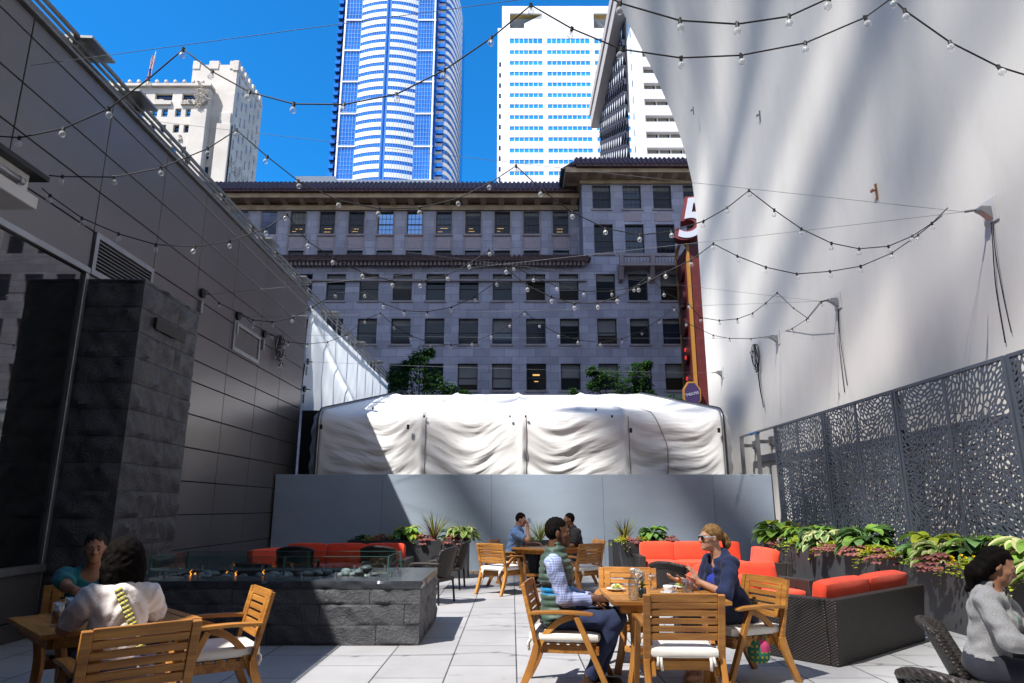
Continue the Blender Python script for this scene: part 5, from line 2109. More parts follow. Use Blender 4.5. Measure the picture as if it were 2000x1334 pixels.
def wchair(label, x, y, d, h=.80, group='dark wicker chairs', arms=True):
    t = thing('wicker_chair', label, 'chair', (x, y, 0), rz_facing(*d), group)
    mb = MB()
    def bk(u, v, off=0.):
        a = (u - .5)
        z = .36 + (h - .36) * v - .05 * (2 * a) ** 2 * v
        return (a * (.50 + .04 * v), -.24 - .13 * v + .10 * (2 * a) ** 2 + off, z)
    mb.grid(lambda u, v: bk(u, v), 12, 12)
    o_ = obj('backrest', mb, M['wicker'], t, smooth=True)
    s_ = o_.modifiers.new('solid', 'SOLIDIFY')
    s_.thickness = .035
    mb = MB()
    mb.tube([bk(i / 12, 1) for i in range(13)], .021, 8)
    mb.tube([bk(0, i / 6) for i in range(7)], .019, 8)
    mb.tube([bk(1, i / 6) for i in range(7)], .019, 8)
    obj('back_rim', mb, M['wicker'], t, smooth=True)
    mb = MB()
    mb.box(-.26, .26, -.235, .24, .31, .37)
    obj('seat', mb, M['wicker'], t, bevel=.015)
    for s in (-1, 1):
        mb = MB()
        P = bez([(s * .265, -.26, .57), (s * .285, .0, .575), (s * .28, .22, .555), (s * .265, .245, .45), (s * .255, .235, .31)], 5)
        mb.tube(P, .022, 8)
        if arms:
            obj('armrest', mb, M['wicker'], t, smooth=True)
        for y in (-.22, .22):
            mb = MB()
            mb.tube([(s * .235, y, .31), (s * .25, y * 1.1, 0)], .018, 6)
            obj('leg', mb, M['blackmetal'], t)
    return t
wchair('dark wicker chair just behind the right end of the fire pit', -1.20, 10.9, (-.85, .35))
wchair('dark wicker chair in front of the planter with the tall grasses', -1.12, 12.75, (-.95, .1), .80)
wchair('dark wicker chair, back to the camera, left in front of the shaded red sofa', -3.35, 11.2, (-.1, 1))
wchair('dark wicker chair, back to the camera, right in front of the shaded red sofa', -2.05, 11.3, (.1, 1))
wchair('dark wicker chair carrying the woman in the grey blazer', 3.03, 4.68, (.84, -.53), .67, arms=False)
wchair('empty wicker chair showing one curved striped top corner at the bottom right', 1.89, 2.79, (.95, .3), .80)
wchair('empty wicker chair in the bottom right, its flat top rim under the grey sleeve', 2.02, 3.22, (.55, -.8), .74) if False else None
wchair('dark brown wicker chair whose top rim shows at the bottom edge near the shaded table', -1.42, 2.62, (-.6, .8), .80)
wchair('small dark wicker seat just left of the woman in navy', 2.15, 9.2, (.7, .7), .72)

# ------------------------------------------------------------------ laser-cut screens on the right
def clip_poly(poly, p, n):
    out = []
    for i in range(len(poly)):
        a, b = poly[i], poly[(i + 1) % len(poly)]
        da, db = (a[0] - p[0]) * n[0] + (a[1] - p[1]) * n[1], (b[0] - p[0]) * n[0] + (b[1] - p[1]) * n[1]
        if da <= 0:
            out.append(a)
        if (da < 0 < db) or (db < 0 < da):
            t = da / (da - db)
            out.append((a[0] + (b[0] - a[0]) * t, a[1] + (b[1] - a[1]) * t))
    return out
def lattice_sheet(w, h, seed, thick=.006):
    """perforated sheet in the local y-z plane, y 0..w, z 0..h: irregular cut-outs between curving strands"""
    rs = np.random.RandomState(seed)
    pts = []
    sp = .080
    for i in range(int(w / sp) + 1):
        for j in range(int(h / sp) + 1):
            pts.append(((i + rs.uniform(-.1, 1.1)) * sp, (j + rs.uniform(-.1, 1.1)) * sp))
    P = np.array(pts)
    ang = 1.1 * np.sin(P[:, 0] * 2.3 + seed) + .9 * np.sin(P[:, 1] * 2.0 + 2 * seed) + .6
    mb = MB()
    m = .028
    for i in range(len(P)):
        d2 = ((P - P[i]) ** 2).sum(1)
        nb = np.argsort(d2)[1:22]
        # anisotropic metric makes the holes long and slanted
        c, s = math.cos(ang[i]), math.sin(ang[i])
        A = np.array([[c, s], [-s, c]])
        S = A.T @ np.diag([.48, 1.9]) @ A
        poly = [(0, 0), (w, 0), (w, h), (0, h)]
        for k in nb:
            dvec = P[k] - P[i]
            nn = S @ dvec
            mid = (P[k] + P[i]) / 2
            poly = clip_poly(poly, mid, nn)
            if len(poly) < 3:
                break
        if len(poly) < 3:
            continue
        q = np.array(poly)
        q = q[np.r_[True, (np.abs(np.diff(q, axis=0)).sum(1) > 1e-4)]]
        if len(q) < 3:
            continue
        hole = [tuple(p) for p in q]
        st = .0105 + .006 * rs.rand()
        for e in range(len(q)):
            a, b = q[e], q[(e + 1) % len(q)]
            t = b - a
            l = np.hypot(*t)
            if l < 1e-5:
                continue
            nrm = np.array([t[1], -t[0]]) / l
            edge = (min(a[0], b[0]) < 1e-6 and abs(t[0]) < 1e-6) or (a[0] > w - 1e-6 and abs(t[0]) < 1e-6) or (a[1] < 1e-6 and abs(t[1]) < 1e-6) or (a[1] > h - 1e-6 and abs(t[1]) < 1e-6)
            hole = clip_poly(hole, a - nrm * (m if edge else st), nrm)
            if len(hole) < 3:
                break
        n = len(q)
        if len(hole) < 3:
            f = [(0, y, z) for y, z in q]
            mb.add(f, [tuple(range(n))])
            continue
        # round the hole, then bridge outline and hole
        hp = np.array(hole)
        for _ in range(2):
            nx = np.roll(hp, -1, 0)
            hp = np.stack([hp * .75 + nx * .25, hp * .25 + nx * .75], 1).reshape(-1, 2)
        ctr = hp.mean(0)
        def aof(r):
            return np.arctan2(r[:, 1] - ctr[1], r[:, 0] - ctr[0])
        angs = np.sort(np.unique(np.round(np.concatenate([aof(q), aof(hp)]), 5)))
        def raycast(r, a):
            dx, dy = math.cos(a), math.sin(a)
            best = None
            for e in range(len(r)):
                p0, p1 = r[e] - ctr, r[(e + 1) % len(r)] - ctr
                den = dx * (p1[1] - p0[1]) - dy * (p1[0] - p0[0])
                if abs(den) < 1e-12:
                    continue
                t = (p0[0] * (p1[1] - p0[1]) - p0[1] * (p1[0] - p0[0])) / den
                u = (p0[0] * dy - p0[1] * dx) / den
                if t > 0 and -1e-4 <= u <= 1.0001:
                    best = t if best is None else min(best, t)
            return best
        outv, inv = [], []
        for a in angs:
            ro, ri = raycast(q, a), raycast(hp, a)
            if ro is None or ri is None:
                continue
            ri = min(ri, ro)
            outv.append((ctr[0] + ro * math.cos(a), ctr[1] + ro * math.sin(a)))
            inv.append((ctr[0] + ri * math.cos(a), ctr[1] + ri * math.sin(a)))
        k = len(outv)
        vs = [(0, *p) for p in outv] + [(0, *p) for p in inv] + [(thick, *p) for p in inv] + [(thick, *p) for p in outv]
        fs = []
        for e in range(k):
            g2 = (e + 1) % k
            fs += [(g2, e, k + e, k + g2), (k + g2, k + e, 2 * k + e, 2 * k + g2), (2 * k + g2, 2 * k + e, 3 * k + e, 3 * k + g2)]
        mb.add(vs, fs)
    return mb
SCX, SZ0, SZ1 = 5.75, .62, 3.12
sheets = []
GS = 'slate grey laser-cut screens along the pale wall'
sw = 1.17
for k in range(3):
    sheets.append(lattice_sheet(sw, SZ1 - SZ0 - .03, 21 + k))
yb = [15.05, 12.62, 10.20, 7.78, 5.36]
meshes = [None] * 3
names = ['laser-cut slate screen farthest along the wall, next to the bare posts', 'laser-cut slate screen second from the bare posts', 'laser-cut slate screen above the middle of the long planter, third from the bare posts', 'laser-cut slate screen nearest the camera, cut by the photo edge']
for i in range(4):
    y0, y1 = yb[i + 1] + .02, yb[i] - .02
    t = thing('metal_screen', names[i], 'screen', (SCX, y0, SZ0), 0, GS)
    for k in range(2):
        v = (2 * i + k) % 3
        yo = .012 + k * (sw + .004)
        if meshes[v] is None:
            o = obj('cut_sheet', sheets[v], M['screen'], t)
            meshes[v] = o.data
        else:
            o = bpy.data.objects.new('cut_sheet', meshes[v])
            COL.objects.link(o)
            o.parent = t
        o.location = (0, yo, .015)
        if (i + k) % 2:
            o.rotation_euler = (0, 0, 0)
    mb = MB()
    ln = y1 - y0
    mb.box(-.012, .04, 0, .05, 0, SZ1 - SZ0)
    mb.box(-.012, .04, ln - .05, ln, 0, SZ1 - SZ0)
    mb.box(-.0115, .04, .0505, ln - .0505, SZ1 - SZ0 - .045, SZ1 - SZ0 + .0)
    mb.box(-.0115, .04, .0505, ln - .0505, 0, .04)
    mb.box(-.004, .02, ln / 2 - .03, ln / 2 + .03, .041, SZ1 - SZ0 - .046)
    for z in np.arange(.15, SZ1 - SZ0, .35):
        for y in (.025, ln - .025):
            mb.box(-.017, -.0125, y - .009, y + .009, z, z + .018)
    obj('frame', mb, M['screen'], t, bevel=.003, seg=1)
    mb = MB()
    for y in (.05, ln - .05):
        mb.box(.041, .34, y - .03, y + .03, 1.6, 1.7)
        mb.box(.041, .09, y - .03, y + .03, -SZ0, 2.4)
    obj('post', mb, M['steelgrey'], t)
ps = thing('bare_posts', 'bare steel posts and rail beyond the last screen, blue tape on top', 'posts', (5.75, 16.0, 0))
for y in (.08, 1.20):
    mb = MB()
    mb.box(-.04, .04, y - .04, y + .04, 0, 3.08)
    o = obj('post', mb, M['alu'], ps, bevel=.004)
    mb = MB()
    mb.box(.041, .36, y - .03, y + .03, 2.84, 2.92)
    mb.box(.30, .352, y - .12, y + .12, 2.80, 3.0)
    obj('bracket', mb, M['steelgrey'], o)
mb = MB()
mb.box(-.035, .035, -.92, 1.24, 3.081, 3.12)
obj('rail', mb, M['alu'], ps)
mb = MB()
mb.box(-.037, .037, .0, .22, 3.06, 3.123)
mb.box(-.037, .037, .42, .55, 3.07, 3.123)
obj('tape', mb, mk('blue_tape', (.02, .25, .65), .5), ps)
mb = MB()
mb.box(.3, .345, -1.2, 1.0, 2.45, 2.62)
obj('wall_cleat', mb, mk('grey_cleat', (.42, .42, .41), .8), ps)

# ------------------------------------------------------------------ planters
def planter(label, x0, x1, y0, y1, h, taper=0., group='charcoal planter boxes'):
    cx, cy = (x0 + x1) / 2, (y0 + y1) / 2
    t = thing('planter_box', label, 'planter', (cx, cy, 0), 0, group)
    a, b = (x1 - x0) / 2, (y1 - y0) / 2
    mb = MB()
    ta, tb = a - taper, b - taper
    w = .03
    o_ = [(-ta, -tb, 0), (ta, -tb, 0), (ta, tb, 0), (-ta, tb, 0)]
    u_ = [(-a, -b, h), (a, -b, h), (a, b, h), (-a, b, h)]
    i_ = [(-a + w, -b + w, h), (a - w, -b + w, h), (a - w, b - w, h), (-a + w, b - w, h)]
    d_ = [(p[0], p[1], h - .08) for p in i_]
    vs = o_ + u_ + i_ + d_
    fs = [(3, 2, 1, 0)]
    for r in range(3):
        for k in range(4):
            fs.append((4 * r + k, 4 * r + (k + 1) % 4, 4 * r + 4 + (k + 1) % 4, 4 * r + 4 + k))
    mb.add(vs, fs)
    obj('box', mb, M['planter'], t, bevel=.006)
    mb = MB()
    mb.quad((-a + w, -b + w, h - .06), (a - w, -b + w, h - .06), (a - w, b - w, h - .06), (-a + w, b - w, h - .06))
    obj('soil', mb, M['soil'], t)
    return t
planter('long charcoal planter box at the foot of the slate screens, nearer half', 5.06, 5.66, 5.2, 9.88, .75)
planter('long charcoal planter box at the foot of the slate screens, farther half', 5.06, 5.66, 9.90, 14.3, .75)
planter('charcoal planter box by the hoarding, left of the far wooden chairs', -1.42, -.90, 14.42, 15.1, .74)
planter('wide charcoal planter box in shade behind the red sofa', -3.35, -1.44, 14.45, 15.1, .73)
planter('square charcoal planter box behind the orange sectional', 2.05, 3.35, 14.55, 15.15, .72)
planter('tapered charcoal pot in front of the box behind the orange sectional', 2.12, 2.55, 14.02, 14.45, .72, .10)
planter('small charcoal planter between the two men at the hoarding', .30, .86, 14.5, 15.0, .72)

# ------------------------------------------------------------------ plants: each clump is a plant of its own
def hosta(n, size, seed, mats, edge=False, spread=1.):
    q = random.Random(seed)
    mb = MB()
    for i in range(n):
        a = i * 2.4 + q.uniform(-.3, .3)
        el = q.uniform(.25, 1.4)
        L_ = size * q.uniform(.7, 1.1)
        st = Vector((math.cos(a), math.sin(a), 0))
        r0 = size * .35 * (1.3 - el * .6) * spread
        base = st * r0 + Vector((0, 0, size * (.25 + .45 * el)))
        mb.tube([(0, 0, 0), tuple(st * r0 * .6 + Vector((0, 0, size * (.2 + .35 * el)))), tuple(base)], .004, 4)
        leafblade(mb, base, st + Vector((0, 0, el * .5 - .15)), L_ * .95, L_ * q.uniform(.20, .28), .8 + 1.2 * q.random(), 0 if edge else q.choice(range(len(mats))), 6, .16, 1 if edge else None)
    return mb, mats
def heuchera(n, size, seed, mats):
    q = random.Random(seed)
    mb = MB()
    for i in range(n):
        a, r = q.uniform(0, 6.28), size * math.sqrt(q.random())
        c = Vector((r * math.cos(a), r * math.sin(a), size * .55 * (1 - (r / size) ** 2) + q.uniform(-.02, .05)))
        d = Vector((math.cos(a), math.sin(a), .35))
        for k in (-1, 0, 1):
            dd = Matrix.Rotation(k * .85, 3, 'Z') @ d
            leafblade(mb, c, dd, size * .42, size * .17, 1.6, 0, 4, .05)
    return mb, mats
def grassy(n, size, seed, mats):
    q = random.Random(seed)
    mb = MB()
    for i in range(n):
        a = q.uniform(0, 6.28)
        el = q.uniform(.9, 3.2)
        leafblade(mb, (0, 0, 0), (math.cos(a), math.sin(a), el), size * q.uniform(.7, 1.1), size * .014, .8, q.randrange(len(mats)), 6, .1)
    return mb, mats
def creeper(n, size, seed, mats, flowers=None):
    q = random.Random(seed)
    mb = MB()
    for i in range(n):
        x, y = q.gauss(0, size * .45), q.gauss(0, size * .35)
        z = size * .35 * max(0, 1 - (x * x + y * y) / size ** 2) + q.uniform(-.02, .04) - max(0, -y - size * .35) * .9
        a = q.uniform(0, 6.28)
        leafblade(mb, (x, y, z), (math.cos(a), math.sin(a) - .3, q.uniform(-.2, .8)), size * .16, size * .07, .8, 0, 4)
    for i in range(flowers or 0):
        x, y = q.gauss(0, size * .4), q.gauss(-.05, size * .25)
        z = size * .40 + q.uniform(-.02, .06)
        for k in range(5):
            a = k * 1.257
            leafblade(mb, (x, y, z), (math.cos(a), -.6, math.sin(a) + .2), .028, .014, .2, 1, 3)
    return mb, mats
pl_mesh = {}
def plant(name, label, cat, key, builder, loc, rz=0., s=1., group='plants in the charcoal planters'):
    if key not in pl_mesh:
        mb, mats = builder()
        o = obj(name, mb, mats, smooth=True)
        pl_mesh[key] = o
    else:
        o = pl_mesh[key].copy()
        COL.objects.link(o)
    o.name = name
    o.location, o.rotation_euler, o.scale = loc, (0, 0, rz), (s, s, s)
    return tag(o, label, cat, group)
B = {
    'hostag': lambda: hosta(46, .26, 1, [M['leaf'], M['leaf'], M['leafmid'], M['leaflime']]),
    'hostab': lambda: hosta(50, .24, 2, [M['leafmid'], M['leafmid'], M['leafdark'], M['leaf']]),
    'hostav': lambda: hosta(50, .25, 3, [M['leaf'], M['leafcream']], True, 1.25),
    'hostavd': lambda: hosta(56, .22, 33, [M['leafmid'], M['leafcream']], True, 1.2),
    'plum': lambda: heuchera(40, .19, 4, [M['leafplum']]),
    'lime': lambda: creeper(170, .30, 5, [M['leaflime']]),
    'limeg': lambda: creeper(150, .28, 6, [M['leaflime'], M['petaly']], 9),
    'white': lambda: creeper(150, .24, 7, [M['leaf'], M['petalw']], 14),
    'yel': lambda: creeper(120, .22, 8, [M['leafmid'], M['petaly']], 9),
    'grass': lambda: grassy(70, .55, 9, [M['leafred'], M['leaflime']]),
    'grassy': lambda: grassy(60, .50, 10, [M['leaflime'], M['leafcream']]),
    'dark': lambda: creeper(170, .28, 12, [M['leafdark']]),
    'ficus': lambda: hosta(22, .24, 14, [M['leafmid']], spread=.5),
}
pr = [
    ('hosta', 'broad pale green hosta at the far end of the long planter', 'hostag', 13.95, 5.22, 1.25),
    ('heuchera', 'dusty plum leaves drooping at the far end of the long planter', 'plum', 13.65, 5.10, .85),
    ('bedding_flowers', 'small white flowers beside the plum leaves at the far end of the planter', 'white', 13.2, 5.12, .8),
    ('creeping_jenny', 'lime creeper beside the white flowers near the far end of the long planter', 'lime', 12.75, 5.15, .85),
    ('hosta', 'blue green hosta under the farthest slate screen', 'hostab', 12.55, 5.42, 1.1),
    ('hosta', 'finely cream edged hosta clump under the farthest slate screen', 'hostavd', 11.95, 5.25, 1.1),
    ('heuchera', 'plum leaves hanging below the finely edged hosta', 'plum', 11.4, 5.06, .85),
    ('hosta', 'large grey green hosta under the second slate screen', 'hostab', 10.85, 5.40, 1.25),
    ('heuchera', 'plum leaves in front of the large grey green hosta', 'plum', 10.55, 5.06, .9),
    ('bedding_flowers', 'yellow flowers beside the joint of the two planter halves', 'limeg', 10.15, 5.10, .7),
    ('heuchera', 'rosy plum leaves by the joint of the two planter halves', 'plum', 9.65, 5.06, .95),
    ('creeping_jenny', 'bright lime creeper just nearer than the joint of the planter halves', 'lime', 9.35, 5.2, 1.0),
    ('hosta', 'pale green hosta leaning out behind the bright lime creeper', 'hostag', 9.15, 5.40, 1.05),
    ('bedding_flowers', 'white blossom hanging over the rim of the nearer planter half', 'white', 8.95, 5.08, .6),
    ('heuchera', 'dense pink plum leaves over the middle of the nearer planter half', 'plum', 8.45, 5.04, 1.05),
    ('bedding_flowers', 'yellow pansies beside the dense pink plum leaves', 'limeg', 8.0, 5.07, .85),
    ('hosta', 'dark green hosta against the third slate screen', 'hostab', 8.35, 5.45, 1.1),
    ('creeping_jenny', 'lime and green creeper left of the striped hosta', 'lime', 7.6, 5.12, .95),
    ('heuchera', 'brownish plum leaves below the lime and green creeper', 'plum', 7.45, 5.03, .8),
    ('hosta', 'big cream edged hosta above the dark haired woman', 'hostav', 7.05, 5.25, 1.2),
    ('hosta', 'cream edged hosta trailing over the rim by the dark haired woman', 'hostav', 6.6, 5.12, 1.0),
    ('heuchera', 'large red brown leaves just behind the dark haired woman', 'plum', 6.45, 5.02, 1.05),
    ('creeping_jenny', 'lime creeper trailing down the nearest part of the long planter', 'lime', 6.85, 5.0, .8),
    ('hosta', 'cream edged hosta cut off by the right edge of the photo', 'hostav', 6.0, 5.3, 1.1),
    ('hosta', 'green hosta squeezed between the white flowers and the farthest blue green hosta', 'hostag', 13.1, 5.35, 1.0),
    ('creeping_jenny', 'lime creeper between the two hostas under the farthest slate screen', 'lime', 11.55, 5.2, .95),
    ('creeping_jenny', 'lime creeper right of the large grey green hosta', 'lime', 10.3, 5.3, 1.0),
    ('hosta', 'cream edged hosta between the lime creeper and the dense pink plum leaves', 'hostav', 8.75, 5.25, .85),
    ('creeping_jenny', 'lime creeper right of the yellow pansies below the third screen', 'limeg', 7.75, 5.3, .95),
    ('heuchera', 'plum leaves under the pale hosta at the far end of the long planter', 'plum', 13.95, 5.08, .8),
    ('hosta', 'green hosta behind the big cream edged one', 'hostag', 7.2, 5.5, 1.0),
]
for i, (nm, lab, key, y, x, s) in enumerate(pr):
    plant(nm, lab, 'plant', key, B[key], (x, y, .68), i * 1.9, s * (1.36 if nm == 'hosta' else 1.25))
for i, (y, x) in enumerate(((11.3, 5.5), (8.7, 5.5), (7.9, 5.5), (13.1, 5.52))):
    plant('ornamental_grass', ['wiry grass behind the finely cream edged hosta', 'wiry grass behind the dense pink plum leaves', 'wiry grass left of the big cream edged hosta', 'wiry grass behind the small white flowers'][i], 'plant', 'grass', B['grass'], (x, y, .70), i, .8)
for i, (nm, lab, key, x, y, s) in enumerate([
    ('bedding_flowers', 'yellow flowers in the shaded part of the planter behind the red sofa', 'yel', -2.55, 14.7, .9),
    ('dark_shrub', 'dark low shrub at the left end of the shaded planter', 'dark', -3.1, 14.75, .9),
    ('heuchera', 'dark plum leaves in the shaded planter beside yellow flowers', 'plum', -2.75, 14.75, .9),
    ('dark_shrub', 'green shrub at the left end behind the red sofa', 'limeg', -2.9, 14.62, .7),
    ('hosta', 'upright broad green leaves where the shade ends on the planter', 'hostag', -2.18, 14.75, .95),
    ('bedding_flowers', 'sunlit yellow flowers spilling below the upright green leaves', 'yel', -2.08, 14.56, .7),
    ('heuchera', 'pink plum leaves left of the spiky grass by the hoarding', 'plum', -1.82, 14.66, .95),
    ('ornamental_grass', 'spiky bronze grass standing in the planter left of the hostas', 'grass', -1.62, 14.8, 1.0),
    ('canna', 'upright canna leaf right of the spiky bronze grass', 'ficus', -1.32, 14.85, .9),
    ('heuchera', 'pink plum leaves below the canna in the planter corner', 'plum', -1.22, 14.6, .9),
    ('hosta', 'cream edged hosta filling the corner planter left of the drinking man', 'hostav', -1.02, 14.72, 1.0),
    ('ornamental_grass', 'pale spiky grass above the striped hosta in the corner planter', 'grassy', -1.0, 14.85, .75),
    ('ornamental_grass', 'pale grass rising behind the vested man between two diners', 'grassy', .58, 14.75, .85),
    ('bedding_flowers', 'yellow flowers in the small planter between the two men', 'limeg', .40, 14.62, .7),
    ('creeping_jenny', 'lime flowers on the tapered pot behind the woman in navy', 'limeg', 2.2, 14.2, .75),
    ('heuchera', 'plum leaves on the tapered pot behind the white orchid', 'plum', 2.42, 14.25, .8),
    ('ornamental_grass', 'spiky bronze grass in the box behind the white orchid', 'grass', 2.35, 14.8, .8),
    ('hosta', 'dark green bushy leaves in the box behind the orange sectional', 'hostab', 2.95, 14.8, 1.0),
    ('creeping_jenny', 'lime creeper in the middle of the box behind the orange sectional', 'lime', 2.72, 14.66, .75),
    ('heuchera', 'plum leaves at the right corner of the box behind the sectional', 'plum', 3.22, 14.7, .9),
]):
    plant(nm, lab, 'plant', key, B[key], (x, y, .67), i * 2.3, s * 1.28)

# ------------------------------------------------------------------ street trees beyond the tent
M['treeleaf'] = leafmat('tree_leaf', (.045, .115, .022), .5)
M['bark'] = mk('bark', (.06, .045, .035), .9, var=.4, vscale=8, bump=.5)
def tree(label, x, y, blobs, seed, nleaf):
    q = random.Random(seed)
    t = thing('street_tree', label, 'tree', (x, y, 0), 0, 'street trees beyond the tent')
    mb = MB()
    top = max(b[2] for b in blobs)
    mb.tube([(0, 0, 0), (.1, 0, 2.5), (0, .1, top * .75)], [.16, .12, .05], 8)
    for bx_, by_, bz_, br_ in blobs:
        mb.tube(bez([(0, .05, top * .45), (bx_ * .5, by_ * .5, (top * .45 + bz_) / 2 + .1), (bx_, by_, bz_)], 4), [.06 - .005 * i for i in range(9)], 5)
    obj('trunk', mb, M['bark'], t, smooth=True)
    mb = MB()
    for i in range(nleaf):
        b = q.choice(blobs)
        v = Vector((q.gauss(0, 1), q.gauss(0, 1), q.gauss(0, .8)))
        v = v.normalized() * b[3] * (q.random() ** .45)
        if q.random() < .2:
            v *= 1.25
        p = Vector(b[:3]) + v
        a = q.uniform(0, 6.28)
        for k in range(3):
            d = Vector((math.cos(a + k * 2.1), math.sin(a + k * 2.1), q.uniform(-.5, .3)))
            leafblade(mb, p, d, q.uniform(.16, .26), .055, 1.0, 0, 2, .1)
    obj('crown', mb, M['treeleaf'], t)
    return t
def bl(px, py, Y, r, x0):
    p = atY(px, py, Y)
    return (p.x - x0, random.uniform(-.6, .6), p.z, r)
def tree_px(label, px, Y, pts, seed, n):
    x = atY(px, 780, Y).x
    tree(label, x, Y, [bl(a, b, Y, r, x) for a, b, r in pts], seed, n)
tree_px('dense street tree left of centre beyond the tent, in front of the stone block', 820, 36,
        [(790, 750, .95), (830, 738, .85), (822, 705, .55), (775, 735, .6), (850, 762, .8), (880, 765, .45), (800, 715, .4), (905, 772, .3), (838, 690, .28), (760, 770, .6)], 3, 1500)
tree_px('slimmer street tree right of centre beyond the tent', 1215, 37,
        [(1215, 752, .9), (1175, 735, .5), (1245, 730, .65), (1160, 752, .4), (1255, 757, .55), (1235, 765, .8), (1155, 725, .3), (1268, 775, .35), (1262, 715, .25)], 5, 1200)
tree_px('treetop just peeping over the tent near the red blade sign', 1310, 38, [(1305, 782, .4), (1320, 786, .3)], 7, 120)
tree_px('treetop just peeping over the tent between the two larger trees', 1130, 38, [(1125, 778, .3), (1118, 768, .2)], 9, 90)
# ================================================================== PEOPLE
def skin(name, col, col2):
    return mk(name, col, .48, col2=col2, vscale=14, bump=.06, bscale=220, spec=.4)
SK = dict(dark=skin('deep_brown_skin', (.115, .052, .030), (.085, .036, .020)),
          brown=skin('brown_skin', (.20, .095, .052), (.16, .07, .038)),
          tan=skin('tan_skin', (.40, .20, .12), (.34, .155, .085)),
          fair=skin('fair_skin', (.58, .33, .23), (.52, .27, .18)))
def hairmat(name, col, rough=.4):
    def ex(T, c, h):
        n = T['noise'](70., 3., .6)
        return T['mix'](T['ramp'](n, .35, .7), tuple(x * .45 for x in col), col), n
    return mk(name, col, .75, bump=.3, stretch=(1, 1, .25), extra=ex, spec=.05)
HR = dict(black=hairmat('black_hair', (.008, .0065, .006)), dkbrown=hairmat('dark_brown_hair', (.028, .018, .013)), grey=hairmat('greying_hair', (.05, .045, .042)),
          blonde=hairmat('dark_blonde_hair', (.34, .20, .085)))
M['eyewhite'] = mk('eye_white', (.34, .32, .30), .25)
M['iris'] = mk('iris', (.02, .012, .008), .15)
M['lip'] = mk('lip', (.30, .10, .085), .45)
M['lipd'] = mk('dark_lip', (.13, .05, .042), .45)
def fabric(name, col, var=.12, bump=.25, rough=.85, extra=None, bs=90, **k):
    return mk(name, col, rough, var=var, vscale=9, bump=bump, bscale=bs, extra=extra, sheen=.1, **k)
def unit(v):
    return Vector(v).normalized()
def ik(sh, wr, hint, l1, l2):
    d = wr - sh
    L_ = min(d.length, l1 + l2 - .004)
    wr = sh + d.normalized() * L_
    a = (l1 * l1 - l2 * l2 + L_ * L_) / (2 * L_)
    hgt = math.sqrt(max(0, l1 * l1 - a * a))
    n = d.normalized()
    h = Vector(hint) - n * Vector(hint).dot(n)
    return sh + n * a + h.normalized() * hgt, wr
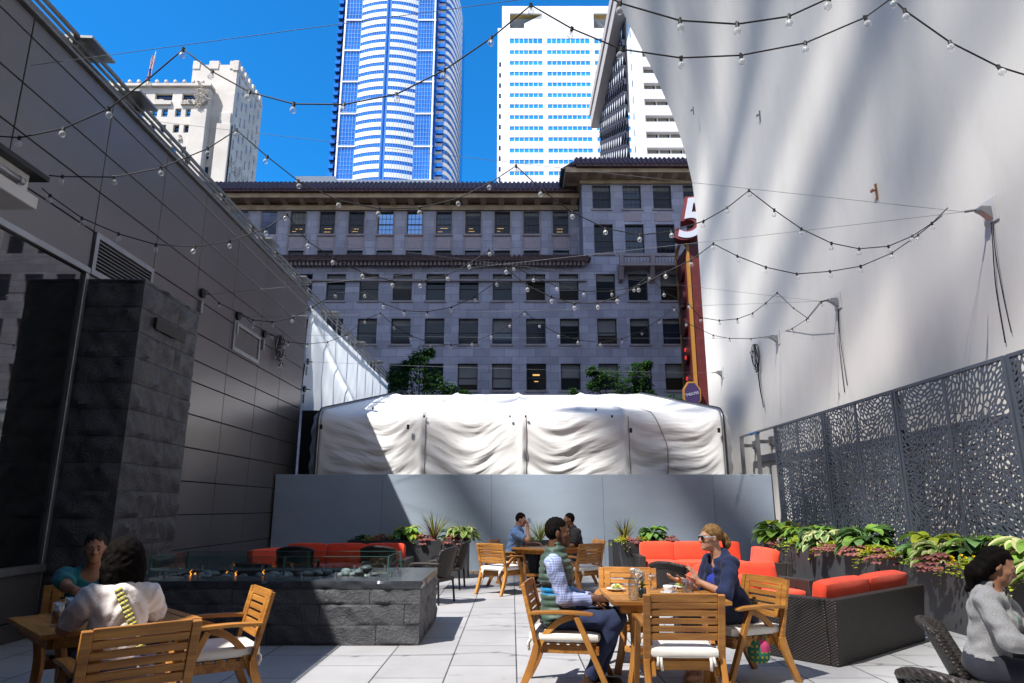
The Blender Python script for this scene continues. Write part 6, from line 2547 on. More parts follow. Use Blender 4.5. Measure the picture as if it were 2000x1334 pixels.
class Body:
    def __init__(s, base, face, size=1., lean=0., head=None, seat=.43, fem=False, wr=None, hint=None, feet=None, knees=None, shrug=0., width=1.):
        F = Vector((*face, 0)).normalized()
        Rt = Vector((F.y, -F.x, 0))
        U = Vector((0, 0, 1))
        s.F, s.R, s.U, s.size, s.fem, s.w = F, Rt, U, size, fem, width
        s.base = Vector((base[0], base[1], 0))
        P0 = s.base + U * (seat + .085)
        th = R(lean)
        D = F * math.sin(th) + U * math.cos(th)          # spine
        N = F * math.cos(th) - U * math.sin(th)          # chest forward
        s.P0, s.D, s.N = P0, D, N
        z = size
        s.neck = P0 + D * .505 * z
        s.sh = [P0 + D * (.445 + shrug) * z + Rt * sg * (.165 if fem else .185) * z * width for sg in (-1, 1)]
        hd = Vector(head or face + (0,)).normalized()
        s.hy = hd
        hx = hd.cross(U).normalized()
        s.hx, s.hz = hx, hx.cross(hd).normalized()
        nd = (D * .8 + U * .3 + F * .12).normalized()
        s.hc = s.neck + nd * .165 * z + hd * .02
        s.hs = size * .98
        s.wr, s.el = [], []
        for i, sg in enumerate((-1, 1)):
            h = (hint or [None, None])[i] or (Rt * sg * .5 - U * .6 - F * .6)
            e, w = ik(s.sh[i], Vector(wr[i]), h, .285 * z, .255 * z)
            s.el.append(e)
            s.wr.append(w)
        k = knees or [(-.10, .43, .02), (.10, .43, .02)]
        s.hip = [P0 + Rt * sg * .085 * z - U * .005 for sg in (-1, 1)]
        s.kn = [P0 + Rt * a[0] + F * a[1] * z + U * a[2] for a in k]
        f = feet or [(-.10, .40), (.10, .40)]
        s.an = [s.base + Rt * a[0] + F * a[1] + U * .085 for a in f]
        s.B = np.array([[Rt[i], N[i], D[i]] for i in range(3)])
        s.Hm = np.array([[s.hx[i], s.hy[i], s.hz[i]] for i in range(3)])
    def H(s, x, y, z):
        return s.hc + (s.hx * x + s.hy * y + s.hz * z) * s.hs
    def T(s, x, y, z):                # along the torso
        return s.P0 + (s.R * x + s.N * y + s.D * z) * s.size
    def torso(s, e=0., lo=True):
        z, w = s.size, s.w
        L = []
        if s.fem:
            L += [('e', s.T(0, -.005, .36), ((.140 * w) * z + e, .098 * w * z + e, .165 * z + e), s.B), ('e', s.T(0, -.01, .18), (.118 * w * z + e, .092 * w * z + e, .15 * z + e), s.B),
                  ('e', s.T(-.066, .082, .30), (.068 * z + e, .055 * z + e, .066 * z + e), s.B), ('e', s.T(.066, .082, .30), (.068 * z + e, .055 * z + e, .066 * z + e), s.B), ('c', s.T(-.05, .075, .31), s.T(.05, .075, .31), .052 * z + e, .052 * z + e)]
        else:
            L += [('e', s.T(0, 0, .34), (.165 * w * z + e, .115 * w * z + e, .18 * z + e), s.B), ('e', s.T(0, .0, .16), (.140 * w * z + e, .112 * w * z + e, .16 * z + e), s.B)]
        if lo:
            L += [('e', s.T(0, -.01, .02), (.160 * w * z + e, .125 * z + e, .12 * z + e), s.B)]
        L += [('c', s.sh[0].lerp(s.sh[1], .10), s.sh[0].lerp(s.sh[1], .90), .052 * z + e, .052 * z + e), ('c', s.T(0, -.01, .46), s.neck + s.D * .02, .085 * z + e, .055 * z + e)]
        return L
    def arm(s, i, e=0., upto=1., fore=0., flat=True):
        z = s.size
        k = .9 if s.fem else 1.
        L = []
        if upto >= 1:
            L.append(('c', s.sh[i], s.el[i], .056 * z * k + e, .042 * z * k + e))
            if fore > 0:
                b = s.el[i].lerp(s.wr[i], fore)
                L.append(('f' if flat else 'c', s.el[i], b, .042 * z * k + e, (.042 + (.028 - .042) * fore) * z * k + e * 1.0))
        else:
            b = s.sh[i].lerp(s.el[i], upto)
            L.append(('f', s.sh[i], b, .056 * z * k + e, (.056 + (.042 - .056) * upto) * z * k + e))
        return L
    def leg(s, i, e=0., upto=1.):
        z = s.size
        L = [('c', s.hip[i], s.kn[i], .088 * z + e, .062 * z + e)]
        b = s.kn[i].lerp(s.an[i], upto)
        L.append(('f', s.kn[i], b, .060 * z + e, (.060 - .018 * upto) * z + e))
        return L
    def head(s):
        h = s.hs
        E = lambda c, r, k=.014: ('e', s.H(*c), tuple(x * h for x in r), s.Hm, k)
        C = lambda a, b, ra, rb, k=.012: ('c', s.H(*a), s.H(*b), ra * h, rb * h, k)
        f = .93 if s.fem else 1.
        L = [E((0, -.014, .036), (.074, .093, .082), .02), E((0, .034, -.028), (.058, .056, .082), .03), E((0, .044, -.070), (.046 * f, .040, .036), .025),
             C((-.010 * f, .074, -.092), (.010 * f, .074, -.092), .018 * f, .018 * f, .02),
             C((0, .086, .014), (0, .106, -.024), .0085, .0135, .012), E((-.012, .094, -.030), (.009, .010, .008)), E((.012, .094, -.030), (.009, .010, .008)),
             C((-.036, .078, .024), (.036, .078, .024), .012, .012, .016), E((-.040, .058, -.018), (.022, .022, .02), .02), E((.040, .058, -.018), (.022, .022, .02), .02),
             E((0, .086, -.052), (.022, .012, .0065), .008), E((0, .084, -.064), (.019, .012, .007), .008),
             E((-.076, -.008, -.004), (.010, .019, .031), .008), E((.076, -.008, -.004), (.010, .019, .031), .008)]
        r = .050 if s.fem else .060
        L.append(('c', s.H(0, -.022, -.06), s.neck - s.D * .01, r * h, (r + .006) * s.size, .03))
        cuts = [('e', s.H(-.031, .098, .006), (.014 * h, .018 * h, .009 * h), s.Hm), ('e', s.H(.031, .098, .006), (.014 * h, .018 * h, .009 * h), s.Hm)]
        return L, cuts
    def hand(s, i, d, n, curl=.6, spread=.12, k=1.):
        """d: finger direction, n: direction the palm faces; thumb on the inner side"""
        d = unit(d)
        n = Vector(n)
        n = (n - d * n.dot(d)).normalized()
        side = d.cross(n).normalized()
        if i == 1:
            side = -side
        # side now points to the thumb
        w = s.wr[i]
        z = s.size * k * (.92 if s.fem else 1.)
        Rm = np.array([[side[j], d[j], n[j]] for j in range(3)])
        L = [('e', w + d * .052 * z, (.040 * z, .052 * z, .017 * z), Rm, .012), ('c', w - d * .02, w + d * .03 * z, .026 * z, .028 * z, .02)]
        for q, (off, ln) in enumerate(((.028, .072), (.009, .080), (-.010, .075), (-.028, .060))):
            b = w + d * (.092 - abs(off) * .25) * z + side * off * z
            dd = (d + side * off * spread * 10).normalized()
            c_ = curl[q] if isinstance(curl, (list, tuple)) else curl
            for seg, (fr, rr) in enumerate(((.45, .0098), (.31, .0088), (.24, .0080))):
                ang = c_ * (.7, 1.0, .8)[seg]
                dd = (dd * math.cos(ang) + n * math.sin(ang)).normalized()
                e = b + dd * ln * fr * z
                L.append(('c', b, e, rr * z, (rr - .001) * z, .004))
                b = e
        b = w + d * .022 * z + side * .030 * z
        dd = (d * .62 + side * .72 + n * .25).normalized()
        for fr, rr in ((.040, .0125), (.034, .0105), (.024, .009)):
            e = b + dd * fr * z
            L.append(('c', b, e, rr * z, (rr - .001) * z, .006))
            b = e
            dd = (dd + d * .28 + n * .18).normalized()
        return L
def place(o, mb, base):
    pass
def bodyobj(name, mb, mats, B, parent=None, idx=None):
    V = np.array(mb.v) - np.array([B.base.x, B.base.y, 0])
    m2 = MB()
    m2.v, m2.f, m2.m = V.tolist(), mb.f, (idx if idx is not None else mb.m)
    o = obj(name, m2, mats, parent, smooth=True)
    if not parent:
        o.location = (B.base.x, B.base.y, 0)
    return o
def folds(B, amp=.004, seed=0):
    c = seed * 1.3
    def w(X, Y, Z):
        return (amp * (np.sin(X * 41 + 3 * np.sin(Z * 23 + c) + c) * .6 + np.sin(Z * 57 + 4 * np.sin(X * 19 + Y * 23 + c)) * .7 + np.sin(Y * 47 + Z * 31 + c) * .5)).astype(np.float32)
    return w
def below(B, t):           # removes everything lower than torso height t
    P, D = B.T(0, 0, t), B.D
    return lambda X, Y, Z: (P.x - X) * D.x + (P.y - Y) * D.y + (P.z - Z) * D.z
def above(B, t):
    P, D = B.T(0, 0, t), (B.D * .92 + B.N * -.25).normalized()
    return lambda X, Y, Z: (X - P.x) * D.x + (Y - P.y) * D.y + (Z - P.z) * D.z
def person(label, B, sk, hands, h=.007, lip='lip', brow=None, eyes=True):
    L, cuts = B.head()
    L += B.torso(-.004)
    for i in (0, 1):
        L += B.arm(i, 0, 1., 1., False)
    for hh in hands:
        L += hh
    mb = sdf_mesh(L, h, .03, cuts=cuts)
    o = bodyobj('person', mb, SK[sk], B)
    tag(o, label, 'person')
    if eyes:
        for sx in (-.031, .031):
            mb = MB()
            def sp(u, v, r=.0125 * B.hs):
                th, ph = u * 2 * math.pi, (v - .5) * math.pi
                return B.H(sx, .079, .006) + (B.hx * math.cos(ph) * math.cos(th) + B.hz * math.cos(ph) * math.sin(th) + B.hy * math.sin(ph)) * r
            mb.grid(sp, 12, 10)
            idx = [1 if f // 12 >= 8 else 0 for f in range(120)]
            bodyobj('eye', mb, [M['eyewhite'], M['iris']], B, o, idx)
        if brow:
            for sg in (-1, 1):
                m2 = sdf_mesh([('c', B.H(sg * .018, .092, .029), B.H(sg * .045, .078, .031), .0050, .0035)], .004, .01)
                bodyobj('eyebrow', m2, brow, B, o)
        h_ = B.hs
        m2 = sdf_mesh([('e', B.H(0, .0885, -.052), (.020 * h_, .011 * h_, .0052 * h_), B.Hm, .003), ('e', B.H(0, .0865, -.0625), (.018 * h_, .011 * h_, .006 * h_), B.Hm, .003)], .0045, .004)
        bodyobj('lips', m2, M[lip], B, o)
    return o
def cloth(name, prims, mat, B, par, h=.010, k=.03, clip=None, warp=None, cuts=None, matfn=None):
    mb = sdf_mesh(prims, h, k, clip=clip, warp=warp, cuts=cuts)
    idx = None
    if matfn:
        idx = [matfn(c) for c in mb.V[mb.F].mean(1)]
    return bodyobj(name, mb, mat, B, par, idx)
def short_hair(B, par, mat, e=.010, slope=.76, off=0.0, extra=None, h=.007):
    hs = B.hs
    P = [('e', B.H(0, -.024, .047), (.0775 * hs, (.090 + e * .5) * hs, (.079 + e * .8) * hs), B.Hm), ('e', B.H(0, -.042, .012), ((.0755 + e * .5) * hs, (.066 + e * .6) * hs, .072 * hs), B.Hm)] + (extra or [])
    def clip(X, Y, Z):
        dx, dy, dz = X - B.hc.x, Y - B.hc.y, Z - B.hc.z
        yl = (dx * B.hy.x + dy * B.hy.y + dz * B.hy.z) / hs
        zl = (dx * B.hz.x + dy * B.hz.y + dz * B.hz.z) / hs
        return (slope * (yl - .02) - zl + off - .035) * .8
    def wp(X, Y, Z):
        return (.0018 * (np.sin(X * 190 + Z * 90) + np.sin(Y * 210 + Z * 70))).astype(np.float32)
    return bodyobj('hair', sdf_mesh(P, h, .02, clip=[clip], warp=wp), mat, B, par)
def shoes(B, par, mat, sole=None, heel=0.):
    for i in (0, 1):
        a = B.an[i]
        F = B.F
        toe = a + F * .15 - B.U * (.045 + 0)
        P = [('c', a - F * .035 - B.U * .04, toe, .040, .034), ('c', a + B.U * .02, a - B.U * .03, .042, .045), ('e', toe - F * .05 - B.U * .004, (.045, .085, .036), np.array([[B.R[j], F[j], B.U[j]] for j in range(3)]))]
        z0 = a.z - .078
        cloth('shoe', P, mat, B, par, .009, .02, clip=[lambda X, Y, Z: z0 - Z])
# ---- man in a quilted vest
B1 = Body((.385, 5.93), (.985, -.17), 1.0, -3, (1., -.08, -.03), wr=[(.665, 5.965, .672), (.655, 5.845, .665)], hint=[Vector((-.6, .6, -.5)), Vector((-.55, -.25, -.75))],
          feet=[(-.09, .30), (.10, .23)], knees=[(-.10, .47, .02), (.11, .46, .015)])
p1 = person('man in a green quilted vest and blue checked shirt sitting with folded hands', B1, 'dark',
            [B1.hand(0, (.9, -.45, -.15), (.0, -.5, -.85), .55), B1.hand(1, (.93, .35, .1), (.0, .75, -.65), [.5, .6, .7, .8])], .006, 'lipd', HR['black'])
def _ging(T, c, h):
    s = sepxyz(T, T['tc'].outputs['Object'])
    a = math_node(T, 'GREATER_THAN', math_node(T, 'SINE', math_node(T, 'MULTIPLY', math_node(T, 'ADD', s[0], s[1]), 330)), .0)
    b = math_node(T, 'GREATER_THAN', math_node(T, 'SINE', math_node(T, 'MULTIPLY', s[2], 330)), .0)
    f = math_node(T, 'MULTIPLY', math_node(T, 'ADD', a, b), .5)
    return T['mix'](f, c, (.17, .235, .56)), h
cloth('shirt', B1.torso(.012) + B1.arm(0, .014, 1, .9) + B1.arm(1, .014, 1, .9), fabric('blue_gingham', (.50, .56, .76), .05, extra=_ging), B1, p1, .009,
      clip=[above(B1, .56)], warp=folds(B1, .0035, 1))
qm = [fabric('green_quilt', (.045, .085, .062), .25, rough=.5), fabric('black_quilt', (.012, .013, .016), .2, rough=.5), fabric('blue_quilt', (.01, .24, .55), .15, rough=.5)]
def qwarp(X, Y, Z):
    t = (X - B1.P0.x) * B1.D.x + (Y - B1.P0.y) * B1.D.y + (Z - B1.P0.z) * B1.D.z
    return (.011 * np.abs(np.sin(t * math.pi / .052)) - .004 + .002 * np.sin(X * 70 + Y * 60)).astype(np.float32)
def qmat(c):
    t = (Vector(c) - B1.P0).dot(B1.D)
    return 2 if .200 < t < .252 else 1 if .252 <= t < .30 else 0
cloth('vest', B1.torso(.024) + [('c', B1.neck - B1.D * .01, B1.neck + B1.D * .035 + B1.N * .01, .078, .076)], qm, B1, p1, .008,
      clip=[above(B1, .60), below(B1, -.02)], warp=qwarp, cuts=[('c', B1.neck + B1.D * .03, B1.neck + B1.D * .2, .066, .07)] + [('c', B1.sh[i] + B1.R * (i * 2 - 1) * .005 - B1.D * .06, B1.sh[i] + B1.R * (i * 2 - 1) * .12 - B1.D * .08, .078, .09) for i in (0, 1)], matfn=qmat)
jeans = fabric('navy_trousers', (.018, .03, .085), .25)
cloth('trousers', [('e', B1.T(0, -.01, .02), (.168, .132, .125), B1.B)] + B1.leg(0, .008, .95) + B1.leg(1, .008, .95), jeans, B1, p1, .010, clip=[above(B1, .12)], warp=folds(B1, .004, 2))
short_hair(B1, p1, HR['black'], .013, .62, -.004)
shoes(B1, p1, mk('brown_leather', (.035, .018, .012), .35))
# napkin on his lap
def nap(u, v):
    p = B1.P0 + B1.F * (.20 + .30 * u) + B1.R * (.22 * (v - .45)) + B1.U * (.088 - .03 * u - .10 * max(0, v - .72) * 2 + .008 * math.sin(u * 14 + v * 9))
    return p
mb = MB()
mb.grid(nap, 16, 14)
o = obj('napkin', mb, fabric('black_napkin', (.012, .014, .022), .2), smooth=True)
sm = o.modifiers.new('solid', 'SOLIDIFY')
sm.thickness = .006
tag(o, 'dark napkin draped over the lap of the vested man', 'napkin')

# ---- woman in navy
B2 = Body((1.885, 6.20), (-.95, -.31), .955, 13, (-1, -.10, .0), fem=True, wr=[(1.535, 5.985, .80), (1.475, 6.24, .775)],
          hint=[Vector((.3, -.5, -.8)), Vector((.3, .4, -.8))], feet=[(-.08, .40), (.10, .28)])
p2 = person('woman in a navy cardigan with sunglasses and a blonde ponytail, talking with raised hands', B2, 'fair',
            [B2.hand(0, (-.35, .05, .9), (-.75, .55, .2), [.25, .15, .3, .5], .2), B2.hand(1, (-.95, -.12, .22), (.0, .1, 1.), .35)], .006, 'lip', None)
navy = fabric('navy_knit', (.012, .022, .075), .25, bump=.4, bs=140)
cloth('cardigan', B2.torso(.016) + B2.arm(0, .022, 1, .30) + B2.arm(1, .022, 1, .30) + [('c', B2.T(-.05, .10, .42), B2.T(-.03, -.055, .53), .032, .04), ('c', B2.T(.05, .10, .42), B2.T(.03, -.055, .53), .032, .04),
      ('c', B2.T(-.04, -.03, .1), B2.T(0, -.06, -.05), .12, .15)], navy, B2, p2, .009,
      clip=[above(B2, .585)], warp=folds(B2, .005, 3), cuts=[('c', B2.T(0, .14, .54), B2.T(0, .20, .20), .075, .060), ('c', B2.neck + B2.N * .03, B2.neck + B2.D * .2 + B2.N * .05, .06, .07)])
cloth('top', B2.torso(.004), fabric('cobalt_top', (.02, .05, .45), .1), B2, p2, .010, clip=[above(B2, .40)])
cloth('trousers', [('e', B2.T(0, -.01, .02), (.165, .135, .125), B2.B)] + B2.leg(0, .004, .88) + B2.leg(1, .004, .88), fabric('dark_trousers', (.015, .022, .06), .2), B2, p2, .011, clip=[above(B2, .12)], warp=folds(B2, .003, 4))
hs = B2.hs
def ponyclip(X, Y, Z):
    dx, dy, dz = X - B2.hc.x, Y - B2.hc.y, Z - B2.hc.z
    yl = (dx * B2.hy.x + dy * B2.hy.y + dz * B2.hy.z) / hs
    zl = (dx * B2.hz.x + dy * B2.hz.y + dz * B2.hz.z) / hs
    return np.where(yl > -.07, (.60 * yl - zl + .012) * .8, -1).astype(np.float32)
cloth('hair', [('e', B2.H(0, -.018, .040), (.083 * hs, .098 * hs, .088 * hs), B2.Hm), ('c', B2.H(0, -.095, .02), B2.H(0, -.125, .01), .028, .03), ('c', B2.H(0, -.125, .01), B2.H(0, -.150, -.05), .034, .036), ('c', B2.H(0, -.150, -.05), B2.H(0, -.135, -.115), .036, .014)],
      HR['blonde'], B2, p2, .007, .012, clip=[ponyclip], warp=lambda X, Y, Z: (.002 * (np.sin(X * 170 + Y * 80) + np.sin(Y * 190 + Z * 120))).astype(np.float32))
mb = MB()
mb.tube([B2.H(.022 * math.cos(a), -.104, .018 + .028 * math.sin(a)) for a in np.linspace(0, 6.28, 12, endpoint=False)], .006, 6, closed=True)
bodyobj('hair_tie', mb, mk('blue_tie', (.05, .2, .45), .6), B2, p2)
lens = mk('dark_lens', (.012, .014, .02), .08, spec=.8)
blf = mk('pale_blue_frame', (.25, .50, .65), .3)
mb = MB()
for sg in (-1, 1):
    mb.grid(lambda u, v: B2.H(sg * .033 + .024 * (2 * u - 1), .103 - .010 * (2 * u - 1) ** 2 - .006 * abs(sg * .5 + u - .5), .006 + .019 * (2 * v - 1) * (1 - .25 * (2 * u - 1) ** 2)), 8, 8)
g_ = bodyobj('sunglasses', mb, lens, B2, p2)
sm = g_.modifiers.new('solid', 'SOLIDIFY')
sm.thickness = .004
mb = MB()
for sg in (-1, 1):
    mb.tube([B2.H(sg * .058, .092, .014), B2.H(sg * .076, .05, .014), B2.H(sg * .082, .0, .012)], .004, 6)
mb.tube([B2.H(-.06, .095, .022), B2.H(0, .109, .022), B2.H(.06, .095, .022)], .0032, 6)
bodyobj('frame', mb, blf, B2, g_)
# wedge sandals
for i in (0, 1):
    a, F = B2.an[i], B2.F
    P = [('e', a + F * .05 - B2.U * .035, (.036, .10, .03), np.array([[B2.R[j], F[j], B2.U[j]] for j in range(3)])), ('c', a + B2.U * .05, a - B2.U * .02, .034, .036)]
    cloth('foot', P, SK['fair'], B2, p2, .010)
    mb = MB()
    ln = [(-.07, .0, .07), (.15, .0, .025)]
    mb.prism([(-.07, -.038), (.15, -.038), (.15, .038), (-.07, .038)], 0, .05)
    mb.v = [tuple(a + F * x + B2.R * y + B2.U * (-.083 + (z if z < .01 else (.055 - .15 * max(0, x)))) ) for x, y, z in mb.v]
    bodyobj('wedge_sandal', mb, mk('cork_wedge', (.45, .28, .12), .7) if i == 0 else bpy.data.materials['cork_wedge'], B2, p2)

# ---- man in a blue shirt drinking
B3 = Body((.0, 13.08), (.95, -.3), 1.0, 13, (.95, -.25, -.28), wr=[(.42, 13.22, .74), (.285, 12.93, 1.035)], hint=[Vector((-.2, .6, -.6)), Vector((.15, -.5, -.8))])
p3 = person('man in a light blue shirt lifting a glass to his mouth', B3, 'fair', [B3.hand(0, (.9, -.4, 0), (.1, 0, -1), .5), B3.hand(1, (-.05, .2, .95), (-.8, .35, .1), .7)], .009, 'lip', HR['dkbrown'])
def _wash(T, c, h):
    return T['mix'](T['ramp'](T['noise'](22., 3., .6), .5, .75), c, (.42, .52, .68)), h
cloth('shirt', B3.torso(.014) + B3.arm(0, .020, .82) + B3.arm(1, .020, .82), fabric('washed_blue', (.13, .25, .50), .1, extra=_wash), B3, p3, .011, clip=[above(B3, .565)], warp=folds(B3, .005, 5))
dj = fabric('blue_jeans', (.05, .12, .30), .3)
dk = fabric('dark_jeans', (.02, .022, .035), .3)
cloth('trousers', [('e', B3.T(0, -.01, .02), (.168, .132, .125), B3.B)] + B3.leg(0, .008, .95) + B3.leg(1, .008, .95), dk, B3, p3, .014, clip=[above(B3, .12)])
short_hair(B3, p3, HR['dkbrown'], .010, 1.15, .035, h=.009)
shoes(B3, p3, mk('black_shoe', (.012, .012, .013), .4))
gp = B3.wr[1] + Vector((.03, .05, .065))
tumbler('tumbler', 'short clear glass held up by the man in the blue shirt', gp, .10, .028)

# ---- man in black
B4 = Body((1.235, 13.07), (-.95, -.3), 1.0, 15, (-.97, -.2, -.10), wr=[(.83, 12.80, .735), (.80, 13.12, .735)], hint=[Vector((.4, -.5, -.7)), Vector((.2, .6, -.6))])
p4 = person('man in a black polo shirt leaning on the far table, seen from the side', B4, 'brown', [B4.hand(0, (-.9, .3, 0), (0, 0, -1), .5), B4.hand(1, (-.9, -.3, 0), (0, 0, -1), .5)], .009, 'lipd', HR['black'])
cloth('shirt', B4.torso(.014) + B4.arm(0, .020, .85) + B4.arm(1, .020, .85) + [('c', B4.neck - B4.D * .01, B4.neck + B4.D * .03, .074, .07)], fabric('black_polo', (.018, .018, .021), .2), B4, p4, .011, clip=[above(B4, .575)], warp=folds(B4, .005, 6))
cloth('trousers', [('e', B4.T(0, -.01, .02), (.168, .132, .125), B4.B)] + B4.leg(0, .008, .95) + B4.leg(1, .008, .95), dj, B4, p4, .014, clip=[above(B4, .12)])
short_hair(B4, p4, HR['black'], .009, .55, -.004, h=.009)
shoes(B4, p4, bpy.data.materials['black_shoe'])

# ---- woman in a white blouse, from behind
B5 = Body((-2.19, 4.07), (-.62, .78), .89, 8, (-.70, .72, -.02), fem=True, wr=[(-2.58, 4.32, .73), (-2.32, 4.56, .73)], hint=[Vector((-.5, -.45, -.7)), Vector((.5, .4, -.7))], width=1.05, seat=.425)
p5 = person('woman in a white lace sleeved blouse with dark bobbed hair, seen from behind', B5, 'tan', [B5.hand(0, (-.6, .7, 0), (0, 0, -1), .5), B5.hand(1, (-.7, .6, 0), (0, 0, -1), .5)], .007, 'lip', None, eyes=False)
wb = fabric('white_blouse', (.78, .72, .70), .05, bump=.3, bs=35)
lace = fabric('pale_lace', (.74, .64, .60), .25, bump=1., bs=60)
cloth('blouse', B5.torso(.020) + B5.arm(0, .026, .80) + B5.arm(1, .026, .80), [wb, lace], B5, p5, .009, clip=[above(B5, .55)], warp=folds(B5, .006, 7), cuts=[('c', B5.neck, B5.neck + B5.D * .2, .062, .08)],
      matfn=lambda c: 1 if min((Vector(c) - B5.sh[i].lerp(B5.el[i], .62)).length for i in (0, 1)) < .105 else 0)
cloth('trousers', [('e', B5.T(0, -.01, .02), (.175, .14, .125), B5.B)] + B5.leg(0, .008, .95) + B5.leg(1, .008, .95), jeans, B5, p5, .013, clip=[above(B5, .12)])
def curls(X, Y, Z):
    return (.0022 * (np.sin(X * 120 + 3 * np.sin(Z * 48)) + np.sin(Y * 132 + 3 * np.sin(Z * 54 + 1)) + .8 * np.sin(Z * 45 + 3 * np.sin(X * 60)))).astype(np.float32)
def faceclip(Bx, y0):
    def f(X, Y, Z):
        dx, dy, dz = X - Bx.hc.x, Y - Bx.hc.y, Z - Bx.hc.z
        yl = (dx * Bx.hy.x + dy * Bx.hy.y + dz * Bx.hy.z)
        zl = (dx * Bx.hz.x + dy * Bx.hz.y + dz * Bx.hz.z)
        return np.where(zl < .065, yl - y0, -1).astype(np.float32)
    return f
cloth('hair', [('e', B5.H(0, -.02, .045), (.100, .112, .095), B5.Hm), ('e', B5.H(0, -.035, -.05), (.118, .108, .115), B5.Hm), ('e', B5.H(-.06, -.03, -.12), (.06, .075, .06), B5.Hm), ('e', B5.H(.06, -.03, -.12), (.06, .075, .06), B5.Hm)],
      HR['black'], B5, p5, .007, .03, clip=[faceclip(B5, .045)], warp=curls)
def strap_pt(t):
    p = B5.T(.055 - .03 * 0, -.02, .50).lerp(B5.T(-.0, -.1, .3), 0)
    x, z = .07 - .21 * 0 + 0, .5
    return p
mb = MB()
pts_ = []
for k in range(15):
    t = k / 14
    x = -.045 + .17 * t
    z = .49 - .36 * t
    y = -(.098 * 1.12 + .034) * math.sqrt(max(.2, 1 - (x / .2) ** 2)) - .004 + .05 * max(0, (z - .40)) * 6 * .3
    pts_.append((x, y, z))
for k in range(14):
    a, b = pts_[k], pts_[k + 1]
    w = .021
    mb.quad(B5.T(a[0] - w, a[1], a[2] - w * .5), B5.T(b[0] - w, b[1], b[2] - w * .5), B5.T(b[0] + w, b[1], b[2] + w * .5), B5.T(a[0] + w, a[1], a[2] + w * .5))
def _strap(T, c, h):
    s = sepxyz(T, T['tc'].outputs['Object'])
    f = math_node(T, 'GREATER_THAN', math_node(T, 'SINE', math_node(T, 'ADD', math_node(T, 'MULTIPLY', s[2], 330), math_node(T, 'MULTIPLY', math_node(T, 'SINE', math_node(T, 'MULTIPLY', s[0], 260)), 2.))), 0)
    return T['mix'](f, c, (.62, .55, .05)), h
o = bodyobj('bag_strap', mb, mk('woven_strap', (.25, .25, .24), .8, extra=_strap), B5, p5)
sm = o.modifiers.new('solid', 'SOLIDIFY')
sm.thickness = .006
sm.offset = 0

# ---- woman in teal, in the shade
B6 = Body((-3.24, 5.52), (.55, -.82), .92, 10, (.50, -.86, -.06), fem=True, wr=[(-2.66, 5.12, .76), (-2.86, 4.86, .80)], hint=[Vector((.6, .3, -.5)), Vector((-.8, -.4, -.3))], width=1.15, seat=.40)
p6 = person('woman in a teal short sleeved top facing the camera across the shaded table', B6, 'tan', [B6.hand(0, (.5, -.5, 0), (0, 0, -1), .5), B6.hand(1, (.8, .45, .05), (.2, -.3, -1), .6)], .007, 'lip', HR['dkbrown'])
cloth('top', B6.torso(.016) + B6.arm(0, .024, .72) + B6.arm(1, .024, .72), fabric('teal_jersey', (.015, .17, .19), .12), B6, p6, .010, clip=[above(B6, .55)], warp=folds(B6, .004, 8), cuts=[('c', B6.neck + B6.N * .05 - B6.D * .02, B6.neck + B6.D * .2 + B6.N * .06, .075, .08)])
cloth('trousers', [('e', B6.T(0, -.01, .02), (.175, .14, .125), B6.B)] + B6.leg(0, .008, .95) + B6.leg(1, .008, .95), dk, B6, p6, .014, clip=[above(B6, .12)])
short_hair(B6, p6, HR['grey'], .012, .58, .012, extra=[('e', B6.H(0, -.10, .03), (.04, .03, .04), B6.Hm)])

# ---- woman in a grey blazer at the right edge
B7 = Body((2.97, 4.60), (.74, -.67), .93, 9, (.84, -.42, -.42), fem=True, wr=[(3.30, 4.36, .62), (3.12, 4.19, .60)], hint=[Vector((.2, .6, -.7)), Vector((-.35, -.55, -.75))], seat=.345, width=1.05)
p7 = person('dark haired woman in a light grey blazer bending her head at the right edge', B7, 'tan', [B7.hand(0, (.8, -.5, -.1), (0, 0, -1), .6), B7.hand(1, (.9, .35, -.15), (0, .3, -1), .6)], .007, 'lip', HR['black'])
def _tweed(T, c, h):
    return T['mix'](T['ramp'](T['noise'](240., 3., .7), .4, .65), c, (.20, .20, .205)), h
cloth('blazer', B7.torso(.022) + B7.arm(0, .022, 1, .80) + B7.arm(1, .022, 1, .80) + [('c', B7.T(0, -.05, .50), B7.T(0, -.03, .53), .07, .06)], fabric('grey_tweed', (.36, .36, .37), .08, extra=_tweed), B7, p7, .009,
      clip=[above(B7, .57), below(B7, .07)], warp=folds(B7, .006, 9), cuts=[('c', B7.T(0, .16, .56), B7.T(0, .20, .08), .075, .06), ('c', B7.neck + B7.N * .03, B7.neck + B7.D * .2 + B7.N * .05, .058, .07)])
def _dots(T, c, h):
    v = T['t'].nodes.new('ShaderNodeTexVoronoi')
    v.inputs['Scale'].default_value = 55
    v.inputs['Randomness'].default_value = .15
    T['L'](T['tc'].outputs['Object'], v.inputs['Vector'])
    return T['mix'](math_node(T, 'LESS_THAN', v.outputs['Distance'], .27), c, (.03, .06, .05)), h
cloth('blouse', B7.torso(.008), fabric('mint_dotted_blouse', (.22, .52, .36), .05, extra=_dots), B7, p7, .010, clip=[above(B7, .46)])
cloth('trousers', [('e', B7.T(0, -.01, .02), (.175, .14, .125), B7.B)] + B7.leg(0, .008, .95) + B7.leg(1, .008, .95), dk, B7, p7, .014, clip=[above(B7, .12)])
h7 = B7.hs
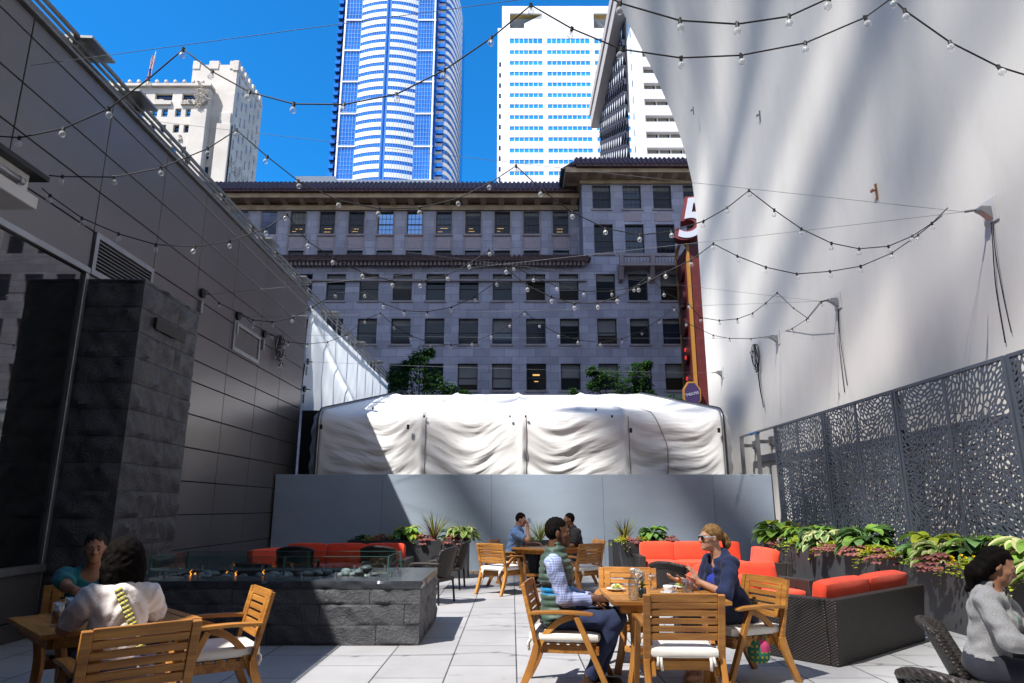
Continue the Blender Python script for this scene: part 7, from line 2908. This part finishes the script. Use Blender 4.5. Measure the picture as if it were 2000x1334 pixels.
cloth('hair', [('e', B7.H(0, -.022, .042), (.084 * h7, .100 * h7, .088 * h7), B7.Hm), ('c', B7.H(.05, -.05, .0), B7.H(.045, -.09, -.09), .045, .05), ('c', B7.H(-.05, -.05, .0), B7.H(-.045, -.09, -.09), .045, .05),
      ('c', B7.H(0, -.09, -.02), B7.H(.01, -.115, -.10), .045, .048), ('c', B7.H(.01, -.115, -.10), B7.H(.02, -.11, -.22), .045, .022)], HR['black'], B7, p7, .007, .03,
      clip=[faceclip(B7, .02)], warp=lambda X, Y, Z: (.0025 * (np.sin(X * 150 + Z * 60) + np.sin(Y * 170 + Z * 50))).astype(np.float32))
# ================================================================== STRING LIGHTS AND THEIR CABLES
M['cable'] = mk('black_cable', (.010, .010, .011), .6)
M['bulb'] = mk('clear_bulb', (.75, .77, .80), .05, spec=.8)
t_ = M['bulb'].node_tree
tb_ = t_.nodes.new('ShaderNodeBsdfTransparent')
lw = t_.nodes.new('ShaderNodeLayerWeight')
lw.inputs['Blend'].default_value = .35
mr_ = t_.nodes.new('ShaderNodeMapRange')
mr_.inputs['To Min'].default_value = .16
mr_.inputs['To Max'].default_value = .75
ms_ = t_.nodes.new('ShaderNodeMixShader')
t_.links.new(lw.outputs['Facing'], mr_.inputs['Value'])
t_.links.new(mr_.outputs[0], ms_.inputs[0])
t_.links.new(tb_.outputs[0], ms_.inputs[1])
t_.links.new(t_.nodes['Principled BSDF'].outputs[0], ms_.inputs[2])
t_.links.new(ms_.outputs[0], t_.nodes['Material Output'].inputs['Surface'])
sock = MB()
sock.tube([(0, 0, .012), (0, 0, -.030)], .016, 8)
sock.tube([(-.014, 0, .012), (.014, 0, .012)], .011, 6)
bulbm = MB()
bulbm.lathe([(.012, -.028), (.013, -.036), (.024, -.046), (.030, -.062), (.031, -.074), (.026, -.090), (.014, -.100), (0, -.103)], 12)
fil = MB()
fil.tube([(0, 0, -.03), (0, 0, -.06)], .004, 5)
_bulb = []
def string_light(label, pts, n_bulbs_at, group='festoon light strings'):
    """pts: cable nodes (x,y,z); bulbs hang at the listed nodes"""
    c = Vector(pts[0])
    t = thing('string_light', label, 'string light', c, 0, group)
    P = [Vector(p) - c for p in pts]
    mb = MB()
    fine = []
    for i in range(len(P) - 1):
        for k in range(3):
            fine.append(P[i].lerp(P[i + 1], k / 3))
    fine.append(P[-1])
    # relax lightly so the cable curves between the sockets
    for _ in range(2):
        fine = [fine[0]] + [fine[i] * .5 + (fine[i - 1] + fine[i + 1]) * .25 if i % 3 else fine[i] for i in range(1, len(fine) - 1)] + [fine[-1]]
    mb.tube(fine, .0065, 5)
    obj('cable', mb, M['cable'], t, smooth=True)
    for i in n_bulbs_at:
        if not _bulb:
            o = obj('bulb', bulbm, M['bulb'], t, smooth=True)
            s = obj('socket', sock, M['cable'], o)
            f = obj('filament', fil, M['alu'], o)
            _bulb.extend([o, s, f])
        else:
            o = _bulb[0].copy()
            COL.objects.link(o)
            o.parent = t
            for q in _bulb[1:]:
                s = q.copy()
                COL.objects.link(s)
                s.parent = o
        o.location = P[i]
        o.scale = (.84, .84, .84)
        o.rotation_euler = (random.uniform(-.25, .25), random.uniform(-.25, .25), random.uniform(0, 6))
    return t
def px_string(label, nodes, Ya, Yb, Ym=None, skip=()):
    n = len(nodes)
    pts = []
    x0, x1 = nodes[0][0], nodes[-1][0]
    for i, (a, b) in enumerate(nodes):
        u = (a - x0) / (x1 - x0)
        Y = Ya + (Yb - Ya) * u if Ym is None else (Ya + (Ym - Ya) * u * 2 if u < .5 else Ym + (Yb - Ym) * (u * 2 - 1))
        pts.append(atY(a, b - 6, Y))
    return string_light(label, pts, [i for i in range(n) if i not in skip])
px_string('festoon string nearest the camera, zigzagging across the sky to the pale wall',
          [(-60, 268), (38, 275), (124, 257), (213, 218), (290, 160), (358, 102), (415, 146), (488, 186), (574, 209), (672, 210), (774, 190), (868, 143), (960, 80), (1037, 16), (1117, 62), (1213, 102),
           (1330, 119), (1447, 114), (1573, 90), (1690, 40), (1742, 2), (1767, 26), (1855, 88), (1950, 136), (2060, 170)], 5.3, 4.3, skip=(0, 24))
px_string('short festoon string crossing the top edge above the pale wall', [(1120, -40), (1211, 12), (1328, 46), (1440, 53), (1541, 38), (1620, 2), (1700, -50)], 4.2, 3.9, skip=(0, 6))
px_string('festoon string running from the canopy past the white tower to the upper wall bracket',
          [(96, 349), (122, 351), (222, 352), (314, 334), (406, 296), (462, 260), (522, 312), (583, 360), (660, 397), (741, 414), (820, 412), (893, 394), (958, 363), (1008, 330), (1057, 376), (1117, 420), (1182, 452),
           (1250, 465), (1311, 458), (1374, 438), (1420, 412), (1463, 378), (1512, 416), (1565, 453), (1624, 481), (1678, 492), (1735, 487), (1782, 467), (1820, 442), (1851, 412)], 6.3, 7.9, 7.1, skip=(0, 29))
px_string('festoon string sagging below the first louver and rising to the upper wall bracket',
          [(82, 374), (98, 388), (160, 432), (232, 463), (305, 484), (381, 488), (449, 477), (520, 452), (560, 424), (602, 478), (650, 510), (708, 538), (765, 555), (823, 556), (873, 543), (918, 520), (955, 495),
           (989, 530), (1030, 564), (1077, 586), (1122, 599), (1167, 598), (1206, 586), (1248, 564), (1300, 538), (1350, 514), (1393, 482), (1440, 506), (1496, 528), (1556, 541), (1621, 536), (1681, 526), (1742, 500), (1793, 465), (1840, 427)],
          6.6, 7.9, 8.7, skip=(0, 34))
px_string('festoon string from the left wall bracket along the louvers to the second wall bracket',
          [(402, 573), (428, 598), (494, 631), (532, 635), (572, 627), (611, 606), (655, 578), (713, 578), (749, 599), (790, 613), (835, 615), (882, 606), (927, 586), (970, 556), (1003, 525), (1043, 547), (1088, 565), (1140, 575), (1194, 575),
           (1238, 567), (1268, 544), (1296, 576), (1345, 600), (1368, 626), (1405, 632), (1440, 629), (1470, 618), (1496, 598), (1518, 578), (1550, 608), (1578, 628), (1604, 597), (1618, 590)], 11.1, 12.2, 10.2, skip=(0, 32))
px_string('festoon string crossing the white sheeting and the lower windows of the stone block',
          [(470, 616), (495, 640), (531, 660), (563, 674), (600, 678), (640, 674), (677, 660), (712, 630), (743, 618), (769, 641), (803, 662), (840, 675), (881, 680), (923, 674), (961, 659), (997, 638), (1025, 614), (1054, 638), (1090, 658),
           (1129, 670), (1172, 675), (1214, 668), (1253, 653), (1288, 630), (1316, 606), (1340, 636), (1393, 661), (1425, 667), (1467, 668), (1512, 661)], 12.7, 15.0, 12.6, skip=(0, 29))
px_string('short far festoon string low on the pale wall, ending at the third bracket', [(1522, 657), (1547, 648), (1575, 630), (1603, 594)], 15.2, 12.3, skip=(0, 3))
# wall anchors: brackets on the pale wall
rb = []
for px, py, X, k in ((1935, 412, 6.1, 'cream bracket with a trailing cable, uppermost on the pale wall'), (1637, 588, 6.1, 'grey bracket second from the camera on the pale wall'),
                     (1519, 660, 6.1, 'grey bracket beside the hanging coil of bulbs'), (1411, 728, 6.1, 'small grey bracket near the edge of the pale wall, above the tent')):
    p = atX(px, py, X)
    t = thing('wall_bracket', k, 'bracket', p, 0, 'cable brackets on the pale wall')
    mb = MB()
    mb.box(-.02, -.003, -.13, .13, -.16, .16)
    obj('plate', mb, M['wallwhite'], t, bevel=.004)
    mb = MB()
    mb.prismy([(-.021, -.12), (-.021, .05), (-.15, .05), (-.18, 0), (-.12, -.03)][::-1], -.05, .05)
    obj('gusset', mb, M['alu'], t)
    mb = MB()
    mb.tube([(-.17, .02, .02), (-.24, .03, .015), (-.30, .05, .01)], .016, 6)
    obj('shackle', mb, M['steelgrey'], t)
    if k.startswith('cream') or 'second' in k:
        mb = MB()
        mb.tube(bez([(-.02, .0, -.16), (-.04, .02, -.5), (-.03, .10, -1.0), (-.02, .12, -1.7)], 5), .007, 5)
        mb.tube(bez([(-.02, -.03, -.16), (-.05, -.02, -.6), (-.03, .0, -1.2), (-.02, -.01, -1.6)], 5), .006, 5)
        obj('trailing_cable', mb, M['cable'], t, smooth=True)
    rb.append(p + Vector((-.30, .05, .01)))
la = []
for px, py, lab in ((393, 573, 'round anchor on the panel wall below the long row of panels'), (463, 617, 'round anchor above the small louver on the panel wall'), (514, 652, 'round anchor between the small louver and the coiled bulbs'),
                    (598, 706, 'round anchor at the edge of the white sheeting'), (593, 760, 'round anchor low at the end of the panel wall')):
    p = atX(px, py, WX)
    t = thing('wall_anchor', lab, 'anchor', p, 0, 'round cable anchors on the panel wall')
    mb = MB()
    mb.tube([(.004, 0, 0), (.05, 0, 0)], .085, 16)
    obj('disc', mb, M['blackmetal'], t)
    mb = MB()
    mb.tube([(.051, 0, 0), (.16, .02, -.01)], .015, 6)
    obj('eye_bolt', mb, M['steelgrey'], t)
    mb = MB()
    mb.box(.004, .05, -.05, .02, -.36, -.14)
    obj('turnbuckle', mb, M['alu'], t)
    la.append(p + Vector((.16, .02, -.01)))
def cable(lab, a, b, sag=.0):
    a, b = Vector(a), Vector(b)
    mb = MB()
    mb.tube([a.lerp(b, i / 14) - Vector((0, 0, sag * 4 * (i / 14) * (1 - i / 14))) for i in range(15)], .0030, 5)
    tag(obj('steel_cable', mb, M['steelgrey']), lab, 'cable', 'thin steel support cables')
cable('thin steel cable from the upper pale wall bracket to the first round anchor', la[0], rb[0], .03)
cable('thin steel cable between the anchor above the small louver and the second pale bracket', la[1], rb[1], .03)
cable('thin steel cable ending at the bracket beside the hanging coil', la[2], rb[2], .03)
cable('lowest thin steel cable, between the sheeting edge and the small bracket above the tent', la[3], rb[3], .04)
cable('thin steel cable rising from the second pale bracket to the roof rail', atX(505, 455, WX + .05), rb[1], .03)
cable('thin steel cable from the roof rail past the flag to the upper pale bracket', atX(262, 232, WX + .05), rb[0], .02)
cable('topmost thin steel cable crossing the blue tower high above the terrace', atX(60, 128, WX + .05), atY(1400, -52, 4.6), .0)
def coil(lab, c, nrm, seed, n, h, w):
    q = random.Random(seed)
    t = thing('coiled_string_light', lab, 'string light', c)
    mb = MB()
    for k in range(6):
        ww, hh = w * q.uniform(.5, 1), h * q.uniform(.75, 1.)
        pts = []
        for a in np.linspace(0, 2 * math.pi, 22, endpoint=False):
            y, z = ww * math.sin(a) * (1 + .2 * math.sin(3 * a + k)), -hh / 2 + hh / 2 * math.cos(a)
            pts.append((nrm * (.04 + .02 * k + .02 * math.sin(a * 2 + k)), y, z))
        mb.tube(pts, .008, 5, closed=True)
    obj('cable', mb, M['cable'], t, smooth=True)
    for k in range(n):
        o = _bulb[0].copy()
        COL.objects.link(o)
        o.parent = t
        o.location = (nrm * q.uniform(.08, .2), q.uniform(-w, w), -h * q.uniform(.15, 1.0))
        o.rotation_euler = (q.uniform(-1, 1), q.uniform(-1, 1), 0)
        for s in _bulb[1:]:
            d = s.copy()
            COL.objects.link(d)
            d.parent = o
    return t
coil('coil of unlit string bulbs hanging on the panel wall beside the small louver', atX(540, 655, WX), 1, 4, 14, .72, .16)
t = coil('coil of spare string lights hanging on the pale wall with a dangling tail', atX(1481, 672, 6.1), -1, 8, 8, .75, .15)
mb = MB()
mb.tube(bez([(-.06, .0, -.6), (-.08, -.08, -1.0), (-.06, -.15, -1.6)], 6), .008, 5)
mb.tube(bez([(-.06, .05, -.6), (-.07, -.03, -1.1), (-.06, -.14, -1.6)], 6), .008, 5)
obj('tail', mb, M['cable'], t, smooth=True)
